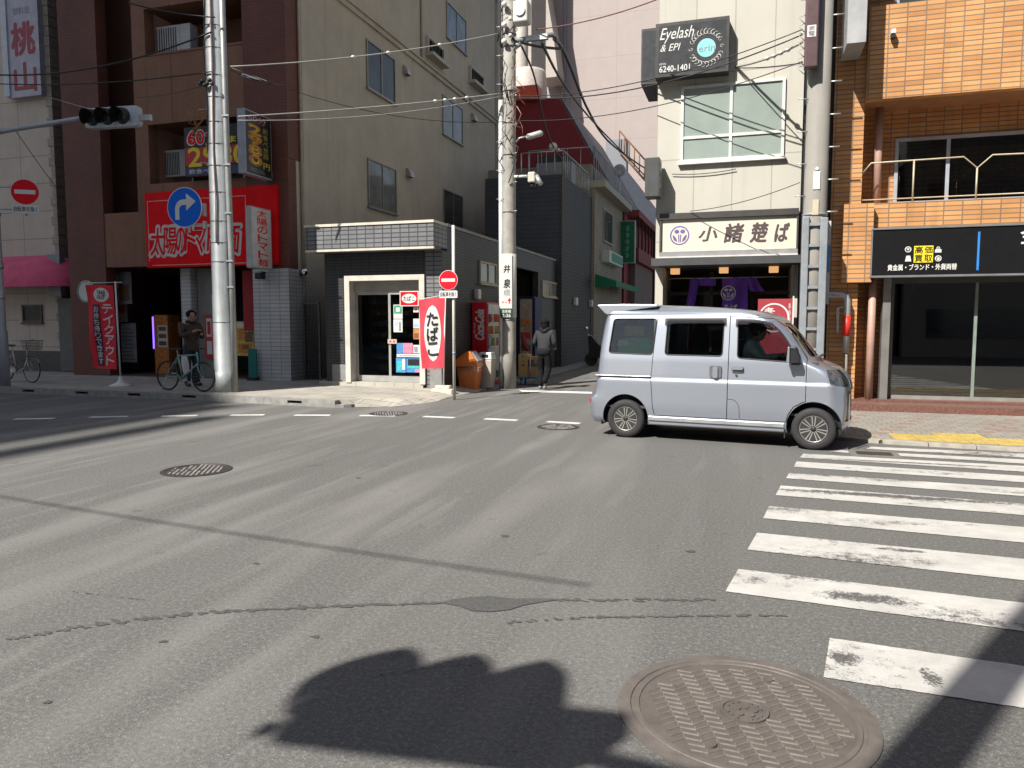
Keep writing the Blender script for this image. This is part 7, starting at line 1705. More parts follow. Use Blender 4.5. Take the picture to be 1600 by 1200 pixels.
# far left signal pole
pa0, pb0 = PG(6, 604, .12)
t = pole('signal_pole', 'grey steel signal pole at the left edge carrying the horizontal signal arm', 'pole', pa0, pb0, [(.14, .12), (.135, 1.4), (.115, 1.45), (.10, 8)], plain('bluish pole grey', (0.34, 0.37, 0.40), 0.5, 0.2), .12)
za_ = PB(5, 206, pb0)[1]; ar, az = PB(132, 184, pb0)
m = MB(); m.tube([(pa0, pb0, za_), (ar, pb0, az), (PB(212, 180, pb0)[0], pb0, az + .02)], [.06, .05, .04], 10); m.build('arm', plain('bluish pole grey', (0, 0, 0)), t)
for z in (2.2, 2.9, 4.1, za_): m = MB(); m.lathe([(.13, z - .04), (.13, z + .04)], (pa0, pb0, 0), 'z', 16); m.build('band', M_STEEL, t)
sx0, sx1, sz0, sz1 = RB(137, 166, 213, 200, pb0 - .1)
def signal(t, L_, H_, D_, lens_r, gap, flip=1, vis=.30, sh=None):
    m = MB(); m.prism(rpoly([(-L_ / 2, -H_ / 2), (L_ / 2, -H_ / 2), (L_ / 2, H_ / 2), (-L_ / 2, H_ / 2)], .10), 0, D_ * flip, 'y'); m.build('housing', plain('signal housing', (0.46, 0.50, 0.56), 0.5, 0.1), t, bevel=.015)
    for k in (-1, 0, 1):
        x = k * gap + (-L_ * .06 if sh is None else sh)
        m = MB(); m.lathe([(.001, -.012), (lens_r, -.010), (lens_r, 0)], (x, 0, 0), 'y', 28, True, False); m.build('lens', plain('signal lens dark', (0.03, 0.045, 0.04), 0.15), t)
        m = MB(); n = 18
        m.sheet(lambda u, v: (x + (lens_r + .012) * math.cos(R(-35 + 250 * u)), -(vis - vis * .53 * abs(2 * u - 1)) * v, (lens_r + .012) * math.sin(R(-35 + 250 * u)) - .05 * v), n, 4); m.build('visor', plain('visor black', (0.012, 0.015, 0.016), 0.4), t)
t = local_thing('traffic_signal', 'horizontal three lamp traffic signal with black visors on the left arm', 'traffic signal', ((sx0 + sx1) / 2, pb0 - .12, (sz0 + sz1) / 2), R(6))
signal(t, (sx1 - sx0), (sz1 - sz0) * .95, .16, .165, .36)
part('lug', M_STEEL, t, ((sx1 - sx0) / 2, (sx1 - sx0) / 2 + .25, .04, .12, -.1, .02))
nx, nz_ = PB(39, 300, pb0 - .2); rN = (PB(39, 279.5, pb0 - .2)[1] - PB(39, 320.5, pb0 - .2)[1]) / 2
def no_entry(label, a, b, z, r, yaw, plate_dz, pw, ph):
    t = disc_sign('no_entry_sign', label, a, b, z, r, yaw, (M_SWHITE, M_SRED))
    m = MB(); m.box(-r * .72, r * .72, -.011, -.0078, -r * .16, r * .16); m.build('white_bar', M_SWHITE, t)
    m = MB(); m.prism(rrect(-pw / 2, pw / 2, plate_dz - ph / 2, plate_dz + ph / 2, .02), -.006, .004, 'y'); pl = m.build('plate_below', M_SWHITE, t)
    m = MB(); m.text('自転車を除く', -pw * .44, pw * .44, plate_dz - ph * .32, plate_dz + ph * .32, -.006, 'b', bold=.01); m.build('lettering', M_SIGNBLK, pl)
    return t
t = no_entry('red no entry sign in shade on the left signal pole', nx, pb0 - .2, nz_, rN, R(34), PB(38, 327, pb0 - .2)[1] - nz_, rN * 1.85, rN * .62)
m = MB(); m.tube([(-.1, .02, .1), (-rN - .35, .1, .1)], .018, 6); m.tube([(-.1, .02, -rN - .1), (-rN - .35, .1, -rN - .1)], .018, 6); m.tube([(0, .02, rN * .6), (0, .02, -rN * 1.8)], .02, 6); m.build('bracket', M_STEEL, t)
# free standing no entry sign by the corner
ea_, eb_ = PG(710, 625, .0)
t = no_entry('red no entry sign in sun on its own thin white pole by the corner shop', PB(700.5, 438, eb_ - .06)[0], eb_ - .06, PB(700, 438, eb_)[1], .203, R(4), PB(700, 460, eb_)[1] - PB(700, 438, eb_)[1], .39, .15)
m = MB(); lx = Vector((ea_ - PB(700.5, 438, eb_ - .06)[0], 0.06)); zc = PB(700, 438, eb_)[1]
m.tube([(lx.x, lx.y, -zc), (lx.x, lx.y, PB(708, 352, eb_)[1] - zc)], .032, 12); m.build('pole', plain('white pole paint', (0.56, 0.54, 0.49), 0.5, 0, 0.12, 3, streak=0.3), t)
m = MB(); m.lathe([(.034, -zc + .95), (.034, -zc + 1.0)], (lx.x, lx.y, 0), 'z', 12); m.lathe([(.034, -zc + 1.25), (.034, -zc + 1.27)], (lx.x, lx.y, 0), 'z', 12); m.build('tape', plain('blue grey tape', (0.25, 0.27, 0.33), 0.5), t); m = MB(); m.box(lx.x - .14, lx.x + .02, .0, .03, -.03, .03); m.box(lx.x - .14, lx.x + .02, .0, .03, -.28, -.22); m.build('bracket', M_STEEL, t)
# concrete pole at the mouth of the side street
ka, kb = PG(796, 607, 0)
t = pole('concrete_pole', 'tall concrete utility pole wrapped with a shop notice at the side street mouth', 'pole', ka, kb, [(.165, 0), (.16, 1), (.155, 6), (.15, 13)], M_CONC, 0)
CP = t
ca2, cb2 = PB(783.5, 560, kb - .05)[0], kb - .05
m = MB(); m.tube([(ca2, cb2, 0), (ca2, cb2, 2.3), (ca2 - .01, cb2, 6.9)], .06, 12); m.build('conduit', plain('pale conduit', (0.50, 0.52, 0.52), 0.45, 0.2, streak=0.3), t)
m = MB(); m.tube([(ka - .17, kb - .02, 6.9), (ka - .16, kb - .05, 8), (ka - .18, kb, 12)], .045, 8); m.build('cable_riser', M_CABLE, t)
zc = lambda py: PB(794, py, kb - .17)[1]
m = MB(); z0, z1 = zc(496), zc(396); m.lathe([(.165, z0), (.172, z0 + .005), (.172, z1 - .005), (.165, z1)], (ka, kb, 0), 'z', 28, True, False); m.box(ka - .20, ka + .12, kb - .175, kb - .171, z0, z1); m.build('notice_wrap', plain('notice white', (0.56, 0.56, 0.54), 0.5, 0, 0.06), t)
m = MB()
for ch, y0, y1 in (('井', 414, 426), ('泉', 436, 450)): m.text(ch, ka - .09, ka + .075, zc(y1), zc(y0), kb - .175, 'b', shear=.08, bold=.03)
m.build('notice_lettering', M_SIGNBLK, t)
m = MB(); m.text('横', ka - .09, ka + .075, zc(463), zc(452), kb - .175, 'b'); m.build('notice_lettering', M_INKGREY, t)
m = MB(); xa_ = ka + .055; m.prism([(xa_ - .045, zc(470)), (xa_ + .045, zc(470)), (xa_, zc(465))], kb - .178, kb - .175, 'y'); m.box(xa_ - .016, xa_ + .016, kb - .178, kb - .175, zc(474), zc(470)); m.text('すぐ', ka - .14, ka, zc(474), zc(471), kb - .175, 'b', bold=.02); m.build('notice_arrow', M_RED, t)
m = MB(); m.box(ka - .17, ka + .14, kb - .195, kb - .178, zc(496.5), zc(482)); p_ = m.build('address_plate', plain('plate green', (0.01, 0.05, 0.03), 0.4), t)
m = MB(); m.text('浅草橋', ka - .13, ka + .10, zc(489), zc(484), kb - .195, 'b', bold=.01); m.text('2-26', ka - .12, ka + .09, zc(495.5), zc(490.5), kb - .195, 'b', bold=.02); m.build('lettering', M_SWHITE, p_)
for py in (500, 396, 330, 240, 190, 140, 70, 50): z = zc(py); m = MB(); m.lathe([(.15, z - .012), (.17, z - .012), (.17, z + .012), (.15, z + .012)], (ka, kb, 0), 'z', 24, True, False); m.build('band', M_BAND, t)
m = MB()
for k in range(8): py = 330 - k * 45; z = zc(py); m.tube([(ka + .1, kb - .12, z), (ka + .25, kb - .2, z)], .009, 5); m.tube([(ka - .1, kb - .12, z + .3), (ka - .28, kb - .15, z + .3)], .009, 5)
m.build('step_bolt', M_STEEL, t)
m = MB(); rs = random.Random(4)
for k in range(22):
    z = zc(rs.uniform(-30, 260)); a0 = ka + rs.uniform(-.18, .16); m.tube([(a0, kb - .19, z), (a0 + rs.uniform(-.16, .2), kb - .24, z - rs.uniform(.05, .3)), (a0 + rs.uniform(-.1, .14), kb - .19, z - rs.uniform(.2, .6))], rs.uniform(.006, .016), 5)
m.build('wire_tangle', M_CABLE, t)
cx0, cz0 = PB(795, 75, kb); cx1, cz1 = PB(867, 55, kb)
m = MB(); m.tube([(cx0, kb - .05, cz1 - .04), (cx1, kb - .05, cz1)], .06, 8); m.tube([(cx0 + .02, kb - .05, cz0 - .12), (PB(815, 66, kb)[0], kb - .05, cz0 + .05)], .05, 8); m.box(cx0 + .45, cx1 - .15, kb - .12, kb - .02, cz1 - .1, cz1 + .02); m.build('cross_arm', M_STEEL, t)
a0, a1, z0, z1 = RB(803, 2, 826, 36, kb - .4); m = MB(); m.box(a0, a1, kb - .5, kb - .17, z0, z1); e_ = m.build('equipment_box', plain('box pale grey', (0.50, 0.50, 0.47), 0.5), t, bevel=.03); m = MB(); m.lathe([(.12, -.03), (.12, 0)], ((a0 + a1) / 2, kb - .505, (z0 + z1) / 2), 'y', 20); m.build('dial', M_WHITE, e_)
for z in (zc(8), zc(40), zc(66)):
    m = MB(); m.ball((ka - .05, kb - .24, z), .07, 10, 8); m.ball((ka + .1, kb - .24, z + .12), .05, 10, 8); m.build('insulator', M_WHITE, t)
la, lz = PB(834, 212, kb); t2 = thing('street_lamp', 'small grey tube street lamp on a curved arm from the concrete pole', 'street lamp', (ka, kb, lz - .2))
m = MB(); m.tube([(ka + .15, kb, PB(800, 224, kb)[1]), (ka + .25, kb, PB(810, 216, kb)[1]), (PB(823, 213, kb)[0], kb, PB(823, 213, kb)[1])], .022, 8); m.build('arm', M_STEEL, t2)
m = MB(); x0, z0_ = PB(822, 215, kb); x1, z1_ = PB(848, 208, kb); m.tube([(x0, kb, z0_), (x0 + .05, kb, z0_ + .01), (x1 - .05, kb, z1_), (x1, kb, z1_)], [.04, .075, .075, .04], 10); m.build('lamp_head', plain('lamp shell', (0.36, 0.36, 0.35), 0.4), t2)
va, vz = PB(834, 279, kb - .2); t2 = thing('street_camera', 'pale street camera cluster on a short arm of the concrete pole', 'camera', (ka, kb, vz - .2))
m = MB(); m.tube([(ka + .14, kb - .05, PB(800, 277, kb)[1]), (PB(825, 276, kb)[0], kb - .05, PB(825, 276, kb)[1])], .035, 8); m.build('arm', M_WHITE, t2)
m = MB(); m.box(va - .12, va + .06, kb - .32, kb - .02, vz - .10, vz + .14); m.build('housing', plain('camera cream', (0.50, 0.47, 0.42), 0.5), t2, bevel=.03); m = MB(); m.lathe([(.06, vz - .22), (.07, vz - .1)], (va - .03, kb - .2, 0), 'z', 14); m.build('dome', M_BLACK, t2); m = MB(); m.tube([(va + .08, kb - .25, vz + .05), (va + .20, kb - .3, vz - .16)], [.05, .06], 10); m.build('camera_tube', M_STEEL, t2)
# right hand pole with cable guard
ra2, rb2 = PB(1268, 500, 14.3)[0], 14.3
t = pole('concrete_pole', 'grey concrete utility pole with a ladder like cable guard beside the soba shop', 'pole', ra2, rb2, [(.20, .1), (.195, 3), (.185, 13)], plain('smooth pole concrete', (0.28, 0.265, 0.24), 0.8, 0, 0.12, 2, streak=0.2), .1)
RP = t
rz = lambda py: PB(1268, py, rb2 - .2)[1]
g_t, g_b = rz(338), rz(515)
M_GUARD = plain('guard pale blue grey', (0.27, 0.295, 0.32), 0.45, 0.2)
m = MB(); m.box(ra2 - .215, ra2 - .10, rb2 - .24, rb2 - .10, .15, g_t); m.box(ra2 + .075, ra2 + .20, rb2 - .24, rb2 - .10, .15, g_t - .03); m.build('guard_channel', M_GUARD, t, bevel=.015)
for k in range(10): z = g_t - .14 - k * .36; m = MB(); m.box(ra2 - .098, ra2 + .073, rb2 - .235, rb2 - .205, z - .025, z + .025); m.build('guard_rung', M_GUARD, t)
m = MB(); m.lathe([(.19, g_t + .02), (.21, g_t + .025), (.21, g_t + .06), (.19, g_t + .065)], (ra2, rb2, 0), 'z', 28, True, False); m.build('band', M_GUARD, t)
m = MB(); x_ = PB(1267, 60, rb2 - .25)[0]; m.prism(rrect(x_ - .10, x_ + .11, rz(110), rz(-60), .02), rb2 - .40, rb2 - .2, 'y'); p_ = m.build('cable_shroud', plain('shroud plum', (0.085, 0.045, 0.05), 0.45), t, bevel=.03)
m = MB(); m.box(x_ - .07, x_ + .07, rb2 - .405, rb2 - .401, rz(64), rz(46)); m.build('sticker', M_PAPER, p_); m = MB(); m.text('東電', x_ - .05, x_ + .05, rz(63), rz(47), rb2 - .405, 'b', True); m.build('sticker_lettering', M_INKGREY, p_)
m = MB(); m.box(ra2 - .06, ra2 + .05, rb2 - .205, rb2 - .195, rz(296), rz(268)); m.lathe([(.03, -.015), (.03, 0)], (ra2 - .005, rb2 - .2, rz(264)), 'y', 14); m.build('tag_plate', M_PAPER, t); m = MB(); m.box(ra2 - .06, ra2 + .04, rb2 - .21, rb2 - .196, rz(336), rz(312)); m.build('tag_plate', plain('tag cream', (0.5, 0.44, 0.32), 0.5), t)
m = MB()
for k in range(9): z = rz(330) + k * .55; m.tube([(ra2 + .15, rb2 - .05, z), (ra2 + .36, rb2 - .05, z)], .013, 6); m.tube([(ra2 - .15, rb2 - .08, z + .28), (ra2 - .34, rb2 - .12, z + .28)], .010, 6)
m.build('step_bolt', M_STEEL, t)
m = MB(); rs = random.Random(8)
for k in range(7): z = rz(20 + k * 13); m.ball((ra2 - .23, rb2 - .15, z), (.05, .05, .045), 8, 6); m.tube([(ra2 - .22, rb2 - .18, z), (ra2 - .38, rb2 - .2, z - .06), (ra2 - .26, rb2 - .2, z - .18)], .008, 5)
m.build('insulator', plain('insulator pale', (0.42, 0.40, 0.38), 0.4), t)
m = MB(); m.box(ra2 + .215, ra2 + .26, rb2 - .1, rb2 + .05, rz(475), rz(345)); b_ = m.build('side_board', plain('board pale', (0.46, 0.46, 0.48), 0.5), t); m = MB(); m.box(ra2 + .20, ra2 + .262, rb2 - .108, rb2 - .101, rz(425), rz(383)); m.build('board_print', M_INKBLUE, b_)

# ------------------------------------------------------------------ banners, bins, vending machines, cart
ba_, bb_ = PG(189, 603, .12)
t = thing('banner_stand', 'red take out banner with white characters on a white weighted stand', 'banner', (ba_, bb_, .12))
m = MB(); m.lathe([(.26, .12), (.25, .145), (.10, .20), (.05, .27), (.04, .34)], (ba_, bb_, 0), 'z', 28); m.build('base', M_WHITE, t)
tx, tz = PB(180, 440, bb_); m = MB(); m.tube([(ba_, bb_, .2), (tx, bb_, tz)], .018, 8); cxl = PB(125, 441, bb_)[0]; m.tube([(cxl, bb_, tz - .02), (tx + .2, bb_, tz - .02)], .010, 6); m.build('pole', M_WHITE, t)
def flag(px_tl, px_tr, px_bl, px_br, b, wave, n=(14, 30)):
    P4 = [PB(*q, b) for q in (px_tl, px_tr, px_bl, px_br)]
    def fn(u, v):
        a = (P4[0][0] * (1 - u) + P4[1][0] * u) * (1 - v) + (P4[2][0] * (1 - u) + P4[3][0] * u) * v
        z = (P4[0][1] * (1 - u) + P4[1][1] * u) * (1 - v) + (P4[2][1] * (1 - u) + P4[3][1] * u) * v
        return (a, b + wave * math.sin(u * 5 + v * 7) * (1 - .6 * u) , z)
    return fn
def on_flag(fn, mb, off):
    """bend flat lettering (x, z in 0..1 of the cloth) onto the cloth"""
    out = MB(); out.f = mb.f; out.sm = mb.sm
    out.v = [tuple(Vector(fn(p[0], 1 - p[2])) + Vector((0, -off - (.002 if p[1] < -.0015 else 0), 0))) for p in mb.v]
    return out
M_BANNER = plain('banner red cloth', (0.66, 0.016, 0.035), 0.75, 0, 0.1, 3)
fn = flag((133, 445), (177, 446), (146, 575), (183, 577), bb_ - .02, .03)
m = MB(); m.sheet(fn, 14, 30); m.build('cloth', M_BANNER, t)
f1 = MB(); f1.text('テイクアウト', .58, .93, .04, .78, 0, 'b', True, bold=.035); on_flag(fn, f1, .008).build('lettering', M_PAPER, t)
f1 = MB()
for i in range(20): f1.add([(.20, 0, .03 + .74 * i / 20), (.48, 0, .03 + .74 * i / 20), (.48, 0, .03 + .74 * (i + 1) / 20), (.20, 0, .03 + .74 * (i + 1) / 20)], [(0, 1, 2, 3)])
on_flag(fn, f1, .006).build('dark_band', plain('banner plum', (0.07, 0.012, 0.05), 0.75), t)
f1 = MB(); f1.text('お持ち帰りできます', .24, .44, .05, .75, 0, 'b', True, bold=.02); on_flag(fn, f1, .010).build('lettering', M_PAPER, t)
f1 = MB(); f1.prism(circle(.55, .885, .30, .085, 28), -.001, 0, 'y'); on_flag(fn, f1, .006).build('white_disc', M_PAPER, t)
f1 = MB(); f1.text('TAKE', .38, .72, .89, .935, 0, 'b', bold=.03); f1.text('OUT', .40, .70, .835, .88, 0, 'b', bold=.03); on_flag(fn, f1, .011).build('disc_lettering', plain('banner plum', (0, 0, 0)), t)
a0, a1, z0, z1 = RB(124, 437, 140, 474, BB - 0.3)
rt = thing('round_plate', 'white round plate partly hidden behind the take out banner', 'sign', ((a0 + a1) / 2, BB - .3, z0)); m = MB(); m.prism(circle((a0 + a1) / 2 + .08, (z0 + z1) / 2, .30, n=32), BB - .33, BB - .30, 'y'); m.build('disc', M_PAPER, rt); m = MB(); m.tube([((a0 + a1) / 2 + .08 + .27 * math.cos(q * .2618), BB - .335, (z0 + z1) / 2 + .27 * math.sin(q * .2618)) for q in range(24)], .012, 6, True); m.build('ring', M_INKGREEN, rt); part('arm', M_STEEL, rt, ((a0 + a1) / 2 + .06, (a0 + a1) / 2 + .1, BB - .30, BB, z1 - .4, z1 - .36))
ta_, tb_ = PG(693, 612, .09)
t = thing('banner_stand', 'red tobacco banner with a white oval on a cream water weight', 'banner', (ta_, tb_, .03))
m = MB(); m.prism(rpoly([(ta_ - .26, tb_ - .14), (ta_ + .26, tb_ - .14), (ta_ + .26, tb_ + .14), (ta_ - .26, tb_ + .14)], .06), .03, .16, 'z'); m.prism(rpoly([(ta_ - .18, tb_ - .09), (ta_ + .18, tb_ - .09), (ta_ + .18, tb_ + .09), (ta_ - .18, tb_ + .09)], .05), .155, .23, 'z'); m.build('base', plain('cream plastic', (0.56, 0.51, 0.40), 0.5), t, bevel=.02)
tx, tz = PB(696, 461, tb_); m = MB(); m.tube([(ta_, tb_, .2), (tx, tb_, tz)], .017, 8); xl = PB(653, 468, tb_); m.tube([(xl[0], tb_, xl[1]), (tx, tb_, tz)], .009, 6); m.build('pole', M_WHITE, t)
fn = flag((654, 469), (695, 463), (659, 576), (694, 575), tb_ - .02, .022)
m = MB(); m.sheet(fn, 14, 30); m.build('cloth', plain('bright banner red', (0.62, 0.035, 0.06), 0.7, 0, 0.1, 3), t)
f1 = MB()
for i in range(24):
    for s_ in (0,):
        v0, v1 = i / 24, (i + 1) / 24; w0, w1 = .33 * math.sqrt(max(0, 1 - (2 * v0 - 1) ** 2)), .33 * math.sqrt(max(0, 1 - (2 * v1 - 1) ** 2))
        for j in range(8):
            x0, x1 = -1 + j / 4, -1 + (j + 1) / 4
            f1.add([(.52 + w0 * x0, 0, .10 + .80 * v0), (.52 + w0 * x1, 0, .10 + .80 * v0), (.52 + w1 * x1, 0, .10 + .80 * v1), (.52 + w1 * x0, 0, .10 + .80 * v1)], [(0, 1, 2, 3)])
on_flag(fn, f1, .005).build('white_oval', M_PAPER, t)
f1 = MB(); f1.text('たばこ', .30, .74, .17, .81, 0, 'b', True, bold=.035); on_flag(fn, f1, .016).build('lettering', M_SIGNBLK, t)
# vending machines against the shop's long wall
vb = 17.6
va0, va1, vz0, vz1 = RB(732, 472, 761, 599, vb); va0 = tR + .03; vz0 = .05
t = thing('vending_machine', 'red drink vending machine with white script lettering on its side', 'vending machine', (va0, vb, .05))
M_VRED = plain('vending red', (0.56, 0.012, 0.02), 0.35, 0, 0.06)
part('cabinet', M_VRED, t, (va0, va1, vb, vb + 1.15, vz0, vz1), bevel=.012)
m = MB(); m.text('Coca-Cola', va0 + (va1 - va0) * .22, va0 + (va1 - va0) * .80, vz0 + (vz1 - vz0) * .55, vz0 + (vz1 - vz0) * .91, vb, 'b', shear=.35, bold=.012, spin=1); m.text('Drink', va0 + (va1 - va0) * .12, va0 + (va1 - va0) * .22, vz0 + (vz1 - vz0) * .62, vz0 + (vz1 - vz0) * .76, vb, 'b', shear=.3, spin=1)
zz0, zz1 = vz0 + (vz1 - vz0) * .56, vz0 + (vz1 - vz0) * .92; xx = va0 + (va1 - va0) * .66
m.sheet(lambda u, v: (xx + .05 * math.sin(u * 5) + .028 * (v - .5) * math.sin(u * math.pi), vb - .004, zz0 + (zz1 - zz0) * u), 24, 1)
m.build('lettering', M_PAPER, t)
part('front_panel', plain('vending window', (0.30, 0.34, 0.36), 0.15, 0, 0.3, 6), t, (va1 + .001, va1 + .02, vb + .06, vb + 1.09, vz0 + .75, vz1 - .05)); part('slot_panel', plain('vending grey', (0.38, 0.37, 0.36), 0.5), t, (va1 + .001, va1 + .018, vb + .06, vb + 1.09, vz0 + .1, vz0 + .74))
cans = [MB() for _ in range(4)]
rs = random.Random(12)
for r_ in range(3):
    for c in range(10): cans[rs.randrange(4)].lathe([(.03, vz0 + .98 + r_ * .30), (.033, vz0 + 1.0 + r_ * .30), (.033, vz0 + 1.16 + r_ * .30), (.02, vz0 + 1.18 + r_ * .30)], (va1 + .03, vb + .12 + c * .1, 0), 'z', 10)
for mb, mt in zip(cans, (M_INKRED, M_INKORANGE, M_INKGREEN, M_PAPER)): o_ = mb.build('drink_display', mt, t); o_['kind'] = 'stuff'
for r_ in range(3): part('display_shelf', M_PAPER, t, (va1 + .02, va1 + .06, vb + .08, vb + 1.07, vz0 + .955 + r_ * .3, vz0 + .975 + r_ * .3))
part('price_poster', M_INKORANGE, t, (va1 + .019, va1 + .022, vb + .1, vb + .6, vz0 + .3, vz0 + .62)); part('take_out_flap', M_BLACK, t, (va1 + .019, va1 + .03, vb + .65, vb + 1.05, vz0 + .16, vz0 + .34))
vb2 = 20.9
a0, a1, z0, z1 = RB(808, 464, 836, 588, vb2); a0 = max(a0, tR + .03)
t = thing('vending_machine', 'pale vending machine with blue edges behind the concrete pole', 'vending machine', (a0, vb2, .05))
part('cabinet', plain('vending navy', (0.016, 0.02, 0.08), 0.5, spec=0.2), t, (a0, a1, vb2, vb2 + .75, .05, z1), bevel=.012); part('front_panel', plain('poster tan grey', (0.36, 0.30, 0.24), 0.5, 0, 0.4, 9), t, (a0 + .09, a1 - .09, vb2 - .012, vb2 - .001, .6, z1 - .06))
for k in range(3): part('product_row', (M_INKBROWN, M_INKRED, M_INKORANGE)[k], t, (a0 + .13, a1 - .13, vb2 - .02, vb2 - .012, .8 + k * .36, .98 + k * .36))
# orange bin
ob_a, ob_b = PG(731, 606, .05); ob_a = max(ob_a, tR + .30); ob_b -= .1
t = thing('waste_bin', 'orange swing top waste bin lined with a clear bag', 'waste bin', (ob_a, ob_b, .03))
M_OPLAS = plain('orange plastic', (0.62, 0.17, 0.03), 0.4, 0, 0.1, 3)
def taper(m, a, b, w0, d0, w1, d1, z0, z1): 
    m.add([(a - w0, b - d0, z0), (a + w0, b - d0, z0), (a + w0, b + d0, z0), (a - w0, b + d0, z0), (a - w1, b - d1, z1), (a + w1, b - d1, z1), (a + w1, b + d1, z1), (a - w1, b + d1, z1)], [(3, 2, 1, 0), (4, 5, 6, 7), (0, 1, 5, 4), (1, 2, 6, 5), (2, 3, 7, 6), (3, 0, 4, 7)])
m = MB(); taper(m, ob_a, ob_b, .205, .17, .26, .21, .03, .56); m.build('body', M_OPLAS, t, bevel=.03)
m = MB(); m.prism([(ob_a - .285, .57), (ob_a + .285, .57), (ob_a + .26, .68), (ob_a + .10, .94), (ob_a + .03, .95), (ob_a - .26, .76)], ob_b - .22, ob_b + .22, 'y'); m.build('lid', M_OPLAS, t, bevel=.025)
m = MB(); m.prism([(ob_a + .10, .90), (ob_a + .26, .70), (ob_a + .285, .72), (ob_a + .13, .92)], ob_b - .16, ob_b + .16, 'y'); m.build('flap', plain('flap grey', (0.30, 0.30, 0.31), 0.4), t)
m = MB(); m.sheet(lambda u, v: (ob_a + (.245 + .012 * math.sin(u * 40)) * (math.copysign(abs(math.cos(2 * math.pi * u)) ** .35, math.cos(2 * math.pi * u))), ob_b + (.225 + .012 * math.sin(u * 33)) * (math.copysign(abs(math.sin(2 * math.pi * u)) ** .35, math.sin(2 * math.pi * u))), .60 - .13 * v - .015 * math.sin(u * 21) * v), 80, 4); m.build('bag_rim', glass('clear bag film', (0.80, 0.76, 0.76), 0.3, 2.0), t)
gb_a, gb_b = ob_a + .30, ob_b + .42
t = thing('waste_bin', 'grey can bin with a white lid tucked behind the orange bin', 'waste bin', (gb_a, gb_b, .03)); m = MB(); taper(m, gb_a, gb_b, .14, .14, .17, .17, .03, .72); m.build('body', plain('bin warm grey', (0.42, 0.38, 0.33), 0.5), t, bevel=.02); m = MB(); taper(m, gb_a, gb_b, .175, .175, .15, .15, .725, .90); lid_ = m.build('lid', M_WHITE, t, bevel=.02); part('slot', M_BLACK, lid_, (gb_a - .08, gb_a + .08, gb_b - .178, gb_b - .16, .78, .85))
# hand cart
ca3, cb3 = PG(826, 603, 0); cb3 = cb3 + .15
t = thing('hand_cart', 'blue flat hand cart with a steel push handle', 'hand cart', (ca3, cb3, 0))
M_BLUEP = plain('blue plastic', (0.03, 0.22, 0.52), 0.45)
part('deck', M_BLUEP, t, (ca3 - .34, ca3 + .36, cb3, cb3 + .55, .17, .21), bevel=.01)
for (dx, dy) in ((-.26, .08), (.28, .08), (-.26, .47), (.28, .47)):
    w = thing('castor', None, None, (ca3 + dx, cb3 + dy, .0)); del_ = w; w.parent = None
    bpy.data.objects.remove(w)
    m = MB(); m.lathe([(.06, -.02), (.06, .02)], (ca3 + dx, cb3 + dy, .062), 'x', 16); m.box(ca3 + dx - .035, ca3 + dx + .035, cb3 + dy - .03, cb3 + dy + .03, .12, .168); m.build('castor', M_BLUEP, t)
m = MB(); m.tube([(ca3 + .30, cb3 + .06, .2), (ca3 + .34, cb3 + .02, 1.0), (ca3 + .34, cb3 + .5, 1.0), (ca3 + .30, cb3 + .48, .2)], .015, 8); m.tube([(ca3 + .0, cb3 - .01, .2), (ca3 + .0, cb3 - .01, .78)], .013, 8); m.build('handle', M_STEEL, t)
M_CARD = plain('cardboard tan', (0.48, 0.32, 0.15), 0.75, 0, 0.12, 4)
def carton(label, x0, x1, y0, y1, z0, z1, mat=M_CARD):
    t = thing('carton', label, 'box', (x0, y0, z0)); part('box', mat, t, (x0, x1, y0, y1, z0, z1), bevel=.006); part('tape', plain('tape brown', (0.33, 0.21, 0.10), 0.4), t, ((x0 + x1) / 2 - .03, (x0 + x1) / 2 + .03, y0 - .002, y0, z1 - .1, z1)); return t
t = carton('upright tan carton at the left end of the blue cart', ca3 - .33, ca3 - .08, cb3 + .03, cb3 + .4, .212, .80); m = MB(); m.prism(circle(ca3 - .2, .62, .022, n=12), cb3 + .027, cb3 + .03, 'y'); m.box(ca3 - .25, ca3 - .15, cb3 + .027, cb3 + .03, .5, .54); m.build('print', M_INKBROWN, t)
carton('low wide carton on the blue cart beside the upright one', ca3 - .07, ca3 + .33, cb3 + .03, cb3 + .5, .212, .48, plain('cardboard dull', (0.36, 0.25, 0.13), 0.75))
carton('dark grey crate lying on the low wide carton', ca3 - .06, ca3 + .32, cb3 + .05, cb3 + .48, .482, .66, plain('crate grey', (0.09, 0.10, 0.09), 0.6))
carton('thin open carton lid on top of the grey crate', ca3 - .10, ca3 + .30, cb3 + .06, cb3 + .46, .662, .74)
t = thing('umbrella', 'dark red folded umbrella leaning on the vending machine behind the cart', 'umbrella', (ca3 - .3, cb3 + .7, 0)); m = MB(); m.tube([(ca3 - .25, cb3 + .62, .85), (ca3 - .33, cb3 + .62, 1.0), (ca3 - .42, cb3 + .62, 1.35)], [.02, .10, .03], 8); m.build('canopy', plain('maroon cloth', (0.12, 0.015, 0.025), 0.8), t); m = MB(); m.tube([(ca3 - .25, cb3 + .62, .1), (ca3 - .25, cb3 + .62, .86)], .012, 6); m.build('shaft', M_STEEL, t)
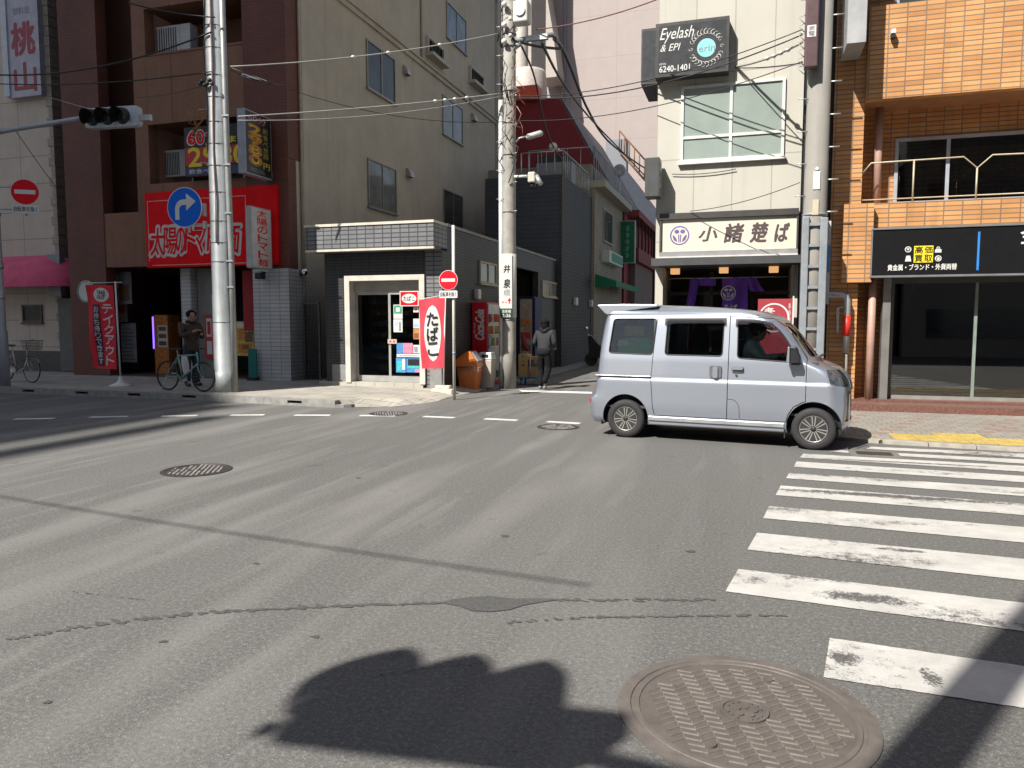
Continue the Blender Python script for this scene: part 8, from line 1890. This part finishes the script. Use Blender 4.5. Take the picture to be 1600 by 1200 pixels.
# scooter tail just behind the van
sa_, sbb = PG(931, 552, 0.0)
sa_, sbb = PB(931, 540, 27.5)[0], 27.5
t = thing('parked_scooter', 'dark scooter parked in the side street, mostly hidden by the van', 'scooter', (sa_, sbb, 0)); m = MB(); m.prism(rpoly([(sa_ - .25, .3), (sa_ + .5, .3), (sa_ + .5, .6), (sa_ + .1, .8), (sa_ - .2, 1.15), (sa_ - .3, 1.1)], .06), sbb, sbb + .3, 'y'); m.build('body', M_BLACK, t, bevel=.04)
for x in (sa_ - .2, sa_ + .6): m = MB(); m.lathe([(.24, -.05), (.25, 0), (.24, .05)], (x, sbb + .15, .25), 'y', 24); m.build('wheel', M_RUBBER, t)
m = MB(); m.tube([(sa_ - .22, sbb + .15, 1.1), (sa_ - .28, sbb - .2, 1.2)], .018, 6); m.tube([(sa_ - .22, sbb + .15, 1.1), (sa_ - .28, sbb + .5, 1.2)], .018, 6); m.ball((sa_ - .32, sbb - .22, 1.42), .07, 10, 8); m.build('handlebar', M_CHROME, t)

# ------------------------------------------------------------------ overhead cables
def wire(label, p, q, sag=0.15, r=0.012, mat=M_CABLE, name='overhead_cable', n=20, knots=()):
    p, q = Vector(p), Vector(q); t = thing(name, label, 'cable', tuple(p), 'overhead cables'); ORG[t.name] = tuple(p)
    m = MB(); m.tube([p.lerp(q, k / n) - Vector((0, 0, 4 * sag * (k / n) * (1 - k / n))) for k in range(n + 1)], r, 6); m.build('cable', mat, t)
    if knots:
        m = MB()
        for k in knots: c = p.lerp(q, k) - Vector((0, 0, 4 * sag * k * (1 - k))); m.ball(tuple(c), (.05, .05, .035), 8, 6)
        m.build('clip', M_WHITE, t)
    return t
def at(px, py, b): a, z = PB(px, py, b); return (a, b, z)
LB, KB, PBR = qb - .22, kb - .18, rb2 - .2
wire('pale cable running level from steel pole to concrete pole, upper', at(360, 104, LB), at(782, 52, KB), .12, .014, M_CABLE_L, knots=(.42, .55, .75))
wire('pale cable from steel pole to concrete pole crossing the beige windows', at(372, 182, LB), at(784, 146, KB), .05, .014, M_CABLE_L, knots=(.72, .76, .80, .85))
wire('second pale cable close under the one crossing the beige windows', at(372, 188, LB), at(784, 150, KB), .16, .009, M_CABLE_L)
wire('thin cable from steel pole drooping over the brick return', at(362, 106, LB), at(790, 190, KB), .35, .008)
t = wire('grey splice cable drooping right of the steel pole with a bright sleeve', at(358, 108, LB), at(458, 134, LB + 1.5), .08, .010); m = MB(); p_, q_ = Vector(at(378, 117, LB + .3)), Vector(at(416, 127, LB + .9)); m.tube([p_, p_.lerp(q_, .5), q_], [.03, .05, .02], 8); m.build('splice_sleeve', M_CHROME, t)
wire('dark cable from steel pole up to the left, past the upper balcony', at(336, 27, LB), at(200, 4, LB - .6), .05, .016)
wire('dark cable rising from the far left pole to the steel pole', at(0, 117, pb0), at(330, 50, LB), .25, .018)
wire('level dark cable from the left pole across the brown panels', at(0, 131, pb0), at(330, 112, LB), .10, .013)
wire('drooping dark cable with loose loops below the brown panels', at(215, 152, LB + 1.5), at(330, 130, LB), .06, .010)
wire('guy cable slanting down the cream wall from the signal arm', at(25, 205, pb0), at(90, 296, CB - .05), .02, .008)
wire('pale guy cable from the cream wall to the traffic signal', at(80, 152, CB - .1), at(150, 172, pb0), .02, .008, M_CABLE_L)
wire('thick black cable bundle sweeping from the cross arm down the side street', at(800, 62, KB), at(880, 76, KB + 2), .05, .035)
def poly_wire(label, pts, r, mat=M_CABLE):
    t = thing('overhead_cable', label, 'cable', pts[0], 'overhead cables'); m = MB(); P_ = [Vector(p) for p in pts]
    out = []
    for i in range(len(P_) - 1):
        p0, p1, p2, p3 = P_[max(i - 1, 0)], P_[i], P_[i + 1], P_[min(i + 2, len(P_) - 1)]
        for k in range(8):
            s_ = k / 8; out.append(.5 * ((2 * p1) + (p2 - p0) * s_ + (2 * p0 - 5 * p1 + 4 * p2 - p3) * s_ ** 2 + (3 * p1 - p0 - 3 * p2 + p3) * s_ ** 3))
    out.append(P_[-1]); m.tube(out, r, 6); m.build('cable', mat, t); return t
poly_wire('heavy black cable curving down past the pink tower to the stair railing', [at(866, 60, KB), at(885, 88, KB + 4), at(918, 170, KB + 14), at(950, 220, KB + 22), at(1000, 258, KB + 30), at(1024, 270, KB + 34)], .05)
poly_wire('second black cable beside the heavy one past the pink tower', [at(846, 66, KB), at(880, 130, KB + 6), at(925, 188, KB + 15), at(975, 240, KB + 25), at(1020, 288, KB + 33)], .035)
poly_wire('thin dark cable from concrete pole over the dark red wall with a white splice', [at(815, 72, KB), at(835, 120, KB + 3), at(850, 190, KB + 6), at(866, 232, KB + 9), at(880, 250, KB + 12)], .025)
a_ = at(864, 229, KB + 9); t = thing('cable_splice', 'pale splice box hanging on the thin cable before the dark red wall', 'splice box', a_, None); m = MB(); m.ball(a_, (.16, .12, .14), 10, 8); m.ball((a_[0] + .2, a_[1], a_[2] - .12), .06, 8, 6); m.build('box', plain('box pale grey', (0, 0, 0)), t)
t = thing('vine_spray', 'leafless pale creeper twigs hanging on the concrete pole wires', 'creeper', at(812, 165, KB), None); m = MB(); rs = random.Random(21)
for k in range(14):
    x, y = rs.uniform(797, 812), rs.uniform(95, 200); p_ = Vector(at(x, y, KB - .05)); m.tube([p_, p_ + Vector((rs.uniform(-.1, .15), -.03, -rs.uniform(.05, .2))), p_ + Vector((rs.uniform(-.15, .25), -.04, -rs.uniform(.2, .45)))], rs.uniform(.005, .010), 4)
m.build('twigs', plain('pinkish twig', (0.32, 0.20, 0.17), 0.8), t)
wire('red brown cable from cross arm rising to the upper right', at(838, 46, KB), at(1040, -6, PBR + 2), .10, .014, plain('brown cable', (0.16, 0.06, 0.06), 0.5))
wire('cable across the salon sign, upper of three', at(800, 150, KB), at(1254, 46, PBR), .30, .010)
wire('cable across the salon sign, middle of three', at(800, 152, KB), at(1254, 54, PBR), .36, .013)
wire('cable across the salon sign, lowest of three', at(798, 188, KB), at(1254, 96, PBR), .30, .009)
wire('short knotted service cable from the right pole to the white wall', at(1254, 66, PBR), at(1150, 104, SB), .06, .022, M_CABLE_L, knots=(.2, .3, .4, .5))
wire('thin service cable below the knotted one on the white wall', at(1254, 98, PBR), at(1150, 106, SB - .02), .03, .010)
wire('thin cable from the right pole to the small projecting sign', at(1250, 285, PBR), at(1078, 330, SB - .2), .08, .007)
wire('thin cable along the white wall under the window', at(1050, 272, SB - .04), at(1150, 264, SB - .04), .04, .008)
# cable whose shadow crosses the road, over the near side of the crossing
hz_ = 6.4; off = hz_ / math.tan(SUN_E)
p_, q_ = PG(-60, 765), PG(905, 921)
dA, dB = -off * math.sin(SUN_H), -off * math.cos(SUN_H)
dd = Vector((q_[0] - p_[0], q_[1] - p_[1]))
wire('overhead cable crossing above the near road behind the viewer', (p_[0] + dA - dd.x * .6, p_[1] + dB - dd.y * .6, hz_ + .1), (q_[0] + dA, q_[1] + dB, hz_ + .1), .12, .014)

# ------------------------------------------------------------------ near signal whose shadow lies on the road in front
HS = 4.9; offs = HS / math.tan(SUN_E); sa, sc = math.sin(SUN_H), math.cos(SUN_H)
gL, gR = Vector(PG(432, 1128)), Vector(PG(892, 1181))
dirL = (gR - gL); Ls = dirL.length; yawS = math.atan2(dirL.y, dirL.x)
mid = (gL + gR) / 2
t = local_thing('traffic_signal', 'near traffic signal above and behind the viewer, seen by its shadow', 'traffic signal', (mid.x - offs * sa, mid.y - offs * sc, HS + .23), yawS + math.pi)
signal(t, Ls, .46, .16, .20, Ls * .29, 1, .46, Ls * .14)
part('lug', M_STEEL, t, (Ls / 2, Ls / 2 + .05, .04, .12, -.23, -.17))
Q = Vector(PG(1471, 1155)) - Vector((sa, sc)) * 0.75; base = Q - Vector((sa, sc)) * offs
t = pole('signal_pole', 'near signal pole behind the viewer with the shadow at the lower right', 'pole', base.x, base.y, [(.14, 0), (.13, 4), (.12, 11)], M_STEEL, 0)
m = MB(); m.tube([(base.x, base.y, HS + .05), (mid.x - offs * sa + dirL.x * .3, mid.y - offs * sc + dirL.y * .3, HS + .08)], .05, 8); m.build('arm', M_STEEL, t)

# tree-like nothing else: drop unused scene data
for me in [x for x in bpy.data.meshes if x.users == 0]: bpy.data.meshes.remove(me)
